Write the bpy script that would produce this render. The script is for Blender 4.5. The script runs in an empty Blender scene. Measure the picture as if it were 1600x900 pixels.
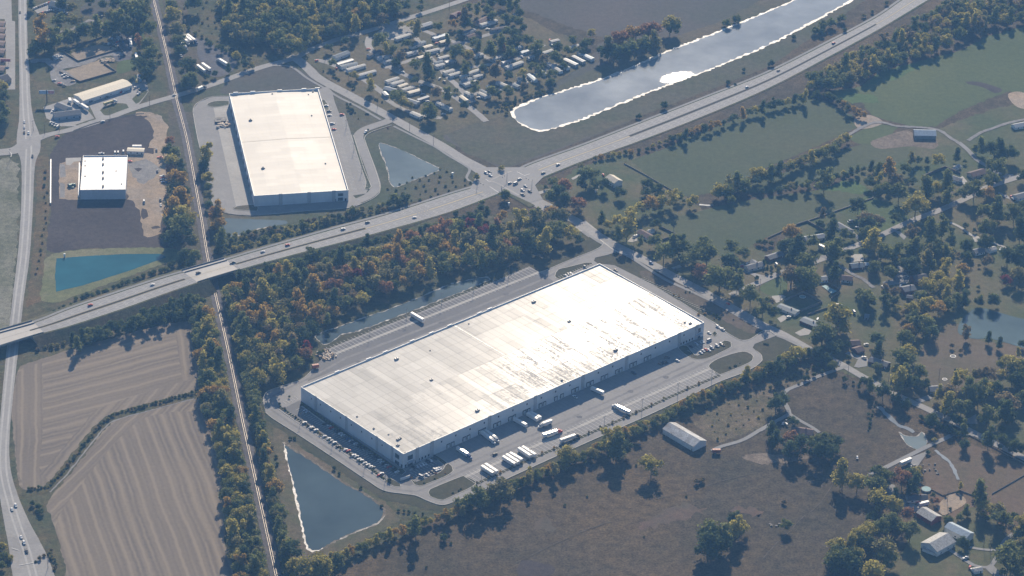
import bpy, bmesh, math, random
from mathutils import Vector, Matrix
from mathutils.geometry import tessellate_polygon
S = bpy.context.scene; COL = S.collection
R = math.radians; rnd = random.Random(7)

# ------------------------------------------------------------------ camera, world, sun, exposure
H = 1450.0; PITCH = R(29.5); ROLL = R(1.8); FPX = 800/math.tan(R(9.0))
RT = Vector((1, 0, 0)); FW = Vector((0, math.cos(PITCH), -math.sin(PITCH))); UP = RT.cross(FW)
cx_, sx_ = math.cos(ROLL), math.sin(ROLL)
CR = RT*cx_ + UP*sx_; CU = -RT*sx_ + UP*cx_
cd = bpy.data.cameras.new('camera'); cam = bpy.data.objects.new('camera', cd); COL.objects.link(cam)
cd.angle = R(18.0); cd.clip_start = 5; cd.clip_end = 40000
cam.matrix_world = Matrix(((CR.x, CU.x, -FW.x, 0), (CR.y, CU.y, -FW.y, 0), (CR.z, CU.z, -FW.z, H), (0, 0, 0, 1)))
S.camera = cam

def ray(px, py):
    return (CR*((px-800)/FPX) + CU*(-(py-450)/FPX) + FW).normalized()
def G(px, py, z=0.0):
    d = ray(px, py); t = (z-H)/d.z
    return Vector((d.x*t, d.y*t, z))

SUN_EL = R(30.0); sd = ray(1046, 450); SUN_AZ = math.atan2(sd.x, sd.y)
w = bpy.data.worlds.new('World'); S.world = w; w.use_nodes = True
nt = w.node_tree; bg = nt.nodes['Background']
sky = nt.nodes.new('ShaderNodeTexSky'); sky.sky_type = 'NISHITA'; sky.sun_disc = False
sky.sun_elevation = SUN_EL; sky.sun_rotation = SUN_AZ; sky.altitude = 200; sky.air_density = 1.0; sky.dust_density = 0.3; sky.ozone_density = 3.0
nt.links.new(sky.outputs[0], bg.inputs[0]); bg.inputs[1].default_value = 0.07
sl = bpy.data.lights.new('sun', 'SUN'); sl.energy = 5.0; sl.angle = R(0.53); sl.color = (1, 0.85, 0.66)
so = bpy.data.objects.new('sun', sl); COL.objects.link(so)
sv = Vector((math.sin(SUN_AZ)*math.cos(SUN_EL), math.cos(SUN_AZ)*math.cos(SUN_EL), math.sin(SUN_EL)))
so.rotation_euler = sv.to_track_quat('Z', 'Y').to_euler(); so.location = (0, 4000, 2500)
S.view_settings.view_transform = 'Standard'; S.view_settings.look = 'None'
S.view_settings.exposure = 0.66; S.view_settings.gamma = 1.0
S.render.engine = 'CYCLES'; S.cycles.use_denoising = True
S.cycles.max_bounces = 6; S.cycles.volume_bounces = 1; S.cycles.transparent_max_bounces = 4
S.cycles.sample_clamp_indirect = 4

# ------------------------------------------------------------------ materials
MATS = {}
def base_mat(name):
    m = bpy.data.materials.new(name); m.use_nodes = True
    return m, m.node_tree, m.node_tree.nodes['Principled BSDF']
def N(nt, t, **k):
    n = nt.nodes.new(t)
    for a, b in k.items(): setattr(n, a, b)
    return n
def rgba(c): return (c[0], c[1], c[2], 1)
def mixc(nt, f, a, b):
    n = N(nt, 'ShaderNodeMix', data_type='RGBA')
    for s, v in ((0, f), (6, a), (7, b)):
        if hasattr(v, 'links') or hasattr(v, 'is_output'): nt.links.new(v, n.inputs[s])
        elif s: n.inputs[s].default_value = rgba(v)
        else: n.inputs[s].default_value = v
    return n.outputs[2]
def noise(nt, vec, scale, detail=4, rough=0.6, lo=0.35, hi=0.65):
    n = N(nt, 'ShaderNodeTexNoise'); n.inputs['Scale'].default_value = scale; n.inputs['Detail'].default_value = detail
    n.inputs['Roughness'].default_value = rough
    nt.links.new(vec, n.inputs['Vector'])
    m = N(nt, 'ShaderNodeMapRange'); m.inputs[1].default_value = lo; m.inputs[2].default_value = hi
    nt.links.new(n.outputs[0], m.inputs[0]); return m.outputs[0]
def mth(nt, op, a, b=None, c=None):
    n = N(nt, 'ShaderNodeMath', operation=op)
    for i, v in enumerate((a, b, c)):
        if v is None: continue
        if isinstance(v, (int, float)): n.inputs[i].default_value = v
        else: nt.links.new(v, n.inputs[i])
    return n.outputs[0]
def wpos(nt):
    return N(nt, 'ShaderNodeNewGeometry').outputs['Position']
def along(nt, pos, ang, off=0):
    """signed distance across lines that run at world angle ang"""
    s = N(nt, 'ShaderNodeSeparateXYZ'); nt.links.new(pos, s.inputs[0])
    a = mth(nt, 'MULTIPLY', s.outputs[0], -math.sin(ang)); b = mth(nt, 'MULTIPLY', s.outputs[1], math.cos(ang))
    return mth(nt, 'ADD', a, b)
def ang_px(x1, y1, x2, y2):
    d = G(x2, y2)-G(x1, y1); return math.atan2(d.y, d.x)

def ground_mat(name, cols, scale=0.02, rough=0.95, fine=0.5, finescale=0.9, spec=0.1, big=None):
    """mottled ground: three colours blended by noise at world scale, fine speckle on top"""
    if name in MATS: return MATS[name]
    m, nt, p = base_mat(name); P = wpos(nt)
    c = mixc(nt, noise(nt, P, scale, 5, .62), cols[0], cols[1])
    if len(cols) > 2: c = mixc(nt, noise(nt, P, scale*0.45, 6, .65, .48, .68), c, cols[2])
    f = noise(nt, P, finescale, 3, .7, .3, .7)
    g = mth(nt, 'MULTIPLY_ADD', f, fine, 1-fine*0.5)
    f2 = noise(nt, P, finescale*0.22, 4, .7, .3, .7)
    g2 = mth(nt, 'MULTIPLY', g, mth(nt, 'MULTIPLY_ADD', f2, fine*0.8, 1-fine*0.4))
    v = N(nt, 'ShaderNodeVectorMath', operation='SCALE'); nt.links.new(c, v.inputs[0]); nt.links.new(g2, v.inputs['Scale'])
    nt.links.new(v.outputs[0], p.inputs['Base Color'])
    p.inputs['Roughness'].default_value = rough; p.inputs['Specular IOR Level'].default_value = spec
    MATS[name] = m; return m

def stripe_mat(name, c1, c2, ang, period, distort=6, extra=None, spec=0.1):
    if name in MATS: return MATS[name]
    m, nt, p = base_mat(name); P = wpos(nt)
    d = along(nt, P, ang)
    n1 = noise(nt, P, 0.012, 3, .5, 0, 1)
    d2 = mth(nt, 'ADD', d, mth(nt, 'MULTIPLY', n1, distort*1.6))
    n2 = noise(nt, P, 0.12, 3, .5, 0, 1)
    d2 = mth(nt, 'ADD', d2, mth(nt, 'MULTIPLY', n2, distort*.5))
    s = mth(nt, 'SINE', mth(nt, 'MULTIPLY', d2, 2*math.pi/period))
    s2 = mth(nt, 'SINE', mth(nt, 'MULTIPLY', d2, 2*math.pi/(period*.31)))
    a = mth(nt, 'MULTIPLY_ADD', s, 0.30, 0.5); a = mth(nt, 'ADD', a, mth(nt, 'MULTIPLY', s2, 0.14))
    n3 = noise(nt, P, 0.35, 5, .75, .25, .75); a = mth(nt, 'ADD', mth(nt, 'MULTIPLY', a, 0.65), mth(nt, 'MULTIPLY', n3, 0.42))
    n4 = noise(nt, P, 0.01, 4, .6); a = mth(nt, 'ADD', a, mth(nt, 'MULTIPLY_ADD', n4, .3, -.2))
    th = mth(nt, 'POWER', mth(nt, 'ABSOLUTE', mth(nt, 'SINE', mth(nt, 'MULTIPLY', d2, math.pi/(period*.5)))), 7); a = mth(nt, 'SUBTRACT', a, mth(nt, 'MULTIPLY', th, mth(nt, 'MULTIPLY_ADD', noise(nt, P, .02, 3, .6), .45, .12)))
    cl = N(nt, 'ShaderNodeClamp'); nt.links.new(a, cl.inputs[0])
    nt.links.new(mixc(nt, cl.outputs[0], c1, c2), p.inputs['Base Color'])
    p.inputs['Roughness'].default_value = 0.95; p.inputs['Specular IOR Level'].default_value = spec
    MATS[name] = m; return m

def plain(name, col, rough=0.6, var=0.12, metal=0, spec=0.5, scale=0.5):
    if name in MATS: return MATS[name]
    m, nt, p = base_mat(name)
    if var:
        P = N(nt, 'ShaderNodeTexCoord').outputs['Object']
        f = noise(nt, P, scale, 4, .65)
        d = tuple(x*(1-var*1.6) for x in col); l = tuple(min(1, x*(1+var)) for x in col)
        nt.links.new(mixc(nt, f, d, l), p.inputs['Base Color'])
        r = mth(nt, 'MULTIPLY_ADD', f, 0.15, rough-.07); nt.links.new(r, p.inputs['Roughness'])
    else:
        p.inputs['Base Color'].default_value = rgba(col); p.inputs['Roughness'].default_value = rough
    p.inputs['Metallic'].default_value = metal; p.inputs['Specular IOR Level'].default_value = spec
    MATS[name] = m; return m

def water_mat(name, col, rough=0.12, spec=0.5, patch=None, bump=0.03):
    m, nt, p = base_mat(name); P = wpos(nt)
    f = noise(nt, P, 0.012, 5, .6)
    nt.links.new(mixc(nt, f, tuple(x*.75 for x in col), tuple(x*1.25 for x in col)), p.inputs['Base Color'])
    p.inputs['Specular IOR Level'].default_value = spec; p.inputs['IOR'].default_value = 1.33
    n = N(nt, 'ShaderNodeTexNoise'); n.inputs['Scale'].default_value = 0.8; n.inputs['Detail'].default_value = 3
    nt.links.new(P, n.inputs['Vector'])
    b = N(nt, 'ShaderNodeBump'); b.inputs['Distance'].default_value = 0.05; b.inputs['Strength'].default_value = bump
    nt.links.new(n.outputs[0], b.inputs['Height']); nt.links.new(b.outputs[0], p.inputs['Normal'])
    r = mth(nt, 'MULTIPLY_ADD', f, 0.012, rough)
    if patch:                                    # a wind-ruffled patch of open water
        c, e1, e2, ang = patch
        s = N(nt, 'ShaderNodeSeparateXYZ'); nt.links.new(P, s.inputs[0])
        dx = mth(nt, 'SUBTRACT', s.outputs[0], c.x); dy = mth(nt, 'SUBTRACT', s.outputs[1], c.y)
        u = mth(nt, 'ADD', mth(nt, 'MULTIPLY', dx, math.cos(ang)/e1), mth(nt, 'MULTIPLY', dy, math.sin(ang)/e1))
        v = mth(nt, 'ADD', mth(nt, 'MULTIPLY', dx, -math.sin(ang)/e2), mth(nt, 'MULTIPLY', dy, math.cos(ang)/e2))
        q = mth(nt, 'ADD', mth(nt, 'MULTIPLY', u, u), mth(nt, 'MULTIPLY', v, v))
        q = mth(nt, 'ADD', q, mth(nt, 'MULTIPLY', noise(nt, P, .16, 5, .8, .15, .85), 1.6))
        k = N(nt, 'ShaderNodeMapRange'); k.inputs[1].default_value = 1.95; k.inputs[2].default_value = .9
        k.inputs[3].default_value = 0; k.inputs[4].default_value = 0.19; nt.links.new(q, k.inputs[0])
        r = mth(nt, 'ADD', r, k.outputs[0])
    nt.links.new(r, p.inputs['Roughness']); MATS[name] = m; return m

# ------------------------------------------------------------------ object helpers
def link(name, verts, faces, mats, parent=None, midx=None, smooth=False):
    me = bpy.data.meshes.new(name); me.from_pydata([tuple(v) for v in verts], [], faces)
    for m in (mats if isinstance(mats, (list, tuple)) else [mats]): me.materials.append(m)
    if midx: me.polygons.foreach_set('material_index', midx)
    if smooth: me.polygons.foreach_set('use_smooth', [True]*len(faces))
    me.update()
    o = bpy.data.objects.new(name, me); COL.objects.link(o)
    if parent: o.parent = parent
    return o
def tag(o, label=None, cat=None, group=None, kind=None):
    if label: o['label'] = label
    if cat: o['category'] = cat
    if group: o['group'] = group
    if kind: o['kind'] = kind
    return o
def empty(name, loc, rz=0, label=None, cat=None, group=None):
    o = bpy.data.objects.new(name, None); o.empty_display_size = 1; COL.objects.link(o)
    o.location = loc; o.rotation_euler = (0, 0, rz); return tag(o, label, cat, group)
class MB:
    def __init__(s): s.v = []; s.f = []; s.m = []
    def quad(s, a, b, c, d, m=0):
        n = len(s.v); s.v += [a, b, c, d]; s.f.append((n, n+1, n+2, n+3)); s.m.append(m)
    def poly(s, pts, m=0):
        n = len(s.v); s.v += list(pts); s.f.append(tuple(range(n, n+len(pts)))); s.m.append(m)
    def box(s, x0, x1, y0, y1, z0, z1, m=0, tx=0, ty=0):
        n = len(s.v)
        s.v += [(x0, y0, z0), (x1, y0, z0), (x1, y1, z0), (x0, y1, z0), (x0+tx, y0+ty, z1), (x1-tx, y0+ty, z1), (x1-tx, y1-ty, z1), (x0+tx, y1-ty, z1)]
        s.f += [tuple(n+i for i in q) for q in ((3, 2, 1, 0), (4, 5, 6, 7), (0, 1, 5, 4), (1, 2, 6, 5), (2, 3, 7, 6), (3, 0, 4, 7))]
        s.m += [m]*6
    def cyl(s, x, y, z0, z1, r0, r1, n=8, m=0):
        k = len(s.v)
        for i in range(n):
            a = 2*math.pi*i/n; s.v.append((x+r0*math.cos(a), y+r0*math.sin(a), z0))
        for i in range(n):
            a = 2*math.pi*i/n; s.v.append((x+r1*math.cos(a), y+r1*math.sin(a), z1))
        for i in range(n):
            j = (i+1) % n; s.f.append((k+i, k+j, k+n+j, k+n+i)); s.m.append(m)
        s.f.append(tuple(k+n+i for i in range(n))); s.m.append(m)
    def wheel(s, x, y, z, r, wd, m=0, n=10):
        k = len(s.v)
        for yy in (y-wd/2, y+wd/2):
            for i in range(n):
                a = 2*math.pi*i/n; s.v.append((x+r*math.cos(a), yy, z+r*math.sin(a)))
        for i in range(n):
            j = (i+1) % n; s.f.append((k+i, k+j, k+n+j, k+n+i)); s.m.append(m)
        s.f.append(tuple(k+i for i in range(n))[::-1]); s.f.append(tuple(k+n+i for i in range(n))); s.m += [m, m]
    def tube(s, a, b, r0, r1, n=6, m=0):
        a, b = Vector(a), Vector(b); d = (b-a).normalized()
        u = d.cross(Vector((0, 0, 1)) if abs(d.z) < .9 else Vector((1, 0, 0))).normalized(); v = d.cross(u)
        k = len(s.v)
        for q, r in ((a, r0), (b, r1)):
            for i in range(n):
                t = 2*math.pi*i/n; s.v.append(tuple(q+u*r*math.cos(t)+v*r*math.sin(t)))
        for i in range(n):
            j = (i+1) % n; s.f.append((k+i, k+j, k+n+j, k+n+i)); s.m.append(m)
    def build(s, name, mats, parent=None, smooth=False):
        return link(name, s.v, s.f, mats, parent, s.m, smooth)
def copy_tree(o, parent=None):
    c = o.copy(); COL.objects.link(c); c.parent = parent
    for ch in list(o.children): copy_tree(ch, c)
    return c

# ------------------------------------------------------------------ sheets and ribbons on the ground
def smooth_line(pts, closed=False, step=4):
    """Catmull-Rom through tuples of any length"""
    n = len(pts); out = []
    rng = range(n) if closed else range(n-1)
    for i in rng:
        g = (lambda k: pts[k % n]) if closed else (lambda k: pts[max(0, min(n-1, k))])
        a, b, c, d = g(i-1), g(i), g(i+1), g(i+2)
        L = math.hypot(b[0]-c[0], b[1]-c[1]); k = max(1, int(L/step))
        for j in range(k):
            t = j/k
            out.append(tuple(.5*(2*b[q]+(c[q]-a[q])*t+(2*a[q]-5*b[q]+4*c[q]-d[q])*t*t+(-a[q]+3*b[q]-3*c[q]+d[q])*t**3) for q in range(len(b))))
    if not closed: out.append(tuple(pts[-1]))
    return out
def dense(pts, step, closed=True):
    out = []; n = len(pts)
    for i in range(n if closed else n-1):
        a, b = pts[i], pts[(i+1) % n]; k = max(1, int(math.hypot(a[0]-b[0], a[1]-b[1])/step))
        out += [tuple(a[q]+(b[q]-a[q])*j/k for q in range(len(a))) for j in range(k)]
    if not closed: out.append(pts[-1])
    return out
ZT = {'parcel': 0.03, 'road': 0.29, 'mark': 0.45}
def nextz(t):
    z = ZT[t]; ZT[t] += 0.002; return z
def sheet(name, pts, mat, tier='parcel', smooth=False, jit=0.0, kind='structure', label=None, step=5):
    z = nextz(tier)
    pts = smooth_line(pts, True, step) if smooth else dense(pts, step)
    r2 = random.Random(hash(round(pts[0][0]*7+pts[0][1]*3)))
    W = []
    for i, p in enumerate(pts):
        g = G(p[0], p[1])
        W.append(Vector((g.x+(r2.random()-.5)*2*jit, g.y+(r2.random()-.5)*2*jit, z)))
    tr = tessellate_polygon([W])
    o = link(name, W, tr, mat); me = o.data
    bm = bmesh.new(); bm.from_mesh(me); bmesh.ops.recalc_face_normals(bm, faces=bm.faces)
    if sum(f.normal.z for f in bm.faces) < 0: bmesh.ops.reverse_faces(bm, faces=bm.faces)
    bm.to_mesh(me); bm.free()
    return tag(o, label, kind=kind)
def ribbon(name, pts, width, mat, tier='road', closed=False, z=None, jit=0.0, kind='structure', thick=0, offset=0.0, smooth=True, cont=None):
    """pts: (px,py) or (px,py,width_m) ; world ribbon following them"""
    if z is None: z = nextz(tier)
    P = [tuple(p) if len(p) > 2 else (p[0], p[1], width) for p in pts]
    P = smooth_line(P, closed, 4) if smooth else P
    Wp = [(G(p[0], p[1]), p[2]) for p in P]; n = len(Wp); V = []; F = []
    for i, (g, wd) in enumerate(Wp):
        a = Wp[(i-1) % n][0] if (closed or i > 0) else g
        b = Wp[(i+1) % n][0] if (closed or i < n-1) else g
        d = (b-a); d.z = 0; d.normalize(); nrm = Vector((-d.y, d.x, 0))
        c = g + nrm*offset
        j1 = (rnd.random()-.5)*2*jit; j2 = (rnd.random()-.5)*2*jit
        for s_, jj in ((wd/2, j1), (-wd/2, j2)):
            q = c+nrm*(s_+jj); V.append((q.x, q.y, z+thick))
    for i in range(n if closed else n-1):
        j = (i+1) % n; F.append((2*i, 2*i+1, 2*j+1, 2*j))
    if thick:
        k = len(V); V += [(x, y, z-.3) for x, y, _ in V]
        for i in range(n if closed else n-1):
            j = (i+1) % n; F.append((2*i, 2*j, k+2*j, k+2*i)); F.append((2*i+1, k+2*i+1, k+2*j+1, 2*j+1))
    if cont is not None:
        k = len(cont.v); cont.v += V; cont.f += [tuple(k+i for i in f) for f in F]; cont.m += [0]*len(F); return None
    return tag(link(name, V, F, mat), kind=kind)
def flipfix(o):
    bm = bmesh.new(); bm.from_mesh(o.data)
    for f in bm.faces: f.normal_update()
    bad = [f for f in bm.faces if f.normal.z < -.2]
    bmesh.ops.reverse_faces(bm, faces=bad); bm.to_mesh(o.data); bm.free()
def Zm(ox, oy, s, *c):
    """pairs read off an enlargement of the photograph whose corner is ox,oy and scale s"""
    return [(ox+c[i]/s, oy+c[i+1]/s) for i in range(0, len(c), 2)]
# ------------------------------------------------------------------ ground materials
MEADOW = ground_mat('meadow_soil', [(.090, .070, .046), (.060, .053, .036), (.108, .078, .044)], .014, fine=1.0, finescale=.55)
LAWN = ground_mat('lawn_grass', [(.085, .095, .045), (.145, .118, .072), (.062, .088, .038)], .016, fine=.5)
GREEN = ground_mat('field_grass', [(.074, .096, .042), (.090, .110, .046), (.115, .13, .05)], .006, fine=.4)
GREEN2 = ground_mat('field_grass_dull', [(.070, .086, .044), (.084, .097, .050), (.100, .10, .054)], .008, fine=.4)
DRYG = ground_mat('dry_grass', [(.125, .105, .068), (.085, .088, .048), (.155, .125, .075)], .02, fine=.6)
VERGE = ground_mat('verge_grass', [(.072, .085, .042), (.115, .098, .058), (.058, .078, .036)], .025, fine=.6)
SCRUB = ground_mat('scrub', [(.070, .080, .042), (.115, .092, .052), (.050, .062, .034)], .05, fine=.95)
BRIGHT = ground_mat('seeded_grass', [(.16, .165, .085), (.115, .13, .06), (.22, .20, .13)], .03, fine=.5)
GREYF = ground_mat('grey_fallow', [(.085, .082, .072), (.105, .092, .082), (.070, .078, .060)], .008, fine=.4)
SOIL = ground_mat('dark_soil', [(.058, .048, .046), (.078, .064, .058), (.045, .042, .045)], .02, fine=.6)
DIRT = ground_mat('tan_dirt', [(.36, .28, .20), (.26, .21, .155), (.28, .25, .22)], .03, fine=.5)
SAND = ground_mat('paddock_sand', [(.30, .245, .18), (.24, .20, .155), (.34, .28, .21)], .03, fine=.4)
GRAVEL = ground_mat('gravel', [(.21, .205, .20), (.26, .25, .24), (.17, .165, .165)], .05, fine=.5)
GRAVELD = ground_mat('dark_gravel', [(.105, .105, .115), (.135, .13, .135), (.085, .085, .095)], .04, fine=.5)
ASPH = ground_mat('asphalt', [(.225, .218, .212), (.25, .242, .234), (.205, .20, .196)], .03, rough=.85, fine=.16, finescale=.5, spec=.25)
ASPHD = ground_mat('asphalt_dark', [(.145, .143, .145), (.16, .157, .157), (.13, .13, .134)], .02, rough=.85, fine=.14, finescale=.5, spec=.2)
ASPHO = ground_mat('asphalt_old', [(.26, .252, .245), (.29, .282, .27), (.225, .22, .215)], .03, rough=.85, fine=.2, finescale=.4, spec=.25)
CONC = ground_mat('concrete', [(.34, .325, .30), (.39, .375, .345), (.30, .29, .275)], .04, rough=.85, fine=.14, finescale=.4, spec=.2)
CONCG = ground_mat('concrete_grey', [(.215, .215, .215), (.25, .248, .243), (.19, .19, .195)], .03, rough=.85, fine=.14, finescale=.4, spec=.2)
PAINT = ground_mat('road_paint', [(.62, .61, .58), (.52, .51, .49)], .2, rough=.7, fine=.2)
YPAINT = ground_mat('yellow_paint', [(.52, .42, .20), (.46, .38, .20)], .2, rough=.7, fine=.2)
KERB = ground_mat('kerb_concrete', [(.46, .44, .40), (.38, .37, .34)], .1, rough=.7, fine=.2)

def striped_road(name, base, ang=None): return base
# ------------------------------------------------------------------ ground sheet, far larger than the view
gr = link('ground', [(-9000, -3000, 0), (9000, -3000, 0), (9000, 15000, 0), (-9000, 15000, 0)], [(0, 1, 2, 3)], MEADOW)
tag(gr, kind='structure')

# broad regions first, finer ones above
sheet('verge', [(-60, -40), (560, -40), (900, 60), (700, 240), (880, 300), (960, 400), (1300, 575), (1240, 560), (1100, 640), (700, 800), (520, 900), (300, 940), (-60, 940)], SCRUB, jit=2)
sheet('field', [(700, -40), (1330, -40), (1180, 40), (960, 100), (830, 165), (760, 200), (700, 205), (800, 130), (900, 110), (945, 60), (830, 20)], GREYF, smooth=False, jit=2)
sheet('field', Zm(690, 220, 7.26, 60, 0, 300, 120, 700, 330, 1100, 190, 1597, 0) + [(985, 190), (1010, 165), (960, 180), (880, 205), (840, 208), (805, 195), (790, 180), (760, 172), (730, 185), (690, 206)], GREYF, jit=1)
sheet('bank', [(690, 205), (760, 172), (800, 170), (860, 140), (1000, 75), (1120, 36), (1230, -20), (1400, -20), (1360, -5), (1200, 105), (1000, 182), (900, 222), (790, 262), (730, 240)], ground_mat('bank_grass', [(.098, .092, .066), (.075, .082, .048), (.125, .10, .065)], .02, fine=.6), jit=1)
sheet('lawn', [(850, 300), (905, 262), (985, 235), (1060, 300), (1200, 400), (1300, 300), (1400, 230), (1520, 180), (1700, 130), (1700, 760), (1540, 690), (1300, 575), (1000, 410), (905, 350)], LAWN, jit=2)
sheet('pasture', [(1330, 590), (1400, 610), (1480, 660), (1500, 680), (1390, 725), (1330, 700), (1250, 690), (1225, 640), (1260, 610)], MEADOW, smooth=True, jit=1)
sheet('pasture', [(1440, 720), (1510, 690), (1700, 770), (1700, 960), (1480, 960), (1500, 830), (1450, 780)], ground_mat('pasture_brown', [(.135, .098, .068), (.105, .092, .055), (.15, .105, .075)], .015, fine=.5), jit=1)
sheet('lawn', Zm(1200, 675, 4, 900, 540, 1100, 560, 1280, 470, 1400, 540, 1500, 640, 1560, 700, 1500, 950, 700, 950, 780, 800, 860, 720), LAWN, smooth=True)
sheet('pasture', Zm(1200, 450, 4, 950, 400, 1100, 250, 1200, 230, 1330, 330, 1600, 370, 1660, 600, 1400, 560, 1150, 640, 1000, 580), ground_mat('brown_lawn', [(.13, .105, .072), (.105, .095, .058), (.15, .115, .08)], .02, fine=.4), smooth=True)
# green fields right
sheet('field', Zm(1200, 0, 4, 400, 570, 560, 545, 720, 450, 950, 380, 1170, 330, 1370, 230, 1640, 150, 1700, 150, 1700, 600, 1500, 570, 1180, 705, 1060, 790, 900, 795, 640, 720, 600, 650, 450, 600), GREEN, jit=2)
sheet('field', [(985, 250), (1040, 232), (1080, 212), (1140, 190), (1200, 163), (1262, 152), (1292, 160), (1335, 182), (1342, 198), (1300, 218), (1250, 240), (1190, 265), (1150, 288), (1110, 302), (1075, 307), (1040, 292), (1010, 272)], GREEN2, jit=1)
sheet('field', [(1150, 300), (1190, 280), (1232, 268), (1300, 238), (1350, 225), (1395, 222), (1430, 240), (1400, 255), (1350, 262), (1312, 275), (1262, 285), (1200, 302)], GREEN2, jit=1)
sheet('field', [(1325, 215), (1345, 203), (1375, 194), (1405, 197), (1390, 215), (1360, 226), (1340, 224)], GREEN, jit=1)
sheet('field', [(1032, 347), (1087, 332), (1125, 322), (1200, 308), (1275, 297), (1312, 285), (1340, 280), (1362, 300), (1360, 311), (1325, 322), (1275, 342), (1250, 350), (1200, 370), (1150, 395), (1125, 400), (1112, 382), (1050, 367)], GREEN2, smooth=True, jit=1)
sheet('lawn', Zm(1200, 225, 4, 600, 330, 760, 380, 880, 470, 720, 540, 560, 480), ground_mat('green_lawn', [(.085, .115, .045), (.075, .10, .042)], .03, fine=.4), smooth=True)
sheet('lawn', Zm(1140, 380, 7.26, 340, 500, 620, 380, 640, 560, 480, 600), MATS['green_lawn'], smooth=True)
sheet('lawn', Zm(1200, 450, 4, 480, 300, 780, 200, 820, 560, 700, 540, 560, 420), LAWN, smooth=True)
sheet('bare_ground', Zm(1200, 0, 4, 640, 890, 720, 855, 860, 815, 940, 850, 1060, 885, 1040, 930, 900, 915, 700, 930), ground_mat('worn_dirt', [(.20, .165, .13), (.13, .105, .08)], .03, fine=.8), smooth=True)
sheet('bare_ground', Zm(1200, 0, 4, 1500, 590, 1600, 580, 1700, 680, 1560, 670), DIRT, smooth=True)
sheet('bare_ground', Zm(1200, 0, 4, 540, 740, 640, 720, 720, 765, 640, 800, 560, 800), DIRT, smooth=True)
sheet('dark_patch', Zm(1200, 0, 4, 1230, 512, 1330, 515, 1465, 560, 1420, 582, 1340, 545, 1250, 525), SOIL, smooth=True)
for k, c in enumerate([Zm(1200, 0, 4, 700, 450, 860, 410, 950, 420, 800, 490, 690, 510, 610, 540), Zm(1200, 0, 4, 400, 580, 620, 590, 700, 640, 500, 640), Zm(1200, 225, 4, 330, 290, 520, 230, 640, 290, 560, 310, 440, 290)]):
    sheet('lush_patch', c, ground_mat('lush_grass', [(.085, .13, .045), (.07, .11, .045)], .02, fine=.5), smooth=True, jit=3)
# worn meadow tints, bottom right
RED = ground_mat('russet_weeds', [(.128, .085, .065), (.10, .085, .062)], .02, fine=.6)
for c in [Zm(800, 675, 4, 760, 590, 900, 520, 1020, 455, 1140, 470, 1200, 490, 1000, 560, 860, 600), Zm(800, 675, 4, 130, 560, 210, 545, 260, 590, 180, 620), Zm(800, 675, 4, 1380, 480, 1500, 470, 1560, 520, 1420, 520)]:
    sheet('weed_patch', c, RED, smooth=True, jit=4)
for c in [Zm(800, 675, 4, 60, 800, 260, 840, 240, 900, 60, 920), Zm(800, 675, 4, 1440, 150, 1640, 140, 1900, 160, 1560, 200)]:
    sheet('bare_ground', c, SOIL if c[0][1] > 800 else ground_mat('worn_dirt', [(.20, .16, .12), (.13, .105, .08)], .03, fine=.7), smooth=True, jit=2)
# scrub thicket south-east of hedge
sheet('scrub', [(1105, 640), (1180, 605), (1235, 575), (1262, 565), (1270, 590), (1230, 605), (1215, 640), (1190, 668), (1125, 692), (1100, 680), (1085, 660)], ground_mat('brush', [(.135, .11, .07), (.085, .08, .045), (.16, .125, .085)], .07, fine=1.0), jit=2)
# fields bottom left
a1 = ang_px(60, 700, 290, 640); aL = ang_px(40, 600, 45, 720); aR = ang_px(290, 520, 300, 600)
SC1, SC2 = (.255, .212, .162), (.122, .106, .092)
ST1 = stripe_mat('stubble', SC1, SC2, ang_px(90, 618, 275, 572), 17, 6); ST2 = stripe_mat('stubble_edge', SC1, SC2, ang_px(42, 600, 40, 720), 12, 4)
ST3 = stripe_mat('stubble_south', SC1, SC2, ang_px(175, 725, 237, 900), 14, 4); ST4 = stripe_mat('stubble_headland', SC1, SC2, ang_px(75, 795, 200, 675), 12, 6)
ST5 = stripe_mat('stubble_east', SC1, SC2, ang_px(302, 520, 312, 600), 12, 4)
sheet('crop_field', [(25, 590), (33, 572), (62, 562), (120, 543), (180, 527), (240, 511), (296, 502), (306, 512), (300, 540), (311, 580), (314, 610), (250, 625), (180, 645), (158, 662), (135, 690), (100, 730), (78, 757), (50, 766), (33, 762), (27, 740), (22, 690), (18, 640)], ST1, smooth=True, jit=.8)
sheet('crop_headland', [(25, 592), (36, 575), (66, 566), (68, 640), (65, 700), (60, 730), (80, 752), (60, 764), (38, 763), (29, 740), (23, 690), (19, 640)], ST2, jit=.6)
sheet('crop_headland', [(274, 512), (296, 504), (305, 513), (300, 540), (311, 580), (313, 608), (288, 613), (280, 560)], ST5, jit=.6)
sheet('crop_headland', [(62, 740), (68, 735), (150, 640), (200, 622), (285, 596), (313, 590), (313, 609), (250, 624), (180, 644), (157, 662), (135, 690), (100, 729), (80, 752)], stripe_mat('stubble_ditch', SC1, SC2, ang_px(90, 735, 150, 665), 13, 6), jit=.6)
sheet('crop_field', [(190, 645), (240, 630), (305, 620), (318, 618), (330, 680), (345, 720), (348, 760), (356, 800), (350, 840), (362, 870), (366, 900), (375, 960), (108, 960), (103, 890), (95, 860), (82, 810), (72, 790), (100, 750), (150, 680)], ST3, smooth=True, jit=.8)
sheet('crop_headland', [(190, 646), (250, 630), (318, 619), (322, 640), (260, 645), (215, 660), (160, 715), (96, 800), (88, 830), (78, 800), (73, 790), (100, 750), (150, 681)], ST4, smooth=True, jit=.6)
DIT = [(45, 768), (75, 764), (100, 738), (140, 688), (162, 662), (182, 650), (240, 634), (300, 618), (316, 612)]
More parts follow.
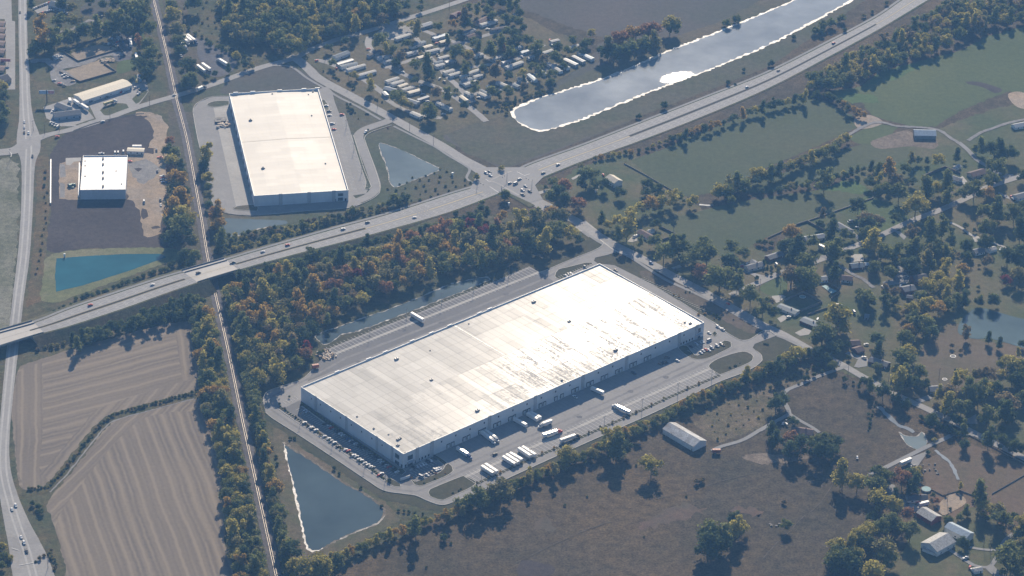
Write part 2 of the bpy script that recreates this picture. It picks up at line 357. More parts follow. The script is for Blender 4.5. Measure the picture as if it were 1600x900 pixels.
ribbon('ditch', DIT, 11, ground_mat('ditch_weeds', [(.07, .078, .04), (.12, .09, .045), (.05, .06, .034)], .06, fine=.9), 'parcel', jit=1.2)
ribbon('ditch_bed', [(x+3, y+5) for x, y in DIT[1:-1]], 1.5, GRAVEL, 'parcel', jit=.4)
# site soils, left of railway
sheet('building_site', [(75, 392), (79, 330), (78, 250), (88, 225), (110, 205), (150, 192), (200, 180), (230, 177), (245, 190), (258, 220), (262, 262), (262, 340), (266, 385), (200, 388), (130, 388)], SOIL, smooth=True, jit=1)
sheet('bare_ground', [(199, 245), (240, 238), (238, 200), (225, 185), (240, 178), (258, 190), (262, 215), (262, 262), (260, 300), (256, 330), (250, 365), (232, 371), (222, 360), (219, 335), (207, 315), (199, 312)], DIRT, smooth=True, jit=2)
sheet('bare_ground', [(93, 256), (126, 246), (126, 312), (108, 313), (93, 310)], DIRT, jit=1)
sheet('yard_slab', Zm(0, 225, 4, 375, 125, 405, 130, 412, 205, 375, 210), GRAVEL); sheet('yard_slab', Zm(0, 225, 4, 375, 240, 405, 250, 405, 335, 375, 335), GRAVEL)
sheet('yard_slab', Zm(0, 225, 4, 410, 88, 505, 85, 508, 105, 460, 112, 440, 133, 412, 130), CONC, smooth=False)
sheet('gravel_patch', Zm(0, 225, 4, 810, 120, 930, 100, 1000, 160, 900, 250, 830, 200), GRAVEL, smooth=True, jit=2)
for c in [Zm(0, 225, 4, 840, 155, 870, 150, 895, 158, 860, 172), Zm(0, 225, 4, 890, 405, 920, 410, 925, 450, 890, 470), Zm(0, 225, 4, 950, 520, 990, 512, 1000, 525, 960, 532), Zm(0, 225, 4, 750, 490, 850, 480, 870, 540, 780, 540)]:
    sheet('dark_patch', c, SOIL, smooth=True, jit=1)
sheet('grass_bank', [(70, 405), (100, 393), (180, 388), (268, 388), (284, 402), (262, 410), (200, 432), (120, 462), (90, 472), (62, 470), (55, 455), (62, 430)], BRIGHT, smooth=True, jit=1)
sheet('verge', [(0, 250), (10, 245), (28, 255), (30, 330), (22, 440), (16, 520), (0, 540), (-30, 540), (-30, 250)], ground_mat('pale_verge', [(.19, .185, .14), (.115, .12, .075), (.23, .22, .18)], .03, fine=.8), jit=2)
sheet('verge', [(55, 245), (75, 240), (80, 300), (72, 390), (62, 470), (42, 480), (50, 400), (58, 320)], ground_mat('verge_rust', [(.10, .09, .05), (.14, .095, .05), (.075, .075, .042)], .05, fine=.8), jit=1)
# sub-areas top left
sheet('paddock', Zm(0, 0, 4, 440, 335, 610, 275, 740, 305, 490, 385), SAND, jit=1.2)
sheet('paddock', Zm(0, 0, 4, 385, 450, 640, 370, 722, 445, 500, 510), SAND, jit=1.2)
sheet('gravel_yard', Zm(0, 0, 4, 700, 230, 830, 225, 830, 330, 800, 390, 700, 370, 740, 310), GRAVELD, smooth=True, jit=1)
sheet('gravel_yard', Zm(0, 0, 4, 330, 345, 390, 330, 490, 390, 400, 415, 330, 380), GRAVEL, smooth=True)
sheet('gravel_yard', Zm(0, 0, 4, 315, 470, 380, 430, 480, 500, 440, 535, 340, 520), GRAVEL, smooth=True)
ribbon('track', Zm(0, 0, 4, 190, 385, 290, 380, 370, 420, 520, 395, 650, 345, 790, 335), 9, GRAVEL, jit=1)
ribbon('track', Zm(0, 0, 4, 370, 420, 330, 460, 370, 500, 430, 525), 6, GRAVEL, jit=1)
sheet('lawn', Zm(0, 0, 4, 740, 390, 830, 375, 860, 420, 740, 460), MATS['green_lawn'], smooth=True); sheet('lawn', Zm(0, 0, 4, 830, 210, 880, 170, 900, 230, 840, 260), MATS['green_lawn'], smooth=True)
sheet('car_park', Zm(0, 0, 4, 200, 50, 300, 10, 360, 60, 240, 90), ASPHO); sheet('lawn', Zm(0, 0, 4, 500, 60, 650, -60, 760, 0, 700, 70, 560, 100), GREYF, smooth=True)
ribbon('track', Zm(0, 0, 4, 370, 200, 460, 180, 560, 130, 640, 150), 5, GRAVEL, jit=1)
sheet('truck_yard', Zm(0, 0, 4, 1110, 190, 1240, 240, 1350, 290, 1480, 370, 1440, 450, 1380, 480, 1240, 460, 1150, 420, 1110, 330), GRAVELD, smooth=True, jit=2)
sheet('yard', Zm(0, 0, 4, 270, 670, 450, 610, 560, 640, 820, 530, 860, 460, 910, 500, 930, 570, 880, 640, 860, 660, 700, 720, 500, 790, 380, 790, 290, 740), ASPHO, smooth=False)
sheet('lawn', Zm(0, 0, 4, 625, 690, 700, 650, 790, 650, 810, 680, 740, 715, 650, 720), VERGE, smooth=True); sheet('lawn', Zm(0, 0, 4, 825, 620, 900, 560, 925, 570, 870, 640, 850, 650), VERGE, smooth=True)
sheet('lawn', Zm(0, 0, 4, 200, 400, 290, 395, 345, 420, 310, 470, 340, 520, 240, 650, 210, 800, 300, 825, 395, 800, 280, 770, 260, 690, 240, 640), VERGE, jit=1)
sheet('lawn', Zm(0, 0, 4, 470, 780, 590, 740, 500, 640, 560, 660, 600, 745, 480, 785), VERGE, jit=.5)
sheet('car_park', Zm(0, 0, 4, -20, -40, 70, -40, 75, 130, 95, 135, 95, 560, 40, 560, 30, 120, -20, 120), ASPHO)
sheet('verge', [(255, -10), (285, -10), (330, 160), (262, 160)], ground_mat('rail_verge', [(.095, .082, .06), (.075, .075, .048), (.12, .10, .08)], .04, fine=.7), jit=1)
sheet('scrub', [(262, 175), (330, 175), (330, 330), (345, 440), (300, 440), (270, 320)], MATS['rail_verge'], jit=1)
# around far warehouse
sheet('verge', [(300, 150), (400, 110), (462, 98), (500, 118), (600, 186), (700, 237), (762, 280), (640, 330), (400, 392), (345, 405), (330, 330), (303, 220)], ground_mat('site_grass', [(.088, .088, .060), (.066, .082, .045), (.115, .098, .066)], .02, fine=.6), jit=1)
sheet('grass_basin', [(345, 145), (380, 112), (430, 104), (470, 110), (492, 135), (420, 142)], GREYF, smooth=True)
sheet('meadow', [(600, 330), (700, 300), (760, 288), (795, 300), (850, 330), (860, 345), (800, 330), (720, 345)], MEADOW, jit=1)
# near warehouse verges
sheet('verge', [(405, 620), (440, 605), (480, 590), (500, 545), (640, 470), (760, 425), (860, 390), (940, 368), (960, 395), (1200, 512), (1262, 548), (1180, 590), (1100, 630), (980, 680), (860, 730), (730, 790), (690, 800), (600, 780), (520, 730), (455, 685), (415, 655)], ground_mat('yard_grass', [(.060, .062, .036), (.082, .074, .048), (.048, .056, .032)], .03, fine=.5), jit=1)
sheet('verge', [(425, 665), (445, 675), (470, 700), (610, 790), (625, 815), (560, 850), (500, 875), (470, 885), (450, 870), (440, 800), (430, 720)], ground_mat('pond_verge', [(.11, .095, .062), (.075, .085, .042), (.15, .115, .08)], .03, fine=.6), jit=1)
sheet('bare_ground', [(1020, 425), (1080, 452), (1140, 485), (1190, 512), (1170, 520), (1120, 495), (1060, 462), (1000, 430)], ground_mat('brown_bank', [(.12, .095, .075), (.10, .088, .06)], .04, fine=.5), jit=1, smooth=True)
# mobile home park
sheet('lawn', [(470, 88), (540, 60), (620, 40), (740, 5), (830, 30), (930, 90), (900, 110), (830, 150), (790, 180), (740, 195), (700, 210), (660, 215), (560, 160)], DRYG, jit=1)
PARK = ASPHO
for c, wd in [(((492, 95), (505, 96), (545, 112), (580, 132), (607, 152)), 7), (((577, 58), (578, 76), (610, 105), (650, 125), (690, 140), (730, 165), (760, 190)), 7), (((585, 66), (605, 50), (640, 42), (680, 55), (720, 70), (760, 90), (800, 110)), 6),
              (((640, 42), (660, 75), (690, 110), (720, 140), (740, 160)), 6), (((600, 106), (640, 95), (700, 75), (760, 55), (800, 45)), 6), (((690, 115), (740, 105), (800, 95), (850, 70)), 6), (((720, 150), (780, 140), (830, 120), (870, 100)), 6), (((505, 98), (520, 92), (540, 100)), 5), (((620, 125), (600, 150), (640, 175), (690, 185)), 6)]:
    ribbon('street', c, wd, PARK, jit=.4)
sheet('car_park', [(590, 50), (622, 38), (640, 48), (630, 60), (600, 62)], ASPHO, smooth=True)

# ------------------------------------------------------------------ water
def shore(pts, mat, wd, off, closed=True, j=1.0, name='rock_shore', st=3):
    P = dense(pts, st, closed); cont = MB(); z = nextz('parcel')
    ribbon(name, P, wd, mat, z=z, closed=closed, jit=j, offset=off, smooth=False, cont=cont)
    o = cont.build(name, mat); return tag(o, kind='structure')
RIP = ground_mat('pale_riprap', [(.40, .38, .35), (.20, .18, .15), (.52, .50, .46)], .12, rough=.8, fine=1.0, finescale=.35, spec=.15)
RIPC = ground_mat('wet_riprap', [(.50, .48, .45), (.24, .22, .19), (.60, .58, .55)], .15, rough=.55, fine=1.0, finescale=.35, spec=.3)
CANAL = Zm(800, 0, 4, 0, 700, 60, 660, 200, 605, 400, 545, 600, 480, 800, 398, 1000, 310, 1300, 195, 1600, 72) + [(1245, -2), (1290, -25), (1400, -30), (1345, -8), (1332, 0), (1287, 25), (1250, 45), (1200, 71), (1150, 92), (1100, 112), (1025, 140), (950, 170), (900, 190), (850, 204), (832, 202), (810, 191)]
cang = ang_px(1030, 128, 1090, 110)
sheet('pond_water', CANAL, water_mat('canal_water', (.25, .265, .27), .03, patch=(G(1058, 121), 20, 11, cang)), smooth=True, jit=.5)
shore(smooth_line(CANAL, True, 6), RIPC, 2.8, 0, j=1.5)
TRI = [(443, 691), (455, 700), (490, 722), (530, 750), (575, 775), (597, 793), (601, 805), (590, 818), (560, 830), (530, 843), (505, 857), (488, 862), (480, 857), (473, 830), (465, 790), (455, 745), (447, 712)]
sheet('pond_water', TRI, water_mat('pond_water_dark', (.05, .072, .078), .04), smooth=True, jit=.3)
shore(smooth_line(TRI[10:] + TRI[:1], False, 5), RIPC, 1.3, 0, closed=False, j=.9)
shore(smooth_line(TRI[:11], False, 5), ground_mat('brown_shore', [(.17, .135, .10), (.11, .10, .07), (.26, .23, .19)], .2, fine=.8), 2.2, 0, closed=False, j=.9)
shore([(601, 806), (590, 818), (560, 830), (530, 843)], RIP, 1.2, 0, closed=False, j=.7)
LONG = Zm(400, 450, 4, 375, 305, 420, 355, 480, 335, 530, 295, 640, 270, 800, 210, 960, 150, 1160, 72, 1300, 20, 1340, 2) + [(765, 437), (762, 433), (707, 443), (692, 449), (650, 467), (612, 482), (570, 496), (530, 511), (510, 517)]
sheet('pond_water', LONG, water_mat('pond_water_green', (.07, .095, .095), .04), smooth=True, jit=.4)
shore(smooth_line(LONG, True, 5), RIP, .9, 0, j=1.1)
TEAL = [(88, 404), (140, 400), (200, 397), (250, 397), (260, 402), (200, 424), (130, 446), (88, 456), (86, 430)]
sheet('pond_water', TEAL, water_mat('pond_water_teal', (.022, .10, .125), .04, spec=.35), smooth=False, jit=.3)
FARP = [(340, 343), (346, 341), (400, 343), (448, 345), (450, 349), (425, 354), (400, 359), (370, 369), (352, 369), (345, 365), (341, 354)]
sheet('pond_water', FARP, water_mat('pond_water_grey', (.11, .135, .13), .05), smooth=True, jit=.3); shore(smooth_line(FARP[5:9], False, 4), RIP, .9, 0, closed=False)
NEP = [(592, 224), (610, 228), (635, 238), (660, 250), (686, 264), (668, 274), (640, 284), (617, 293), (610, 285), (604, 262), (597, 243)]
sheet('pond_water', NEP, water_mat('pond_water_pale', (.14, .17, .165), .05), smooth=True, jit=.3); shore(smooth_line(NEP, True, 4), RIP, .8, 0, j=.9)
RP = [(1497, 520), (1500, 503), (1513, 489), (1530, 481), (1560, 488), (1600, 499), (1660, 508), (1660, 560), (1590, 541), (1550, 530), (1520, 529)]
sheet('pond_water', RP, water_mat('pond_water_round', (.09, .125, .12), .04), smooth=True, jit=.3)
FP = Zm(1200, 675, 4, 820, 0, 850, 20, 930, 30, 960, 0, 995, 50, 980, 95, 930, 110, 870, 80, 840, 40)
sheet('pond_water', FP, MATS['pond_water_pale'], smooth=True); shore(smooth_line(FP, True, 4), RIP, .7, 0, j=.6)
ribbon('stream', Zm(1200, 450, 4, 690, 740, 750, 800, 820, 860, 870, 880, 910, 905), 4, MATS['canal_water'], jit=.8)
ribbon('stream', Zm(1200, 675, 4, 1045, 115, 1085, 150, 1130, 185, 1165, 240, 1190, 300), 3, MATS['canal_water'], jit=.6)
ribbon('stream', Zm(800, 225, 4, 1170, 380, 1220, 385, 1260, 382), 2.5, MATS['canal_water'], jit=.4)

# ------------------------------------------------------------------ railway bed
RAIL = [(230, -40), (240, 0), (250, 40), (263, 95), (277, 160), (290, 210), (300, 260), (309, 310), (316, 350), (324, 400), (336, 458), (348, 510), (362, 575), (375, 640), (388, 700), (400, 755), (412, 810), (425, 870), (440, 940)]
ribbon('railway_ballast', RAIL, 9.5, ground_mat('ballast', [(.115, .108, .110), (.135, .126, .126), (.095, .09, .094)], .08, fine=.5), jit=.5)
# ------------------------------------------------------------------ roads
LR = [(35, -30, 9), (36, 60, 9), (38, 110, 10), (39, 150, 11), (41, 185, 14), (44, 212, 22), (45, 235, 22), (44, 260, 13), (42, 330, 11), (37, 400, 11), (28, 470, 10), (18, 560, 10), (9, 650, 9), (5, 700, 10), (6, 740, 12), (15, 780, 15), (27, 820, 20), (38, 850, 25), (47, 880, 30), (60, 930, 34)]
ribbon('road', LR, 10, ASPHO, jit=.1)
for dx in (-2.4, 2.4): ribbon('road_lane_wear', [(p[0], p[1]) for p in LR], 1.6, ground_mat('worn_lane', [(.38, .372, .36), (.33, .325, .315)], .04, rough=.85, fine=.15, spec=.25), 'road', offset=dx)
NR = [(-30, 240), (20, 236), (45, 222), (75, 211), (110, 203), (160, 188), (200, 173), (240, 160), (275, 150), (330, 133), (400, 108), (440, 97), (462, 91)]
ribbon('road', [(x, y, 8.5 if x > 60 else 14) for x, y in NR], 8.5, ASPHO)
ribbon('track', [(212, 178), (235, 180), (246, 192), (247, 212), (238, 232)], 9, DIRT, jit=1.2)
ribbon('verge_strip', Zm(0, 0, 4, 460, 820, 600, 770, 800, 722, 900, 712), 2.5, ground_mat('roadside_silt', [(.05, .05, .05), (.08, .075, .07)], .1), 'road')
SR = [(452, 88), (466, 94), (482, 108), (500, 124), (550, 151), (600, 178), (645, 203), (690, 228), (722, 248), (752, 266), (775, 281), (800, 297), (850, 322), (895, 343), (925, 363), (960, 383), (1000, 403), (1050, 431), (1100, 457), (1150, 485), (1190, 508), (1222, 523), (1268, 547), (1310, 567), (1350, 590), (1400, 617), (1450, 640), (1487, 658), (1530, 681), (1600, 716), (1660, 745)]
def sw(x): return 11.5 if x < 930 else (10.5 if x < 1260 else 7.5)
ribbon('road', [(x, y, 16 if 730 < x < 860 else sw(x)) for x, y in SR], 10, ASPHO)
ribbon('road', [(462, 92), (480, 80), (505, 70), (530, 61), (560, 53), (600, 41), (640, 28), (690, 12), (760, -12)], 8, ASPHO)
sheet('concrete_pad', Zm(800, 225, 4, 390, 520, 460, 480, 560, 560, 480, 585), CONC); 
ribbon('footpath', Zm(400, 0, 4, 100, 410, 220, 420, 320, 490, 440, 560, 520, 610, 640, 670, 780, 750) , 3, CONCG)
ribbon('footpath', Zm(400, 0, 4, 860, 790, 1000, 860, 1120, 920) + [(700, 243), (727, 259), (734, 266), (729, 279), (742, 287)], 2.6, CONCG)
ribbon('footpath', Zm(800, 225, 4, 440, 545, 540, 610, 640, 665, 740, 710, 850, 780, 960, 850, 1080, 905) + [(1110, 470), (1140, 486), (1172, 505), (1196, 517)], 3.4, CONCG)
ribbon('footpath', [(1214, 525), (1240, 535), (1262, 549)], 3, CONCG)
ribbon('kerb', Zm(800, 225, 4, 550, 600, 640, 665, 720, 695), 1.4, KERB, thick=.12)
# streets among the houses
ribbon('street', [(1142, 462), (1172, 448), (1217, 428), (1250, 417), (1290, 403), (1340, 383), (1380, 366), (1425, 345), (1470, 328), (1520, 305), (1545, 292), (1640, 262)], 7.5, ASPHO)
ribbon('street', Zm(1200, 225, 4, 330, 700, 390, 725, 460, 770, 540, 820, 600, 850, 660, 900), 4, GRAVEL, jit=.4)
ribbon('footpath', Zm(1200, 225, 4, 1140, 492, 1200, 520, 1280, 575, 1380, 610, 1490, 650), 3, CONC)
ribbon('street', Zm(1200, 225, 4, 1190, -10, 1250, 40, 1300, 95, 1360, 135, 1440, 180, 1520, 200), 5, CONCG)
ribbon('track', [(1321, 215), (1345, 200), (1372, 191), (1400, 197), (1430, 199), (1465, 203), (1487, 217), (1500, 225)], 4, GRAVEL, jit=.6)
ribbon('street', Zm(1200, 0, 4, 1250, 880, 1330, 830, 1400, 805, 1500, 770, 1640, 740), 4, GRAVEL, jit=.3)
sheet('driveway', Zm(1200, 225, 4, 1195, 215, 1215, 200, 1245, 235, 1235, 255, 1200, 250), CONC); sheet('driveway', Zm(1200, 225, 4, 1460, 185, 1530, 190, 1550, 210, 1500, 235, 1475, 215), CONCG)
sheet('driveway', Zm(1200, 225, 4, 1440, 300, 1500, 325, 1520, 350, 1440, 318), ASPHO); sheet('driveway', Zm(1200, 225, 4, 1270, 565, 1320, 580, 1320, 620, 1290, 610), CONC)
sheet('driveway', Zm(1140, 380, 7.26, 100, 250, 160, 230, 200, 320, 400, 370, 380, 440, 250, 360, 140, 320), ASPHO); sheet('driveway', Zm(1140, 470, 7.26, 540, 200, 620, 160, 660, 200, 580, 250), CONC)
sheet('driveway', Zm(1140, 470, 7.26, 740, 365, 850, 310, 930, 340, 900, 385, 800, 400), CONC); sheet('driveway', Zm(1140, 470, 7.26, 1410, 750, 1460, 660, 1560, 640, 1580, 690, 1470, 760), CONCG)
sheet('driveway', Zm(1340, 380, 7.26, 460, 250, 550, 340, 600, 400, 560, 460, 420, 470, 300, 490, 280, 440, 420, 400), CONCG, smooth=True); sheet('driveway', Zm(1200, 225, 4, 520, 690, 590, 690, 600, 730, 520, 740), CONC)
sheet('driveway', Zm(1200, 225, 4, 790, 545, 820, 545, 865, 580, 850, 600), CONCG); sheet('driveway', Zm(1200, 225, 4, 500, 540, 530, 545, 570, 580, 560, 600), CONCG)
sheet('driveway', Zm(1140, 380, 7.26, 480, 600, 600, 590, 640, 610, 560, 670, 530, 680, 480, 620), CONC); sheet('driveway', Zm(800, 225, 4, 720, 610, 760, 570, 800, 565, 800, 600, 750, 615), CONC)
sheet('driveway', Zm(800, 225, 4, 995, 775, 1050, 755, 1060, 770, 1020, 785), CONC); sheet('driveway', Zm(800, 225, 4, 160, 300, 230, 282, 250, 290, 175, 315), CONC)
sheet('driveway', Zm(800, 225, 4, 370, 215, 420, 190, 430, 200, 380, 225), CONC); sheet('driveway', Zm(800, 225, 4, 510, 270, 530, 250, 545, 270, 520, 310), CONC)
ribbon('street', Zm(1200, 450, 4, 500, 490, 440, 508, 300, 560, 200, 605, 120, 640, 92, 690, 130, 780, 60, 830, -60, 895), 4.2, CONCG, jit=.3)
ribbon('street', Zm(1200, 450, 4, 130, 785, 200, 830, 280, 875, 320, 905), 3.5, CONCG); ribbon('street', [(1186, 673), (1160, 688), (1127, 698), (1112, 705)], 4, CONCG)
ribbon('street', Zm(1200, 675, 4, 1290, 20, 1180, 12, 1100, 45, 980, 100, 860, 160, 720, 230, 640, 270), 4.6, CONCG)
sheet('driveway', Zm(1200, 675, 4, 890, 160, 1010, 115, 960, 180, 930, 225, 880, 215, 900, 180), CONCG)
sheet('driveway', Zm(1200, 675, 4, 750, 340, 790, 330, 820, 400, 900, 450, 950, 470, 920, 500, 860, 490, 800, 440, 740, 380), CONCG, smooth=True)
ribbon('street', Zm(1200, 675, 4, 1130, 735, 1200, 780, 1290, 835, 1380, 845, 1420, 800, 1450, 740, 1480, 680, 1530, 640), 3.6, CONCG); ribbon('street', Zm(1200, 675, 4, 1260, 722, 1340, 735, 1430, 742), 3, CONCG)
ribbon('street', Zm(1200, 675, 4, 1380, 840, 1420, 880, 1500, 930), 8, CONCG)
sheet('bare_ground', Zm(1200, 675, 4, 1060, 470, 1120, 400, 1190, 385, 1240, 440, 1150, 500, 1090, 520), DIRT, smooth=True)
sheet('driveway', Zm(1200, 450, 4, 480, 410, 500, 400, 620, 440, 620, 490, 560, 500, 565, 450), CONCG); sheet('driveway', Zm(1200, 450, 4, 920, 700, 1000, 670, 1030, 690, 950, 720), CONCG); sheet('driveway', Zm(1200, 450, 4, 1220, 830, 1300, 790, 1310, 850, 1240, 850), CONCG)
for c in [Zm(1200, 675, 4, 430, 280, 385, 360, 300, 470, 210, 540, 130, 630, 60, 690, -40, 800), Zm(1200, 675, 4, 620, 70, 540, 130, 440, 220, 400, 300), Zm(800, 675, 4, 0, 830, 400, 640, 620, 560), Zm(800, 675, 4, 900, 420, 1100, 370, 1300, 310, 1500, 260)]:
    ribbon('footpath', c, .6, ground_mat('worn_path', [(.13, .11, .085), (.10, .085, .068)], .05), 'parcel', jit=.4)

# ------------------------------------------------------------------ near warehouse yard
YARD = [(411, 629), (414, 616), (425, 609), (450, 601), (470, 594), (484, 583), (492, 573), (503, 563), (514, 545), (600, 510), (640, 495), (700, 470), (750, 450), (827, 417), (842, 426), (855, 422), (880, 411), (905, 401), (930, 391), (940, 385), (944, 380), (965, 394), (948, 399), (930, 403), (928, 408), (934, 412), (960, 415), (1020, 445), (1060, 470), (1102, 497), (1118, 506), (1135, 520), (1157, 532), (1171, 531), (1196, 517), (1213, 525), (1179, 538), (1176, 544), (1182, 549), (1190, 556), (1191, 563), (1179, 574), (1156, 585), (1124, 597), (1088, 614), (1020, 646), (980, 664), (870, 713), (800, 745), (745, 771), (725, 778), (700, 788), (686, 789), (668, 783), (650, 775), (630, 772), (600, 767), (575, 752), (520, 715), (462, 677), (427, 655), (415, 645)]
sheet('yard_asphalt', YARD, ASPH, 'road')
sheet('truck_court', [(497, 568), (514, 548), (600, 513), (700, 473), (750, 453), (827, 420), (845, 427), (865, 440), (860, 444), (800, 466), (700, 507), (600, 548), (480, 597)], ASPHD, 'road')
sheet('car_park', [(440, 640), (470, 625), (630, 738), (660, 722), (697, 724), (690, 737), (640, 760), (610, 754), (440, 645)], ASPHD, 'road')
sheet('dock_apron', [(676, 713), (1058, 545), (1084, 560), (1020, 588), (900, 641), (800, 685), (705, 727)], ground_mat('apron_slab', [(.24, .235, .23), (.26, .254, .246), (.22, .218, .215)], .03, rough=.85, fine=.14, spec=.2), 'road')
GI = [[(1107, 573), (1120, 562), (1153, 551), (1168, 551), (1177, 557), (1176, 563), (1165, 570), (1124, 586), (1115, 580)],
      [(1060, 544), (1080, 560), (1103, 561), (1129, 550), (1143, 542), (1142, 535), (1131, 533), (1122, 540), (1104, 547), (1090, 556), (1082, 552), (1073, 541)],
      [(669, 770), (672, 765), (724, 744), (730, 746), (743, 757), (700, 779), (690, 782), (681, 780), (672, 776)],
      [(641, 748), (648, 758), (655, 760), (661, 759), (696, 745), (708, 736), (706, 729), (698, 724), (695, 729), (688, 738), (658, 750), (648, 753)],
      [(600, 751), (608, 748), (625, 756), (626, 761), (614, 760)],
      [(867, 432), (872, 422), (887, 418), (916, 411), (926, 413), (900, 424), (875, 437)],
      [(622, 733), (630, 733), (634, 738), (628, 743), (621, 740)],
      [(655, 727), (672, 717), (679, 711), (700, 725), (695, 728), (678, 717), (660, 728)],
      [(1112, 522), (1117, 518), (1121, 522), (1117, 527)]]
for g in GI:
    sheet('grass_island', g, MATS['yard_grass'], 'mark', smooth=True, step=3)
    ribbon('kerb', g, .5, KERB, 'mark', closed=True, thick=.12)
ribbon('grass_strip', [(437, 637), (470, 659), (520, 692), (570, 726), (602, 750)], 3.0, MATS['yard_grass'], 'mark'); ribbon('kerb', [(435, 640), (468, 663), (518, 696), (568, 730), (600, 753)], .5, KERB, 'mark', thick=.12)
ribbon('grass_strip', [(743, 757), (837, 715), (876, 698), (975, 654), (1060, 615), (1124, 587)], 3.2, MATS['yard_grass'], 'mark')
ribbon('grass_strip', [(471, 632), (500, 652), (550, 687), (600, 722), (621, 736)], 4.5, MATS['yard_grass'], 'mark', smooth=False); ribbon('footpath', [(471, 635), (500, 656), (550, 691), (600, 726), (622, 741)], 1.2, CONC, 'mark', smooth=False)
ribbon('footpath', [(640, 736), (660, 722), (676, 713)], 2.2, CONC, 'mark', smooth=False)
for k in (list(range(0, 1)),):
    ribbon('kerb', YARD[38:], .55, KERB, 'mark', thick=.12); ribbon('kerb', YARD[0:7], .55, KERB, 'mark', thick=.12); ribbon('kerb', YARD[28:36], .55, KERB, 'mark', thick=.12); ribbon('kerb', YARD[14:21], .5, KERB, 'mark', thick=.12)
LG1 = ((727, 746), (1109, 577)); LG2 = ((525, 553), (842, 426))
for a, b in (LG1, LG2): ribbon('concrete_strip', [a, b], 3.2, CONC, 'mark', smooth=False)
def stalls(P, Q, dirp, pitch, l0, l1, wd=.16, mat=PAINT, name='parking_marking'):
    """painted bay lines from P to Q every `pitch` metres, running along the world direction of dirp"""
    a, b = G(*P), G(*Q); n = int((b-a).length/pitch); d = (G(*dirp[1])-G(*dirp[0])); d.normalize(); u = (b-a).normalized()
    m = MB(); z = nextz('mark')
    for i in range(n+1):
        c = a+(b-a)*(i/n) if n else a
        p, q = c+d*l0, c+d*l1
        m.quad((p.x-u.x*wd, p.y-u.y*wd, z), (p.x+u.x*wd, p.y+u.y*wd, z), (q.x+u.x*wd, q.y+u.y*wd, z), (q.x-u.x*wd, q.y-u.y*wd, z))
    o = m.build(name, mat); flipfix(o); return tag(o, kind='structure')
SHORTD = ((936, 412), (1101, 503))                      # the way the short walls of the near warehouse run
stalls(LG1[0], LG1[1], SHORTD, 3.9, -4.5, 15.5, .15); stalls(LG2[0], LG2[1], SHORTD, 3.9, -14, 3.5, .15)
stalls((440, 645), (600, 752), ((452, 640), (470, 632)), 2.75, 0.5, 5.5, .13); stalls((470, 638), (620, 742), ((470, 632), (452, 640)), 2.75, 0, 5.2, .13)
stalls((442, 628), (460, 620), ((441, 628), (455, 638)), 2.75, 0, 5.5, .13)
stalls((650, 748), (695, 730), ((655, 745), (648, 740)), 2.8, 0, 5.2, .13); stalls((640, 738), (676, 722), ((640, 738), (648, 743)), 2.8, 0, 5.2, .13)
stalls((1000, 437), (1100, 490), ((1050, 465), (1062, 461)), 2.8, 1, 5.5, .13); stalls((1074, 548), (1105, 534), ((1074, 548), (1080, 552)), 2.8, 0, 5, .13)
stalls((872, 436), (925, 416), ((872, 436), (866, 432)), 2.8, -1, 4, .13)
stalls((680, 710), (1055, 545), SHORTD, 4.3, 1, 21, .05, GRAVELD, 'slab_joint')

WEAR = ground_mat('tyre_worn_asphalt', [(.185, .18, .178), (.215, .208, .204), (.16, .158, .158)], .05, rough=.85, fine=.25, finescale=.5, spec=.2)
for c, wd in (([(720, 738), (800, 703), (900, 660), (1000, 615), (1090, 573), (1150, 545)], 3), ([(712, 733), (800, 694), (900, 650), (1000, 605), (1085, 566)], 2.5), ([(540, 560), (640, 522), (740, 482), (850, 436), (905, 405)], 3), ([(424, 640), (440, 652), (520, 706), (590, 754), (640, 768), (668, 762), (722, 737)], 2.2), ([(422, 622), (450, 607), (490, 588), (540, 560)], 2.6)):
    ribbon('tyre_wear', c, wd, WEAR, 'road', jit=.35)
for x, y in ((770, 712), (850, 668), (905, 652), (985, 612), (1040, 590), (700, 741), (560, 566), (690, 505), (790, 460)):
    sheet('oil_patch', [(x-5, y), (x-1, y-2), (x+5, y-1), (x+4, y+2), (x-2, y+2)], ground_mat('oil_stained', [(.14, .138, .14), (.17, .166, .165)], .2, fine=.3), 'road', smooth=True, step=2)
# ------------------------------------------------------------------ far warehouse yard
sheet('yard_asphalt', [(500, 141), (358, 151), (331, 152), (310, 160), (302, 171), (303, 185), (310, 222), (319, 257), (325, 285), (332, 317), (342, 329), (362, 335), (400, 337), (470, 331), (540, 326), (565, 319), (545, 300), (520, 200)], ASPH, 'road')
ribbon('road', [(540, 319), (560, 314), (580, 304), (587, 292), (582, 272), (573, 248), (563, 224), (560, 213), (568, 204), (585, 197), (603, 191), (615, 185)], 10, ASPH)
sheet('car_park', [(497, 140), (511, 136), (519, 143), (523, 160), (530, 178), (539, 178), (549, 211), (562, 245), (572, 272), (577, 292), (572, 303), (547, 307), (530, 240), (505, 160)], ASPH, 'road')
sheet('truck_court', [(333, 167), (357, 164), (398, 321), (369, 324)], CONC, 'road')
for g in ([(323, 165), (330, 160), (345, 158), (358, 159), (358, 164), (335, 168)], [(364, 327), (370, 323), (398, 321), (402, 330), (375, 329)], [(499, 160), (505, 156), (512, 163), (514, 173), (506, 170)], [(549, 212), (552, 212), (568, 262), (580, 292), (577, 296), (570, 296), (572, 285), (564, 262)]):
    sheet('grass_island', g, MATS['site_grass'], 'mark', smooth=True, step=3)
    ribbon('kerb', g, .5, KERB, 'mark', closed=True, thick=.12)
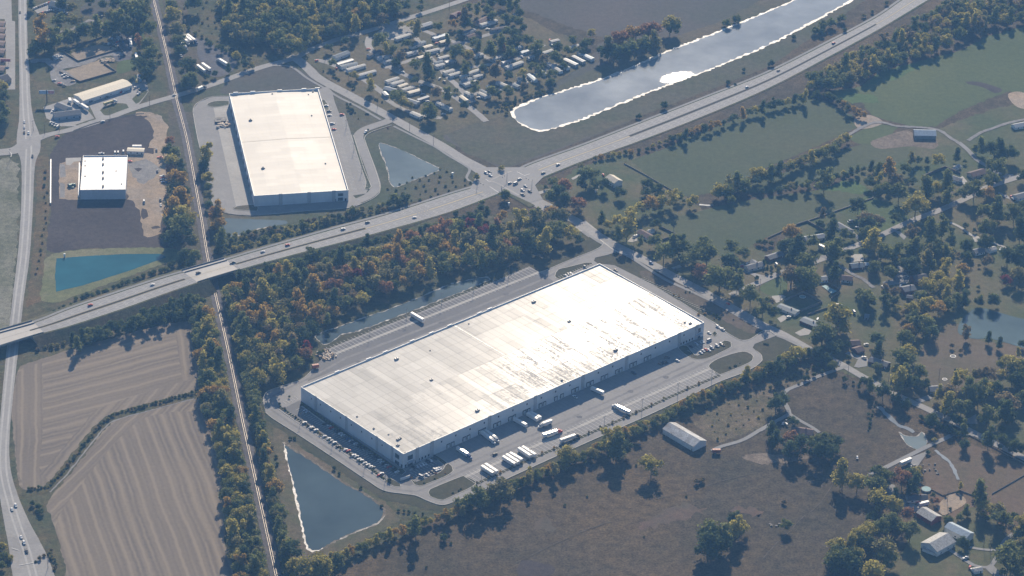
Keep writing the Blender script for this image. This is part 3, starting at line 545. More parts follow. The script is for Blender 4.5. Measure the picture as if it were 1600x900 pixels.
FK = [(358, 151), (331, 152), (310, 160), (302, 171), (303, 185), (310, 222), (319, 257), (325, 285), (332, 317), (342, 329), (362, 335), (400, 337), (470, 331), (540, 326), (565, 319), (588, 307), (594, 295), (588, 270), (572, 225), (570, 215), (580, 207), (612, 196)]
ribbon('kerb', FK, .5, KERB, 'mark', thick=.12)
stalls((505, 160), (547, 300), ((505, 160), (515, 159.4)), 2.8, 2, 7, .13); stalls((539, 182), (575, 292), ((539, 182), (529, 182.6)), 2.8, 0, 5, .13)
stalls((340, 170), (392, 318), ((340, 170), (360, 168)), 5, 0, 10, .05, GRAVELD, 'slab_joint')

# ------------------------------------------------------------------ highway on its embankment
HN = [(-90, 552), (-40, 534), (0, 521), (59, 504), (110, 484), (175, 462), (250, 437.5), (297, 424), (360, 406), (400, 394), (470, 374), (530, 357), (600, 338), (700, 306), (760, 288), (800, 274), (830, 258), (910, 229), (1000, 194), (1100, 155), (1200, 115), (1300, 65), (1370, 28), (1407, 3), (1470, -40)]
HS = [(-90, 575), (-40, 555), (0, 541), (58, 523), (110, 509), (193, 482), (250, 461.6), (310, 441), (366, 424), (400, 414), (470, 395), (540, 377), (600, 361), (700, 332), (778, 303), (850, 276), (910, 252), (1000, 220), (1100, 181), (1200, 138), (1300, 86), (1380, 42), (1450, 0), (1520, -40)]
def hz(x): return 7.2 if x < 430 else max(0.0, 7.2*(1-(x-430)/230)) 
def rail_line(pts):
    out = []
    for p in smooth_line(pts, False, 4):
        z = hz(p[0]); g = G(p[0], p[1], z); out.append(g)
    return out
NL, SL = rail_line(HN), rail_line(HS)
def resample(L, n):
    d = [0]
    for a, b in zip(L, L[1:]): d.append(d[-1]+(b-a).length)
    out = []; j = 0
    for i in range(n):
        t = d[-1]*i/(n-1)
        while j < len(L)-2 and d[j+1] < t: j += 1
        f = (t-d[j])/max(1e-6, d[j+1]-d[j]); out.append(L[j].lerp(L[j+1], f))
    return out
# cross sections perpendicular to the centre: for each north point the closest point of the south line
NHW = 420
NLr = resample(NL, NHW); SLd = resample(SL, 3000)
sec = []
for p in NLr:
    q = min(SLd, key=lambda s: (s.xy-p.xy).length_squared); sec.append((p, q))
zb = ZT['road']+.02; ZT['road'] += .06
def hw_point(i, t, dz=0.0):
    p, q = sec[i]; v = p.lerp(q, t); return (v.x, v.y, v.z+zb+dz)
def hw_off(i, m_, side, dz=0.0):
    """point m_ metres outside the north (side 0) or south (1) pavement edge"""
    p, q = sec[i]; d = (q-p).normalized(); v = (p-d*m_) if side == 0 else (q+d*m_); return (v.x, v.y, v.z+zb+dz)
def hw_strip(name, t0, t1, mat, dz, rngs=None, kind='structure', side=None, m=None, parent=None):
    V = []; F = []
    for a, b in (rngs or [(0, NHW-1)]):
        for i in range(a, b):
            k = len(V)
            if side is None: V += [hw_point(i, t0, dz), hw_point(i+1, t0, dz), hw_point(i+1, t1, dz), hw_point(i, t1, dz)]
            else: V += [hw_off(i, t0, side, dz), hw_off(i+1, t0, side, dz), hw_off(i+1, t1, side, dz), hw_off(i, t1, side, dz)]
            F.append((k, k+1, k+2, k+3))
    o = link(name, V, F, mat, parent); bm = bmesh.new(); bm.from_mesh(o.data)
    bmesh.ops.remove_doubles(bm, verts=bm.verts, dist=.001); bm.to_mesh(o.data); bm.free(); flipfix(o)
    return tag(o, kind=kind) if kind else o
def sec_px(i):
    """photo column of section i"""
    p, q = sec[i]; c = (p+q)/2; v = c-Vector((0, 0, H)); zc = v.dot(FW); return 800+FPX*v.dot(CR)/zc
PX = [sec_px(i) for i in range(NHW)]
def idx(x): return min(range(NHW), key=lambda i: abs(PX[i]-x))
iA0, iA1, iB0, iB1 = 0, idx(44), idx(318), idx(353)
iDA, iDB0, iDB1 = idx(60), idx(300), idx(364)
HWM = ground_mat('highway_asphalt', [(.25, .244, .24), (.27, .264, .256), (.232, .228, .226)], .02, rough=.85, fine=.12, finescale=.5, spec=.25)
land = [(iA1, iB0), (iB1, NHW-1)]; pave = [(iDA, iDB0), (iDB1, NHW-1)]
hw_strip('highway_shoulder', 0, 4.5, VERGE, -.02, land, side=0); hw_strip('highway_shoulder', 0, 2.0, VERGE, -.02, land, side=1)
hw_strip('highway', 0, 1, HWM, .0, pave)
i7, i8 = idx(570), idx(985)
hw_strip('highway_median', .44, .56, ground_mat('median_gravel', [(.065, .058, .046), (.055, .055, .04)], .05, fine=.4), .012, [(iA1+1, iB0-6), (iB1+3, i7), (i8, idx(1368))])
hw_strip('highway_marking', .485, .515, YPAINT, .012, [(i7, idx(770)), (idx(820), i8), (idx(1368), NHW-1)])
for t in (.015, .985): hw_strip('highway_marking', t-.006, t+.006, PAINT, .018, pave)
for t in (.43, .57): hw_strip('highway_marking', t-.005, t+.005, YPAINT, .02, [(iA1+4, i7)])
dash = [(i, i+1) for i in range(iA1, NHW-1, 3) if not (iDB0 <= i <= iDB1) and i > iDA]
for t in (.17, .30, .70, .83): hw_strip('highway_marking', t-.006, t+.006, PAINT, .016, dash)
for t in (.10, .24, .36, .64, .77, .90): hw_strip('lane_wear', t-.02, t+.02, ground_mat('worn_highway', [(.33, .322, .312), (.30, .295, .29)], .03, rough=.85, fine=.12, spec=.25), .008, pave)
hw_strip('footpath', 1.6, 4.4, CONCG, .01, pave, side=0)
# slopes
for side, nm, m0 in ((0, 'embankment', 4.5), (1, 'embankment', 2.0)):
    V = []; F = []
    for a, b in land:
        for i in range(a, b):
            k = len(V); r_ = []
            for j in (i, i+1):
                z = sec[j][0].z; top = hw_off(j, m0, side, -.02); gx = hw_off(j, m0+2.0*(z+zb), side); r_.append((top, (gx[0], gx[1], -.05)))
            V += [r_[0][0], r_[1][0], r_[1][1], r_[0][1]]; F.append((k, k+1, k+2, k+3))
    o = link(nm, V, F, ground_mat('embankment_grass', [(.075, .078, .042), (.105, .085, .05), (.05, .06, .034)], .05, fine=.9)); flipfix(o); tag(o, kind='structure')
# intersection paving
sheet('junction', [(752, 262), (800, 262), (838, 262), (850, 276), (836, 290), (848, 312), (826, 318), (790, 300), (765, 303), (735, 295), (742, 280)], HWM, 'road')
ZT['mark'] = max(ZT['mark'], zb+.03)
ribbon('concrete_strip', Zm(690, 220, 7.26, 540, 455, 640, 490, 760, 560, 880, 625), 2.5, CONC, 'mark'); ribbon('concrete_strip', Zm(690, 220, 7.26, 560, 450, 700, 385, 790, 350), 2.0, CONC, 'mark')
for c in [Zm(690, 220, 7.26, 855, 355, 940, 400), Zm(690, 220, 7.26, 545, 525, 660, 600), Zm(690, 220, 7.26, 500, 440, 540, 470, 560, 470), Zm(690, 220, 7.26, 940, 400, 1000, 380), Zm(690, 220, 7.26, 740, 505, 800, 490), [(18, 857), (30, 861)], [(30, 884), (52, 880)], [(14, 236), (18, 241), (17, 246)]]:
    ribbon('stop_line', c, .7, PAINT, 'mark', smooth=False)
sheet('turf', Zm(690, 220, 7.26, 640, 600, 720, 585, 860, 640, 1060, 740, 1000, 760, 800, 650), VERGE, 'mark', smooth=True)

print('TIERS', ZT, zb)
# ================================================================== large buildings
def roof_mat(name, col, rough=.35, spec=.8, var=.25, px=6.0, py=30.0, ribs=True, stain=0.0, metal=0.0, ribh=.06):
    m, nt, p = base_mat(name); P = N(nt, 'ShaderNodeTexCoord').outputs['Object']
    s = N(nt, 'ShaderNodeSeparateXYZ'); nt.links.new(P, s.inputs[0])
    fx = mth(nt, 'FLOOR', mth(nt, 'DIVIDE', s.outputs[0], px)); fy = mth(nt, 'FLOOR', mth(nt, 'DIVIDE', mth(nt, 'ADD', s.outputs[1], mth(nt, 'MULTIPLY', mth(nt, 'SINE', fx), 9)), py))
    cb = N(nt, 'ShaderNodeCombineXYZ'); nt.links.new(fx, cb.inputs[0]); nt.links.new(fy, cb.inputs[1])
    wn = N(nt, 'ShaderNodeTexWhiteNoise', noise_dimensions='2D'); nt.links.new(cb.outputs[0], wn.inputs[0])
    fx2 = mth(nt, 'FLOOR', mth(nt, 'DIVIDE', s.outputs[0], px*4.3)); cb2 = N(nt, 'ShaderNodeCombineXYZ'); nt.links.new(fx2, cb2.inputs[0]); nt.links.new(mth(nt, 'FLOOR', mth(nt, 'DIVIDE', s.outputs[1], py*1.2)), cb2.inputs[1])
    wn2 = N(nt, 'ShaderNodeTexWhiteNoise', noise_dimensions='2D'); nt.links.new(cb2.outputs[0], wn2.inputs[0])
    a = mth(nt, 'ADD', mth(nt, 'MULTIPLY', wn.outputs[0], .5), mth(nt, 'MULTIPLY', wn2.outputs[0], .5))
    n1 = noise(nt, P, .03, 6, .7); n2 = noise(nt, P, .6, 3, .7, .3, .7)
    a = mth(nt, 'ADD', mth(nt, 'MULTIPLY', a, .75), mth(nt, 'MULTIPLY', n1, .18)); a = mth(nt, 'ADD', a, mth(nt, 'MULTIPLY', n2, .1))
    ln = mth(nt, 'LESS_THAN', mth(nt, 'FRACT', mth(nt, 'DIVIDE', s.outputs[0], px)), .13); l2 = mth(nt, 'LESS_THAN', mth(nt, 'FRACT', mth(nt, 'DIVIDE', s.outputs[1], 14.0)), .05)
    a = mth(nt, 'SUBTRACT', a, mth(nt, 'MULTIPLY', mth(nt, 'MAXIMUM', ln, l2), .28)); cl = N(nt, 'ShaderNodeClamp'); nt.links.new(a, cl.inputs[0]); a = cl.outputs[0]
    c = mixc(nt, a, tuple(x*(1-var) for x in col), col)
    rr = mth(nt, 'MULTIPLY_ADD', a, -.10, rough+.05)
    if stain:
        # dirt settled in a grid over the purlins
        g = N(nt, 'ShaderNodeMapping'); nt.links.new(P, g.inputs[0]); g.inputs['Scale'].default_value = (.34, .03, 1)
        st = noise(nt, g.outputs[0], 1.0, 5, .75, .46, .68); st = mth(nt, 'MULTIPLY', st, noise(nt, P, .014, 2, .5, .36, .50)); st = mth(nt, 'MULTIPLY', st, mth(nt, 'LESS_THAN', s.outputs[1], 0.0))
        st = mth(nt, 'MULTIPLY', st, noise(nt, P, .55, 2, .6, .35, .6)); st = mth(nt, 'MULTIPLY', st, stain)
        c = mixc(nt, st, c, tuple(x*.62 for x in col)); rr = mth(nt, 'ADD', rr, mth(nt, 'MULTIPLY', st, .35))
    nt.links.new(c, p.inputs['Base Color'])
    nt.links.new(rr, p.inputs['Roughness'])
    p.inputs['Specular IOR Level'].default_value = spec
    if stain: nt.links.new(mth(nt, 'MULTIPLY', mth(nt, 'MULTIPLY_ADD', a, 1.3*spec, .2*spec), mth(nt, 'SUBTRACT', 1.0, mth(nt, 'MINIMUM', mth(nt, 'MULTIPLY', st, 1.6), 1.0))), p.inputs['Specular IOR Level'])
    p.inputs['Metallic'].default_value = metal
    if ribs:
        wv = mth(nt, 'SINE', mth(nt, 'MULTIPLY', s.outputs[0], 2*math.pi/.9)); wv = mth(nt, 'MULTIPLY', wv, 1.0)
        b = N(nt, 'ShaderNodeBump'); b.inputs['Distance'].default_value = ribh; b.inputs['Strength'].default_value = 1
        nt.links.new(wv, b.inputs['Height']); nt.links.new(b.outputs[0], p.inputs['Normal'])
    MATS[name] = m; return m
WALLW = plain('painted_precast', (.62, .64, .66), .7, .06, scale=.08); PIL = plain('grey_precast', (.42, .43, .45), .7, .06, scale=.1)
COPE = plain('white_coping', (.78, .77, .74), .5, .05); GLASS = plain('dark_glass', (.03, .04, .05), .12, 0, spec=.8)
DKFR = plain('dock_seal', (.045, .045, .05), .85, .1); DOORM = plain('door_panel', (.55, .56, .57), .6, .08); RTU = plain('rooftop_unit_metal', (.42, .40, .37), .5, .15); RTUD = plain('dark_curb', (.12, .115, .11), .7, .1)

class Frame:
    """rectangle on the ground from four roof corners seen in the photo at height h: A far-left, B far, C near-right, D near"""
    def __init__(s, cs, h):
        g = [G(x, y, h) for x, y in cs]; s.c = sum(g, Vector())/4; s.c.z = 0; s.h = h
        u = ((g[1]-g[0])+(g[2]-g[3])); s.L = u.length/2; u.normalize(); s.u = u
        v = ((g[3]-g[0])+(g[2]-g[1])); s.W = v.length/2
        s.rz = math.atan2(u.y, u.x); s.v = Vector((-u.y, u.x, 0)); s.sgn = 1 if v.dot(s.v) > 0 else -1
    def loc(s, p):
        d = p-s.c; return d.dot(s.u), d.dot(s.v)
    def lpx(s, x, y, z): return s.loc(G(x, y, z))
def big_shed(cs, h, name, label, cat, roofm, wallm, rise=.9, par=1.0, group=None):
    F = Frame(cs, h); r = empty(name, F.c, F.rz, label, cat, group); hl, hw = F.L/2, F.W/2; t = .4
    m = MB()
    for (x0, y0, x1, y1) in ((-hl, -hw, hl, -hw), (hl, -hw, hl, hw), (hl, hw, -hl, hw), (-hl, hw, -hl, -hw)):
        m.quad((x0, y0, -.1), (x1, y1, -.1), (x1, y1, h), (x0, y0, h))
    il, iw = hl-t, hw-t
    for (x0, y0, x1, y1) in ((il, -iw, -il, -iw), (il, iw, il, -iw), (-il, iw, il, iw), (-il, -iw, -il, iw)):
        m.quad((x0, y0, h-2.2), (x1, y1, h-2.2), (x1, y1, h), (x0, y0, h))
    m.build('wall', wallm, r)
    m = MB()
    for (x0, y0, x1, y1, X0, Y0, X1, Y1) in ((-hl, -hw, hl, -hw, -il, -iw, il, -iw), (hl, -hw, hl, hw, il, -iw, il, iw), (hl, hw, -hl, hw, il, iw, -il, iw), (-hl, hw, -hl, -hw, -il, iw, -il, -iw)):
        m.quad((x0, y0, h+.004), (x1, y1, h+.004), (X1, Y1, h+.004), (X0, Y0, h+.004))
    m.build('coping', COPE, r)
    m = MB(); ze = h-par-rise; zr = h-par+.2 if par < 1.2 else h-par
    m.quad((-il, -iw, ze), (il, -iw, ze), (il, 0, zr), (-il, 0, zr)); m.quad((-il, 0, zr), (il, 0, zr), (il, iw, ze), (-il, iw, ze))
    m.build('roof', roofm, r)
    F.roofz = lambda y: ze+(zr-ze)*(1-abs(y)/iw)
    return r, F
def wall_box(F, r, name, face, s0, s1, z0, z1, depth, mat, out=.0):
    """box on a long ('s' near, 'n' far) or short ('w' left, 'e' right) wall; s0..s1 local position along it"""
    hl, hw = F.L/2, F.W/2; m = MB(); near = -hw if F.sgn < 0 else hw
    if face in 'sn':
        y = near if face == 's' else -near; sg = 1 if y > 0 else -1
        m.box(s0, s1, min(y-sg*.05, y+sg*depth), max(y-sg*.05, y+sg*depth), z0, z1)
    else:
        x = -hl if face == 'w' else hl; sg = 1 if x > 0 else -1
        m.box(min(x-sg*.05, x+sg*depth), max(x-sg*.05, x+sg*depth), s0, s1, z0, z1)
    return m.build(name, mat, r)
ROOF1 = roof_mat('standing_seam_roof', (.74, .705, .63), 0.20, .010, .40, 6.5, 34, stain=1.0, ribh=.004)
WC = [(470.7, 604.2), (936.2, 412), (1101.2, 503), (630, 709.5)]
W1, F1 = big_shed(WC, 14.5, 'warehouse', 'huge white warehouse with long row of dock doors beside the truck court', 'warehouse', ROOF1, WALLW, .5, .7)
def on_edge(F, x, a, b, h, axis):
    y = a[1]+(b[1]-a[1])*(x-a[0])/(b[0]-a[0]); return F.lpx(x, y, h)[axis]
sE = lambda x: on_edge(F1, x, WC[3], WC[2], 14.5, 0); sW = lambda x: on_edge(F1, x, WC[0], WC[3], 14.5, 1)
for x in (652, 675, 765, 836.5, 911, 979.5, 1062, 1089): wall_box(F1, W1, 'pilaster', 's', sE(x)-1.6, sE(x)+1.6, 0, 15.1, .5, PIL)
for x in (494, 541.5, 589, 612.5): s_ = sW(x); wall_box(F1, W1, 'pilaster', 'w', s_-1.3, s_+1.3, 0, 15.1, .5, PIL)
for x, n in ((704, 2), (729, 2), (753.5, 2), (777, 2), (800.5, 2), (823, 2), (848, 2), (869, 1), (878.5, 1), (899, 2), (922.5, 2), (945, 2), (967.5, 2), (990, 2), (1012.5, 2)):
    for k in range(n):
        s_ = sE(x)+(k-(n-1)/2)*4.6
        d = wall_box(F1, W1, 'dock_door', 's', s_-1.9, s_+1.9, 1.1, 5.2, .35, DKFR); wall_box(F1, d, 'door_panel', 's', s_-1.35, s_+1.35, 1.3, 4.5, .42, DOORM)
for i in range(18):
    s_ = sE(690+22.3*i)
    if 690+22.3*i < 1075: wall_box(F1, W1, 'window', 's', s_-.7, s_+.7, 9.3, 11.0, .06, GLASS)
for x in (487, 501, 517, 532, 549, 565, 581, 597): s_ = sW(x); wall_box(F1, W1, 'window', 'w', s_-.6, s_+.6, 8.6, 10.2, .06, GLASS)
for x in (655, 660, 665, 670, 1065, 1069.5, 1074, 1078.5, 1083): wall_box(F1, W1, 'window', 's', sE(x)-.9, sE(x)+.9, 1.2, 3.4, .06, GLASS)
for a, b in ((637, 645), (1088.5, 1095.5)):
    wall_box(F1, W1, 'office_window', 's', sE(a), sE(b), 6.2, 10.4, .1, GLASS); wall_box(F1, W1, 'office_window', 's', sE(a), sE(b), .3, 3.6, .1, GLASS); wall_box(F1, W1, 'canopy', 's', sE(a)-1, sE(b)+1, 4.4, 4.9, 2.4, PIL)
for a, b in ((617, 623.5),):
    wall_box(F1, W1, 'office_window', 'w', min(sW(a), sW(b)), max(sW(a), sW(b)), 6.2, 10.4, .1, GLASS); wall_box(F1, W1, 'office_window', 'w', min(sW(a), sW(b)), max(sW(a), sW(b)), .3, 3.6, .1, GLASS)
for x in (611.5, 627.5): s_ = sW(x); wall_box(F1, W1, 'door', 'w', s_-.9, s_+.9, 0, 3.2, .12, GLASS)
for x in (634, 650): s_ = sE(x); wall_box(F1, W1, 'door', 's', s_-.9, s_+.9, 0, 3.2, .12, GLASS)
hl, hw = F1.L/2, F1.W/2
m = MB(); jx = F1.lpx(790, 556, 14)[0]
for y0, y1 in ((-hw+.5, 0), (0, hw-.5)):
    for dx in (-.5,):
        m.quad((jx-.45, y0, F1.roofz(y0)+.12), (jx+.45, y0, F1.roofz(y0)+.12), (jx+.45, y1, F1.roofz(y1)+.12), (jx-.45, y1, F1.roofz(y1)+.12))
o = m.build('roof_joint', RTU, W1); flipfix(o)
def rtu(F, r, px, py, l, w_, hh, mat=None):
    x, y = F.lpx(px, py, F.h-1); z = F.roofz(y); m = MB(); l *= .75; w_ *= .75; hh *= .7; m.box(x-l/2-.25, x+l/2+.25, y-w_/2-.25, y+w_/2+.25, z-.1, z+.4, 1); m.box(x-l/2, x+l/2, y-w_/2, y+w_/2, z+.4, z+hh, 0); m.cyl(x, y, z+hh, z+hh+.3, w_*.3, w_*.3, 8, 1)
    return m.build('rooftop_unit', [mat or RTU, RTUD], r)
for px, py, l, w_, hh in [(619.5, 561.5, 4.5, 2.6, 2.2), (674, 594.5, 3, 2.4, 1.6), (746, 642, 4.5, 2.6, 2.2), (834, 472, 4.5, 2.6, 2.2), (889.5, 503, 3.2, 2.4, 1.6), (962, 547.5, 4.5, 2.6, 2.4), (878, 594.5, 1.8, 1.8, 1.6), (1078.5, 505.5, 3, 2, 1.8), (1070, 504, 1.6, 1.6, 1.2), (622, 687, 3.4, 2.4, 2), (625, 685, 2.4, 2.4, 1.8), (621.5, 696, 3, 2.2, 1.8), (558, 652, 1.2, 1.2, 1.2), (584, 670.5, 1.4, 1.4, 1.4), (672, 548, 1, 1, .8), (732.5, 506, 1, 1, .8), (634, 707, 2, 1.2, 1), (607, 679.5, 1, 1, .8)]: rtu(F1, W1, px, py, l, w_, hh)
# raised skylight curbs and scuppers seen over the far parapet
for x in (527, 576, 602, 644, 674, 703, 749, 765): 
    s_ = F1.lpx(x, 604.2+(412-604.2)*(x-470.7)/(936.2-470.7), 14.5)[0]; wall_box(F1, W1, 'scupper', 'n', s_-2.6, s_+2.6, 13.4, 15.0, .7, COPE)

ROOF2 = roof_mat('membrane_roof', (.60, .56, .49), .62, .35, .07, 7, 25, ribs=False)
FC = [(358.2, 145.7), (497, 138.2), (544.5, 296.5), (396.7, 306.2)]
FCr = [FC[1], FC[2], FC[3], FC[0]]       # long axis runs down the picture
W2, F2 = big_shed(FCr, 12.0, 'warehouse', 'cream roofed warehouse beside the railway with pale concrete court on its left', 'warehouse', ROOF2, WALLW)
e2 = lambda x, a, b, ax: on_edge(F2, x, a, b, 12.0, ax)
face2 = 'e'; 
for x in (438.5, 483, 521.5): s_ = on_edge(F2, x, FC[3], FC[2], 12, 1); wall_box(F2, W2, 'pilaster', 'e', s_-1.6, s_+1.6, 0, 12.5, .5, PIL)
for z0, z1 in ((6, 9), (1, 4.3)):
    a_, b_ = sorted((on_edge(F2, 528, FC[3], FC[2], 12, 1), on_edge(F2, 536, FC[3], FC[2], 12, 1))); wall_box(F2, W2, 'office_window', 'e', a_, b_, z0, z1, .12, GLASS)
for x in (523.5, 540): s_ = on_edge(F2, x, FC[3], FC[2], 12, 1); wall_box(F2, W2, 'door', 'e', s_-.9, s_+.9, 0, 3.2, .12, GLASS)
for i in range(12):
    wall_box(F2, W2, 'dock_door', 's' , -F2.L/2+20+i*16, -F2.L/2+24+i*16, 1.2, 5, .3, DKFR)
for x in (368, 395, 437, 475, 496): 
    s_ = on_edge(F2, x, FC[0], FC[1], 12, 1); wall_box(F2, W2, 'scupper', 'w', s_-2.4, s_+2.4, 11, 12.7, .8, COPE)
for px, py, l, w_, hh in [(391.5, 187.5, 2.4, 4, 2), (411, 262.5, 2.4, 4, 2), (487, 180, 1.3, 1.3, 1.2), (508.5, 255, 1.3, 1.3, 1.2), (489, 142.5, 1.6, 1.6, 1.4), (425.5, 147, 1.4, 1.4, 1), (482, 147, 1, 1, 1)]: rtu(F2, W2, px, py, l, w_, hh)
m = MB(); jx = F2.lpx(440, 216, 12)[0]
for y0, y1 in ((-F2.W/2+.5, 0), (0, F2.W/2-.5)): m.quad((jx-.35, y0, F2.roofz(y0)+.1), (jx+.35, y0, F2.roofz(y0)+.1), (jx+.35, y1, F2.roofz(y1)+.1), (jx-.35, y1, F2.roofz(y1)+.1))
flipfix(m.build('roof_joint', plain('tan_joint', (.5, .44, .34), .7, .1), W2))

ROOF3 = roof_mat('white_membrane_roof', (.80, .78, .74), .55, .4, .05, 8, 25, ribs=False)
SC = [(197.5, 242.5), (198.2, 295.7), (127.5, 296.7), (127.5, 243)]
W3, F3 = big_shed([SC[3], SC[0], SC[1], SC[2]], 10.5, 'warehouse', 'small square white roofed warehouse on the bare soil building site', 'warehouse', ROOF3, plain('blue_grey_panel', (.44, .46, .50), .7, .06), .3, .7)
for y in (249, 258, 270.5, 279.5, 292): rtu(F3, W3, 161, y, 1.7, 3, 2.2, RTUD)
for x in (150, 173.5):
    s_ = on_edge(F3, x, SC[2], SC[1], 10.5, 0); wall_box(F3, W3, 'coping_step', 's', s_-.3, s_+.3, 10.3, 11, .3, COPE)
for px, py in [(181.5, 268), (133, 252), (133, 259.5), (133, 276), (190, 288)]: rtu(F3, W3, px, py, 1, 1, .8)

# ================================================================== small buildings
WH = plain('white_siding', (.66, .66, .64), .7, .06); CREAM = plain('cream_siding', (.55, .49, .38), .75, .08); BRICK = plain('red_brick', (.17, .075, .055), .85, .15, scale=2); BLUEG = plain('blue_grey_siding', (.28, .33, .38), .7, .08); GRYW = plain('grey_siding', (.33, .33, .33), .7, .08); TANW = plain('tan_siding', (.42, .35, .26), .8, .08); REDW = plain('red_siding', (.22, .05, .04), .8, .1)
RG = plain('grey_shingle', (.17, .175, .185), .75, .18, scale=1.5, spec=.4); RD = plain('dark_shingle', (.07, .07, .08), .8, .15, scale=1.5, spec=.3); RB = plain('brown_shingle', (.14, .095, .085), .8, .15, scale=1.5, spec=.3); RBL = plain('slate_blue_shingle', (.13, .165, .195), .7, .15, scale=1.5, spec=.4)
RW = plain('white_metal_roof', (.40, .395, .375), .7, .25, scale=.8, spec=.3); RP = plain('pale_blue_metal_roof', (.36, .43, .48), .5, .1, scale=.6, spec=.4); RC = plain('cream_metal_roof', (.55, .49, .38), .6, .1, scale=.6, spec=.3); RGM = plain('grey_metal_roof', (.26, .28, .30), .45, .12, scale=.6, spec=.6)
RUST = ground_mat('rusted_roof', [(.44, .44, .43), (.34, .34, .34), (.27, .22, .18)], .15, rough=.6, fine=.6, spec=.3)
def gable(x1, y1, x2, y2, w_, name, label, cat, roofm, wallm, hw_=2.7, rise=None, group=None, over=.4, wins=2, door=True, chim=False, parent=None, z0=0.0, parts=('wall', 'roof')):
    hr = hw_+(rise if rise is not None else w_*.22); a, b = G(x1, y1, hr), G(x2, y2, hr); c = (a+b)/2; d = b-a; L = d.length; rz = math.atan2(d.y, d.x)
    if parent is None: r = empty(name, (c.x, c.y, 0), rz, label, cat, group); ox, oy, cr, sr = 0, 0, 1, 0
    else:
        r = parent; iv = c-parent.location; pz = parent.rotation_euler.z
        ox = iv.x*math.cos(-pz)-iv.y*math.sin(-pz); oy = iv.x*math.sin(-pz)+iv.y*math.cos(-pz); cr, sr = math.cos(rz-pz), math.sin(rz-pz)
    T = lambda x, y, z: (ox+x*cr-y*sr, oy+x*sr+y*cr, z)
    m = MB(); l, q = L/2, w_/2
    for (xa, ya, xb, yb) in ((-l, -q, l, -q), (l, q, -l, q)): m.quad(T(xa, ya, -.1), T(xb, yb, -.1), T(xb, yb, hw_), T(xa, ya, hw_))
    for s_ in (-1, 1): m.poly([T(s_*l, -s_*q, -.1), T(s_*l, s_*q, -.1), T(s_*l, s_*q, hw_), T(s_*l, 0, hr-.05), T(s_*l, -s_*q, hw_)])
    m.build(parts[0], wallm, r)
    m = MB(); L2, q2 = l+over, q+over; ze = hw_-over*(hr-hw_)/q; tk = .18
    for s_ in (-1, 1):
        a1 = [T(-L2, s_*q2, ze), T(L2, s_*q2, ze), T(L2, 0, hr), T(-L2, 0, hr)]; a2 = [(p[0], p[1], p[2]+tk) for p in a1]
        m.poly(a2 if s_ < 0 else a2[::-1]); m.poly(a1[::-1] if s_ < 0 else a1); m.quad(a1[0], a1[1], a2[1], a2[0]); m.quad(a1[1], a1[2], a2[2], a2[1]); m.quad(a1[3], a1[0], a2[0], a2[3])
    rf = m.build(parts[1], roofm, r)
    if chim:
        m = MB(); k = len(m.v); m.box(-.45, .45, -.45, .45, 0, 1.6); dx = l*.35; m.v = [T(dx+v[0], v[1], hr-.5+v[2]) for v in m.v]; m.build('chimney', BRICK, rf)
    for i in range(wins):
        f = (i+1)/(wins+1) if not door else (i+.6)/(wins+.6)
        m = MB(); x = -l+L*f; 
        for s_ in (-1, 1):
            y = s_*(q+.03); pts = [T(x-.7, y, 1.0), T(x+.7, y, 1.0), T(x+.7, y, 2.1), T(x-.7, y, 2.1)]; m.poly(pts if s_ < 0 else pts[::-1])
        m.build('window', GLASS, r)
    if door:
        m = MB(); x = l-1.8
        for s_ in (-1, 1):
            y = s_*(q+.03); pts = [T(x-.45, y, .1), T(x+.45, y, .1), T(x+.45, y, 2.1), T(x-.45, y, 2.1)]; m.poly(pts if s_ < 0 else pts[::-1])
        m.build('door', COPE if wallm is BRICK else RD, r)
    return r
def zz(ox, oy, s): return lambda *c: tuple(v/s+(ox if i % 2 == 0 else oy) for i, v in enumerate(c))
E5 = zz(1140, 380, 7.26); E6 = zz(1140, 470, 7.26); E7 = zz(1340, 380, 7.26); Q81 = zz(1200, 225, 4); Q12 = zz(1200, 450, 4); Q16 = zz(1200, 675, 4); Q71 = zz(800, 225, 4); Q4 = zz(1200, 0, 4); Q1 = zz(0, 0, 4)
HG = 'houses among the trees'
hh = gable(*E5(190, 258, 370, 212), 8.5, 'house', 'grey-green L shaped house at end of the curved drive above the junction', 'house', RG, WH, group=HG, chim=True); gable(*E5(255, 185, 300, 225), 7, '', '', '', RG, WH, parent=hh, parts=('wing_wall', 'wing_roof'), wins=0, door=False)
gable(*E5(430, 148, 590, 95), 8, 'house', 'long low house with grey roof just above the L shaped house', 'house', RG, BRICK, group=HG)
gable(*E5(1010, 385, 1105, 375), 7.5, 'house', 'small pale roofed outbuilding beside the fenced swimming pool', 'outbuilding', RGM, WH, group=HG, wins=1)
gable(*E5(1275, 365, 1395, 380), 9, 'house', 'small dark brown roofed house with white walls beside the gravel lane', 'house', RB, WH, group=HG)
gable(*E5(1375, 235, 1515, 222), 9, 'house', 'blue-grey roofed house above the gravel lane with turquoise shed beside it', 'house', RBL, BRICK, group=HG, chim=True)
gable(*E5(1535, 225, 1585, 225), 5, 'shed', 'small turquoise roofed shed against the blue-grey house', 'shed', RP, BLUEG, wins=0)
gable(*E5(560, 695, 770, 775), 8.5, 'house', 'teal roofed house joined to the large dark fenced garden', 'house', RBL, WH, group=HG, chim=True, rise=1)
gable(*E6(830, 190, 1010, 265), 9, 'house', 'teal roofed house with half round pale driveway by the road', 'house', RBL, BRICK, group=HG, chim=True, rise=1.1)
hh = gable(*E6(1375, 455, 1475, 450), 9, 'house', 'purplish brown two part house behind the roadside trees', 'house', RB, BRICK, group=HG); gable(*E6(1420, 540, 1500, 515), 9, '', '', '', RB, BRICK, parent=hh, parts=('wing_wall', 'wing_roof'), wins=1, door=False)
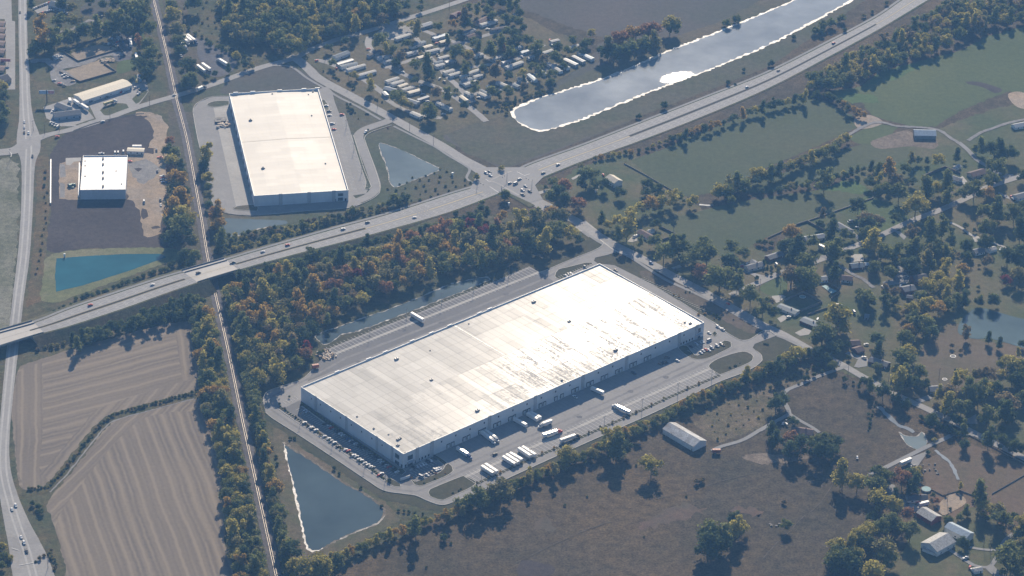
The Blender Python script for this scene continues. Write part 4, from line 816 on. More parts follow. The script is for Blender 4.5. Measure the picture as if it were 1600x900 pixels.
gable(*Q12(640, 432, 755, 468), 8.5, 'house', 'long grey roofed house right of the purplish brown one', 'house', RG, BRICK, group=HG, chim=True)
gable(*E7(625, 375, 780, 350), 11, 'house', 'tall brick house with dark grey gable beside a concrete court', 'house', RD, BRICK, 5, group=HG)
hh = gable(*E7(510, 500, 640, 475), 10, 'house', 'brick house with grey-green roof in front of the tall brick house', 'house', RG, BRICK, 4.5, group=HG, chim=True); gable(*E7(560, 590, 630, 600), 5, '', '', '', RG, BRICK, parent=hh, parts=('porch_wall', 'porch_roof'), wins=0, door=False)
gable(*E7(85, 805, 130, 812), 6, 'shed', 'small dark teal shed alone on the open lawn', 'shed', RBL, BLUEG, wins=0)
gable(*Q81(425, 485, 515, 535), 8.5, 'house', 'grey roofed house below the green hay field edge', 'house', RG, WH, group=HG)
gable(*Q81(230, 580, 350, 562), 8, 'house', 'grey house with pale roof between garden trees below the field fence', 'house', RGM, GRYW, group=HG)
gable(*Q81(1145, 195, 1205, 215), 8, 'house', 'small grey roofed house at the end of the dark garden fence', 'house', RG, WH, group=HG, wins=1)
gable(*Q81(1265, 180, 1350, 155), 10, 'house', 'broad brown roofed house right of the white concrete drive', 'house', RB, TANW, group=HG)
gable(*Q81(1168, 140, 1198, 128), 5, 'shed', 'small whitish shed beside a lone tree on the lawn', 'shed', RW, WH, wins=0)
gable(*Q81(1545, 320, 1620, 300), 9, 'house', 'grey roofed house at the right edge beside the street', 'house', RG, WH, group=HG)
hh = gable(*Q81(1285, 662, 1345, 650), 8, 'house', 'half shaded grey house at the end of the white garden path', 'house', RG, WH, group=HG); gable(*Q81(1370, 655, 1420, 640), 6, '', '', '', RW, WH, parent=hh, parts=('wing_wall', 'wing_roof'), wins=0, door=False)
gable(*Q71(610, 190, 665, 225), 10, 'house', 'white two storey house with bright cream roof near the junction', 'house', RC, WH, 5, group=HG)
hh = gable(*Q71(800, 535, 875, 575), 8, 'house', 'brown roofed house beside the busy road below the green field', 'house', RB, WH, group=HG); gable(*Q71(850, 540, 885, 530), 4, '', '', '', RW, WH, parent=hh, parts=('garage_wall', 'garage_roof'), wins=0, door=False)
hh = gable(*Q71(1470, 770, 1550, 745), 8, 'house', 'pale grey bungalow with white porch behind the hedge of tall trees', 'house', RGM, WH, group=HG) if False else None
m_ = gable(*Q4(915, 812, 1048, 815), 13, 'metal_barn', 'long blue-grey open fronted metal barn at the foot of the hay field', 'barn', RP, RGM, 4, wins=0, door=False)
gable(*Q4(1535, 778, 1620, 762), 8, 'house', 'grey roofed house at the right edge beside the lone tree clump', 'house', RGM, WH, group=HG)
gable(*Q12(1010, 618, 1095, 612), 9, 'house', 'grey roofed house behind the roadside trees right of the dark pasture', 'house', RG, GRYW, group=HG)
gable(*Q12(150, 868, 280, 888), 10, 'house', 'brown roofed farmhouse with parked cars on the loop drive', 'house', RB, TANW, group=HG, chim=True)
gable(1046, 660, 1094, 688, 15, 'metal_barn', 'large weathered white barn with rusty roof panels beside the hedge', 'barn', RUST, WH, 5, wins=0, door=True)
gable(*Q16(868, 398, 995, 395), 8.5, 'farmhouse', 'white farmhouse with dark roof and round pool behind it', 'house', RD, WH, group=HG, chim=True)
gable(*Q16(962, 470, 1055, 525), 12, 'barn', 'red walled barn with pale metal gable roof', 'barn', RW, REDW, 4.5, wins=1)
bb = gable(*Q16(1010, 695, 1125, 632), 17, 'barn', 'big white gambrel barn with silver wing at bottom right', 'barn', RW, WH, 5, wins=2); gable(*Q16(1130, 565, 1265, 632), 10, '', '', '', RP, WH, parent=bb, parts=('wing_wall', 'wing_roof'), wins=1, door=False, hw_=5.5); gable(*Q16(975, 715, 1050, 745), 5, '', '', '', RW, WH, parent=bb, parts=('lean_to_wall', 'lean_to_roof'), wins=0, door=False, rise=.5)
gable(*Q16(1285, 855, 1335, 845), 5, 'shed', 'small cream roofed shed by the farm driveway at bottom right', 'shed', RW, WH, wins=0)
# top left businesses
hh = gable(*Q1(490, 602, 795, 505), 17, 'workshop_building', 'long tan roofed workshop with roller doors facing a yard', 'building', RC, WH, 4.5, rise=1.5, wins=4)
hh = gable(*Q1(335, 705, 500, 685), 11, 'office_building', 'dark grey roofed L shaped office beside the billboard', 'building', RG, BLUEG, 4, wins=3); gable(*Q1(360, 640, 430, 668), 10, '', '', '', RG, BLUEG, parent=hh, parts=('wing_wall', 'wing_roof'), wins=0, door=False, hw_=4)
gable(*Q1(320, 5, 420, 30), 12, 'house', 'large grey-blue roof beside the crowded car park at the top', 'building', RBL, BLUEG, 4)
for i, y in enumerate((140, 178, 218, 262, 310, 370, 418)):
    o = gable(-8, y/4, 7, y/4+1, 11, 'storage_unit_block', None, 'storage block', RB, TANW, 3, rise=.8, group='brown storage blocks at the left edge', wins=1, door=False); o['label'] = 'brown roofed storage block at left edge, %s from the top' % ('first', 'second', 'third', 'fourth', 'fifth', 'sixth', 'seventh')[i]
gable(-6, 122, 11, 116, 14, 'storage_unit_block', 'larger dark gabled storage building below the row of brown blocks', 'storage block', RD, TANW, 4, group='brown storage blocks at the left edge')
gable(*Zm(0, 225, 4, 797, 30, 900, 34)[0], *Zm(0, 225, 4, 797, 30, 900, 34)[1], 7, 'site_office', 'cream roofed long site office cabin beside the small warehouse', 'site office', RC, WH, 3.5, rise=.6)
# ------------------------------------------------------------------ mobile homes
MH5 = [(160, 200, 320, 140, 8, 'b'), (195, 285, 370, 232, 5, 'g'), (232, 312, 420, 272, 5, 'b'), (305, 350, 510, 292, 5, 'w'), (428, 415, 630, 360, 5, 'w'), (545, 188, 685, 130, 5, 'd'), (655, 215, 805, 182, 5, 'w'), (725, 258, 825, 236, 4, 'w'), (750, 482, 890, 438, 5, 'w'), (812, 512, 948, 472, 5, 'w'), (890, 542, 990, 508, 4.5, 'c'), (935, 578, 1070, 538, 5, 'w'), (1000, 612, 1142, 574, 5.5, 'c'), (735, 545, 860, 578, 8, 'g'), (985, 680, 1115, 722, 8, 'g'), (1035, 830, 1150, 880, 6, 'w'), (1105, 692, 1230, 650, 4, 'g'), (985, 168, 1105, 136, 5, 'w'), (1200, 148, 1352, 112, 5, 'w'), (1175, 95, 1270, 70, 5, 'c'), (1020, 85, 1190, 28, 5, 'b'), (1110, 215, 1230, 180, 5, 'c'), (1345, 220, 1462, 190, 5, 'w'), (1310, 308, 1408, 283, 5, 'w'), (1402, 382, 1518, 348, 5, 'w'), (1465, 415, 1590, 378, 5, 'w'), (1430, 90, 1590, 35, 5, 'd'), (1358, 38, 1465, 12, 5, 't'), (1305, 272, 1390, 250, 4, 'b'), (1420, 262, 1530, 235, 5, 'g'), (1325, 715, 1490, 795, 5, 'w'), (825, 280, 905, 302, 5, 'g'), (720, 600, 760, 640, 5, 'g')]
MH6 = [(130, 435, 300, 378, 5, 'w'), (560, 428, 722, 378, 5, 'p'), (905, 365, 1030, 325, 5, 'b'), (945, 408, 1090, 362, 8, 'n'), (1095, 275, 1280, 220, 5, 'w'), (1040, 250, 1180, 185, 9, 'n'), (785, 168, 880, 128, 12, 'r'), (400, 288, 540, 245, 8, 'g'), (1210, 330, 1400, 298, 5, 'd'), (1470, 162, 1535, 140, 5, 'w')]
MH7 = [(80, 390, 212, 348, 5, 'w'), (150, 432, 240, 403, 5, 'w'), (0, 430, 62, 408, 5, 'w'), (0, 490, 120, 443, 5, 'b'), (40, 518, 182, 476, 5, 'w'), (200, 608, 292, 650, 5, 'w'), (0, 648, 70, 700, 5, 'c'), (50, 600, 130, 640, 5, 'w'), (225, 578, 330, 640, 4, 'b'), (410, 485, 520, 530, 5, 'w'), (300, 530, 420, 590, 5, 'b'), (655, 440, 750, 500, 5, 'w'), (770, 398, 850, 470, 5, 'p'), (600, 512, 660, 540, 5, 'b'), (860, 330, 960, 398, 5, 'b'), (980, 270, 1140, 368, 5, 'w'), (1148, 280, 1222, 328, 5, 'w'), (1175, 225, 1318, 292, 5.5, 'g'), (1272, 192, 1400, 258, 5, 'g'), (1335, 150, 1500, 225, 5.5, 'p'), (1225, 100, 1340, 68, 5, 'w'), (935, 160, 1042, 123, 5, 'w'), (680, 155, 762, 128, 5, 'p'), (590, 110, 700, 82, 5, 'p'), (1020, 30, 1112, 8, 5, 'w'), (515, 322, 700, 258, 5.5, 'w'), (380, 220, 450, 196, 5, 'w'), (150, 190, 252, 168, 5, 'w'), (90, 142, 160, 120, 5, 'g'), (470, 268, 560, 245, 5, 'g'), (480, 192, 522, 172, 5, 'w'), (760, 215, 830, 195, 5, 'g'), (820, 62, 880, 48, 5, 'w')]
RM = {'b': (RBL, WH, 'bluish grey roof'), 'g': (RGM, GRYW, 'grey roof'), 'w': (RW, WH, 'white roof'), 'd': (RD, BLUEG, 'dark roof'), 'c': (RC, CREAM, 'cream roof'), 't': (RC, TANW, 'tan walls'), 'p': (RP, WH, 'pale blue roof'), 'n': (RB, TANW, 'brown roof'), 'r': (RB, REDW, 'brown roof and red walls')}
LATER = []          # (object, base label, sort x, sort y, group): labels given their telling place at the end
for lst, (ox, oy) in ((MH5, (500, 60)), (MH6, (600, 0)), (MH7, (720, 60))):
    for a, b, c, d, w_, k in lst:
        x1, y1, x2, y2 = ox+a/7.26, oy+b/7.26, ox+c/7.26, oy+d/7.26; rf, wl, wd = RM[k]
        o = gable(x1, y1, x2, y2, w_*.88, 'mobile_home', '', 'mobile home', rf, wl, 3.0, rise=.5 if w_ < 7 else 1.4, over=.2, group='mobile homes in the park', wins=1)
        up = x2 > x1 and y2 < y1
        LATER.append((o, 'mobile home with %s' % wd, (x1+x2)/2, (y1+y2)/2, 'mobile home park'))

# ================================================================== bridges, railway
def bridge(i0, i1, j0, j1, label):
    pc = Vector(hw_point((i0+i1)//2, .5)); r = empty('bridge', (pc.x, pc.y, 0), 0, label, 'bridge', 'concrete highway bridges')
    def rel(v, dz=0): return (v[0]-pc.x, v[1]-pc.y, v[2]+dz)
    def slab(name, t0, t1, z0, z1, mat, a=i0, b=i1, off=None):
        V = []; F = []
        for i in range(a, b+1):
            p0 = hw_point(i, t0) if off is None else hw_off(i, t0, off); p1 = hw_point(i, t1) if off is None else hw_off(i, t1, off)
            k = len(V); V += [rel(p0, z0), rel(p1, z0), rel(p1, z1), rel(p0, z1)]
            if i > a:
                j = k-4
                for q in range(4): F.append((j+q, j+(q+1) % 4, k+(q+1) % 4, k+q))
            if i in (a, b): F.append((k, k+1, k+2, k+3))
        o = link(name, V, F, mat, r); bm = bmesh.new(); bm.from_mesh(o.data); bmesh.ops.recalc_face_normals(bm, faces=bm.faces); bm.to_mesh(o.data); bm.free(); return o
    DK = ground_mat('bridge_deck', [(.36, .34, .315), (.40, .38, .35), (.32, .31, .295)], .04, rough=.7, fine=.15, spec=.3)
    slab('deck', .0, 1.0, -.6, .0, DK); slab('girder', .03, .97, -2.0, -.604, CONCG); slab('walkway', .2, 4.6, -.5, .06, DK, off=0)
    slab('parapet', .0, .22, 0.004, .9, CONC, off=1); slab('parapet', .0, .2, .064, .9, plain('dark_railing', (.10, .12, .15), .6, .1), off=0); slab('parapet', 4.6, 4.85, .0, 1.1, MATS['dark_railing'], off=0)
    slab('joint', .495, .505, .003, .03, plain('joint_rubber', (.10, .10, .10), .8, .1))
    for i in (j0, j1):
        V = []; p0 = hw_off(i, 5, 0); p1 = hw_off(i, 2.5, 1); d = (Vector(hw_off(min(i+1, NHW-1), 0, 1))-Vector(hw_off(max(i-1, 0), 0, 1))).normalized(); s_ = 1 if i == j1 else -1
        a, b = Vector(p0), Vector(p1); e = d*s_*1.2
        mm = MB(); pts = [a, b, b+e, a+e]; bot = [(p.x-pc.x, p.y-pc.y, -.1) for p in pts]; top = [(p.x-pc.x, p.y-pc.y, p.z-.62) for p in pts]
        mm.poly(top); 
        for q in range(4): mm.quad(bot[q], bot[(q+1) % 4], top[(q+1) % 4], top[q])
        # wing wall sloping down along the embankment foot
        n_ = (b-a).normalized(); w1 = b; w2 = b+n_*11+d*s_*7
        mm.quad((w1.x-pc.x, w1.y-pc.y, -.1), (w2.x-pc.x, w2.y-pc.y, -.1), (w2.x-pc.x, w2.y-pc.y, 1.2), (w1.x-pc.x, w1.y-pc.y, w1.z-.62)); ab = mm.build('abutment', CONCG, r)
    return r
bridge(iDB0, iDB1, iB0-1, iB1+1, 'pale concrete highway bridge carrying traffic over the railway'); bridge(0, iDA, 0, iA1+1, 'pale concrete highway bridge over the road at the left edge')
# railway track: two rails on sleepers
RLW = smooth_line(RAIL, False, 3); zr = ZT['road']+.02
tr = empty('railway_track', G(362, 575), 0, 'single railway track with two shining rails running down the picture', 'railway track'); T0 = tr.location.copy()
STEEL = plain('polished_rail', (.33, .30, .27), .52, .05, metal=.75); 
pts = [G(*p) for p in RLW]
for s_ in (-1, 1):
    V = []; F = []
    for i, p in enumerate(pts):
        d = (pts[min(i+1, len(pts)-1)]-pts[max(i-1, 0)]).normalized(); n_ = Vector((-d.y, d.x, 0)); c = p+n_*s_*.76-T0
        for q, z in ((-.09, zr+.2), (-.09, zr+.4), (.09, zr+.4), (.09, zr+.2)): V.append((c.x+n_.x*q, c.y+n_.y*q, z))
        if i:
            k = len(V)-8
            for q in range(3): F.append((k+q, k+q+1, k+q+5, k+q+4))
    link('rail', V, F, STEEL, tr)
m = MB(); acc = 0; WOOD = plain('sleeper_wood', (.10, .085, .075), .9, .15)
for a, b in zip(pts, pts[1:]):
    d = (b-a).normalized(); n_ = Vector((-d.y, d.x, 0)); t = acc
    while t < (b-a).length:
        c = a+d*t-T0; A = [c-n_*1.3-d*.13, c+n_*1.3-d*.13, c+n_*1.3+d*.13, c-n_*1.3+d*.13]; m.poly([(p.x, p.y, zr+.2) for p in A]); t += .9
    acc = t-(b-a).length
o = m.build('sleepers', WOOD, tr); o['kind'] = 'stuff'; flipfix(o)
# ================================================================== vehicles
TYRE = plain('tyre_rubber', (.03, .03, .03), .8, 0); CARC = {'white': (.62, .62, .61), 'silver': (.45, .46, .48), 'grey': (.16, .17, .18), 'black': (.02, .02, .025), 'red': (.42, .03, .03), 'blue': (.04, .10, .25), 'dark': (.05, .055, .07), 'tan': (.35, .28, .2)}
PAINTS = {k: plain('paint_'+k, c, .5, 0, spec=.15) for k, c in CARC.items()}
PROF = {'car': (4.7, 1.8, [(-2.35, .35), (-2.35, .85), (-1.75, .98), (-1.2, 1.0), (1.0, .95), (2.2, .78), (2.35, .55), (2.35, .35)], [(-1.9, .97), (-1.25, 1.42), (.25, 1.45), (1.1, .95)]),
        'suv': (4.9, 1.95, [(-2.4, .4), (-2.4, 1.05), (1.1, 1.08), (2.3, .95), (2.42, .6), (2.42, .4)], [(-2.35, 1.05), (-2.15, 1.72), (.3, 1.75), (1.15, 1.07)]),
        'pickup': (5.8, 2.0, [(-2.9, .45), (-2.9, 1.1), (1.5, 1.12), (2.8, 1.02), (2.9, .65), (2.9, .45)], [(-.55, 1.1), (-.45, 1.8), (1.0, 1.82), (1.65, 1.1)]),
        'van': (5.6, 2.0, [(-2.8, .4), (-2.8, 1.2), (2.0, 1.2), (2.7, 1.0), (2.8, .6), (2.8, .4)], [(-2.78, 1.18), (-2.7, 2.3), (1.3, 2.35), (2.1, 1.18)])}
_pv = {}
def prof_mesh(key, prof, wd, inset_top=0.0, zt=None):
    V = []; n = len(prof); zs = [p[1] for p in prof]; z0, z1 = min(zs), max(zs)
    for s_ in (-1, 1):
        for x, z in prof: V.append((x, s_*(wd/2-inset_top*((z-z0)/(z1-z0+1e-6))), z))
    F = [tuple(range(n))[::1], tuple(range(2*n-1, n-1, -1))]
    for i in range(n): j = (i+1) % n; F.append((i, n+i, n+j, j))
    me = bpy.data.meshes.new(key); me.from_pydata(V, [], F); bm = bmesh.new(); bm.from_mesh(me); bmesh.ops.recalc_face_normals(bm, faces=bm.faces)
    if key in ('car_body',): bmesh.ops.bevel(bm, geom=list(bm.edges), offset=.09, segments=2, affect='EDGES')
    bm.to_mesh(me); bm.free(); return me
def car_parts(kind, colour):
    k = (kind, colour)
    if k not in _pv:
        L, W, body, cab = PROF[kind]
        b = prof_mesh('car_body', body, W, .06); b.materials.append(PAINTS[colour])
        c = prof_mesh('car_cabin', cab, W-.12, .2); c.materials.append(PAINTS[colour]); c.materials.append(GLASS)
        for p in c.polygons:
            if p.normal.z < .75: p.material_index = 1
        if 'wheel' not in _pv:
            m = MB(); m.wheel(0, 0, 0, .34, .24, 0, 10); m.wheel(0, 0, 0, .17, .26, 1, 8); o = m.build('wheel', [TYRE, PAINTS['silver']]); _pv['wheel'] = o.data; bpy.data.objects.remove(o)
        _pv[k] = (b, c)
    return _pv[k]
def vehicle(px, py, hd, kind='car', colour='white', name='parked_car', label='', cat='car', group=None, z=.48, full=False):
    """hd: world heading in radians"""
    g = G(px, py, z+.7); r = empty(name, (g.x, g.y, z), hd, label, cat, group); b, c = car_parts(kind, colour); L = PROF[kind][0]
    for me, nm in ((b, 'body'), (c, 'cabin')):
        o = bpy.data.objects.new(nm, me); COL.objects.link(o); o.parent = r
    if full:
        for sx_ in (-.3, .3):
            for sy_ in (-1, 1):
                o = bpy.data.objects.new('wheel', _pv['wheel']); COL.objects.link(o); o.parent = r; o.location = (sx_*L, sy_*(PROF[kind][1]/2-.1), .34)
    return r
def hd(x1, y1, x2, y2): return ang_px(x1, y1, x2, y2)
HS_ = hd(936, 412, 1101, 503)        # short side of near warehouse, away from the wall
HL_ = hd(470, 604, 936, 412)
def put(lst, ox, oy, s, heading, z, name, phrase, group, full=False, cat='car', where=None):
    for t in lst:
        x, y, col = t[:3]; kind = t[3] if len(t) > 3 else 'car'; h_ = t[4] if len(t) > 4 else heading
        X, Y = ox+x/s, oy+y/s; zz_ = z(X) if callable(z) else z
        nm = {'car': name, 'suv': name, 'pickup': name.replace('car', 'pickup'), 'van': name.replace('car', 'van')}[kind]
        ct = {'car': 'car', 'suv': 'car', 'pickup': 'pickup', 'van': 'van'}[kind]
        o = vehicle(X, Y, h_, kind, col, nm, '', ct, group, zz_, full)
        w = {'car': 'car', 'suv': 'tall car', 'pickup': 'pickup', 'van': 'van'}[kind]; cw = {'dark': 'dark blue'}.get(col, col)
        LATER.append((o, '%s %s' % (cw, w), X, Y, phrase))
ZC = .48
put([(260, 220, 'white', 'suv'), (335, 270, 'white'), (350, 282, 'dark', 'suv'), (390, 305, 'white', 'suv'), (485, 375, 'silver'), (535, 400, 'white'), (563, 425, 'silver'), (600, 447, 'white', 'suv'), (640, 488, 'black'), (725, 525, 'white'), (760, 537, 'red'), (820, 590, 'white', 'suv'), (850, 603, 'silver'), (880, 635, 'silver', 'suv'), (905, 648, 'white'), (945, 677, 'white'), (980, 700, 'silver', 'suv'), (1012, 717, 'white'), (1038, 727, 'grey'), (1135, 798, 'white', 'suv'), (1110, 812, 'red')], 440, 630, 7.26, HL_, ZC, 'parked_car', 'sunlit outer row left of the large warehouse', 'cars parked in the sunlit outer row')
rc = ['white', 'grey', 'silver', 'dark', 'black', 'silver', 'grey', 'red', 'dark', 'white', 'black', 'blue', 'grey', 'silver']
put([(x, y, rc[(i*5+i//3) % 14], 'suv' if i % 3 == 0 else 'car') for i, (x, y) in enumerate([(265, 88), (295, 100), (490, 232), (535, 262), (563, 278), (600, 302), (632, 320), (668, 343), (695, 362), (725, 385), (755, 404), (788, 425), (812, 442), (840, 458), (880, 484), (918, 505), (953, 540), (985, 560), (1013, 580), (1050, 610), (1083, 627), (1110, 648), (1140, 668), (1165, 687), (1190, 705), (1220, 722), (1250, 742), (1280, 758), (1310, 778)])], 440, 630, 7.26, HL_, ZC, 'parked_car', 'shaded row along the large warehouse end wall', 'cars parked in the shade of the end wall')
put([(335, 508, 'dark', 'suv'), (375, 500, 'silver'), (408, 490, 'silver'), (438, 476, 'white'), (468, 468, 'silver'), (497, 442, 'dark', 'suv'), (527, 430, 'white'), (580, 410, 'dark', 'suv')], 600, 660, 7.26, HS_+.1, ZC, 'parked_car', 'shaded bays by the office corner', 'cars in the shaded office bays')
put([(425, 615, 'silver', 'van'), (490, 592, 'white'), (515, 577, 'dark'), (550, 560, 'black'), (580, 537, 'white', 'suv'), (605, 527, 'white'), (630, 520, 'silver')], 600, 660, 7.26, HS_+.1, ZC, 'parked_car', 'half sunlit row beside the grass island', 'cars beside the grass island')
put([(885, 145, 'white', 'suv'), (935, 175, 'white', 'pickup'), (785, 215, 'white'), (785, 300, 'silver', 'van', HL_), (815, 385, 'silver', 'suv'), (875, 362, 'white', 'suv'), (920, 338, 'white'), (690, 440, 'white'), (717, 420, 'silver'), (750, 407, 'red'), (782, 412, 'white'), (940, 350, 'black')], 1000, 490, 7.26, HS_, ZC, 'parked_car', 'small car park at right end of the large warehouse', 'cars at the right end of the large warehouse')
put([(580, 372, 'dark'), (640, 347, 'silver', 'suv'), (680, 326, 'silver'), (710, 316, 'white')], 1000, 490, 7.26, HS_, ZC, 'parked_car', 'shade under the right office corner', 'cars in the shade of the right office corner')
put([(235, 566, 'dark', 'suv'), (285, 550, 'dark', 'pickup'), (310, 500, 'dark', 'suv'), (425, 530, 'white', 'car', HS_+.3)], 1000, 490, 7.26, HS_+.6, ZC, 'parked_car', 'shaded dock apron near the right end', 'vehicles on the shaded dock apron')
put([(1005, 218, 'white', 'pickup', HS_), (100, 865, 'black', 'suv', HL_)], 760, 590, 7.26, HS_, ZC, 'car', 'truck court of the large warehouse', 'cars in the truck court', True); put([(760, 530, 'dark', 'pickup', HS_)], 800, 450, 4, HS_, ZC, 'car', 'middle of the shaded dock apron', 'cars in the truck court')
put([(338, 822, 'white'), (355, 815, 'grey', 'suv'), (370, 808, 'white'), (458, 768, 'grey', 'suv'), (648, 787, 'tan')], 800, 225, 4, HS_, ZC, 'parked_car', 'far corner of the large warehouse', 'cars at the far corner of the large warehouse')
HE = hd(505, 160, 515, 159.4)
put([(1195, 255, 'white'), (1220, 305, 'dark', 'suv'), (1225, 340, 'white'), (1250, 415, 'silver', 'suv'), (1265, 465, 'red'), (1335, 335, 'red', 'suv')], 300, 120, 5.696, HE, ZC, 'parked_car', 'bays along the cream roofed warehouse', 'cars along the cream roofed warehouse'); put([(1545, 490, 'white', 'suv', hd(572, 205, 560, 213))], 300, 120, 5.696, 0, ZC, 'car', 'loop drive of the cream roofed warehouse', 'cars on the loop drive')
HWD = lambda x: hz(x)+zb+.03
put([(42, 672, 'silver'), (198, 630, 'red', 'suv'), (545, 530, 'white', 'suv'), (697, 488, 'grey', 'suv'), (990, 458, 'white')], 400, 225, 4, hd(400, 405, 600, 350), HWD, 'car', 'highway between railway bridge and junction', 'cars on the highway', True)
put([(953, 878, 'white'), (1240, 803, 'dark', 'suv'), (1455, 740, 'dark', 'pickup')], 0, 225, 4, hd(240, 450, 400, 405), HWD, 'car', 'highway around the railway bridge', 'cars on the highway', True)
put([(565, 105, 'red', 'suv')], 0, 450, 4, hd(100, 495, 193, 470), HWD, 'car', 'left part of the highway', 'cars on the highway', True)
put([(1468, 542, 'white')], 800, 0, 4, hd(1100, 168, 1200, 127), HWD, 'car', 'highway beside the long canal pond', 'cars on the highway', True); put([(65, 440, 'dark'), (410, 268, 'red', 'suv')], 1200, 0, 4, hd(1200, 127, 1290, 82), HWD, 'car', 'highway beside the far end of the canal pond', 'cars on the highway', True)
HJ = hd(775, 281, 850, 322); HH = hd(760, 292, 830, 266)
put([(505, 362, 'white', 'suv', HJ), (545, 347, 'grey', 'car', HJ), (555, 390, 'white', 'suv', HJ), (775, 477, 'silver', 'suv'), (840, 482, 'white', 'van'), (885, 432, 'silver', 'suv'), (952, 512, 'silver', 'car', HJ), (1003, 572, 'dark', 'suv', HJ), (920, 560, 'white', 'suv', HJ), (920, 608, 'dark', 'pickup', HJ), (1155, 362, 'grey', 'suv'), (1322, 268, 'white', 'suv')], 690, 220, 7.26, HH, ZC, 'car', 'highway junction', 'cars at the junction', True)
HV = hd(24, 820, 40, 860)
put([(75, 482, 'white', 'car'), (98, 458, 'white', 'suv'), (132, 655, 'white'), (150, 690, 'white', 'suv'), (165, 742, 'dark', 'pickup')], 0, 675, 4, HV, ZC, 'car', 'road at bottom left', 'cars on the bottom left road', True)
HV2 = hd(38, 150, 40, 200)
put([(152, 760, 'white'), (152, 795, 'silver'), (152, 827, 'dark', 'suv'), (178, 830, 'white', 'suv'), (125, 75, 'dark')], 0, 0, 4, HV2, ZC, 'car', 'left road above its junction', 'cars on the left road', True); put([(203, 75, 'dark', 'suv')], 0, 225, 4, HV2, ZC, 'car', 'left road just below the junction', 'cars on the left road', True)
put([(358, 853, 'red', 'suv', hd(90, 205, 120, 200)), (642, 757, 'white', 'car', hd(150, 190, 180, 182)), (1090, 592, 'white', 'car', hd(260, 152, 290, 145))], 0, 0, 4, 0, ZC, 'car', 'road right of the left junction', 'cars on the upper road', True)
put([(870, 742, 'blue', 'suv'), (1025, 785, 'dark')], 800, 225, 4, hd(960, 383, 1050, 431), ZC, 'car', 'road behind the large warehouse', 'cars on the road behind the large warehouse', True); put([(1350, 97, 'red')], 800, 450, 4, hd(1100, 457, 1150, 485), ZC, 'car', 'road under the shading trees', 'cars on the road behind the large warehouse', True)
# lots in the top left corner
jk = [(rnd.uniform(690, 772), rnd.uniform(212, 262), rc[i % 14], 'car', rnd.uniform(0, 3)) for i in range(16)] + [(rnd.uniform(655, 745), rnd.uniform(262, 296), rc[(i*3) % 14], 'car', rnd.uniform(0, 3)) for i in range(8)]
put(jk, 0, 0, 4, 0, .3, 'scrap_car', 'scrapyard above the sand paddocks', 'scrap cars heaped in the yard')
put([(342, 352, 'white'), (356, 346, 'silver'), (368, 356, 'white'), (382, 352, 'silver'), (352, 366, 'white'), (374, 370, 'grey'), (400, 466, 'white', 'pickup'), (412, 480, 'silver', 'pickup'), (338, 500, 'silver'), (372, 520, 'red'), (386, 525, 'dark'), (402, 534, 'dark'), (455, 505, 'tan')], 0, 0, 4, .4, .35, 'parked_car', 'gravel lots left of the sand paddocks', 'cars on the gravel lots')
put([(215+i*13, 50-i*5, rc[(i*5) % 14]) for i in range(9)] + [(240+i*14, 84-i*4, rc[(i*3+1) % 14]) for i in range(9)] + [(312+i*9, 26+i*12, rc[(i*4+2) % 14]) for i in range(5)] + [(405, 72, 'white'), (418, 80, 'silver'), (430, 90, 'red'), (360, 86, 'silver'), (612, 103, 'red'), (637, 100, 'dark')], 0, 0, 4, 1.3, .6, 'parked_car', 'car park at the top left', 'cars in the top left car park')
put([(318, 765, 'white', 'suv'), (332, 772, 'silver', 'pickup'), (348, 780, 'white', 'pickup'), (362, 792, 'white', 'van'), (330, 692, 'white', 'pickup'), (345, 688, 'silver'), (668, 608, 'dark', 'pickup'), (760, 575, 'red'), (775, 572, 'white'), (845, 545, 'silver', 'suv'), (868, 560, 'grey', 'pickup'), (868, 582, 'white', 'pickup'), (572, 632, 'dark')], 0, 0, 4, 1.2, .55, 'parked_car', 'yards of the businesses below the paddocks', 'vehicles at the businesses')
put([(1132, 347, 'white', 'pickup')], 0, 0, 4, -1.2, .4, 'parked_car', 'dark gravel truck yard', 'vehicles in the truck yard')
put([(870, 432, 'white', 'van', HV2), (905, 432, 'white', 'van', HV2), (965, 420, 'white', 'van', HV2), (1340, 395, 'dark', 'pickup', HV2), (1380, 475, 'red', 'pickup', 0), (1350, 632, 'dark', 'pickup', HV2), (1410, 690, 'white', 'pickup', 0), (1412, 712, 'red', 'pickup', 0), (1415, 728, 'white', 'pickup', 0), (1425, 758, 'blue', 'pickup', 0), (1040, 518, 'red', 'car', 0), (715, 432, 'silver', 'pickup', 0)], 60, 180, 7.26, 0, .3, 'parked_car', 'building site around the small warehouse', 'vehicles on the building site')
put([(900, 362, 'white', 'van', HV2), (1002, 348, 'dark', 'pickup', HV2), (1005, 380, 'white', 'car', HV2)], 0, 225, 4, 0, .3, 'parked_car', 'lower end of the building site', 'vehicles on the building site')
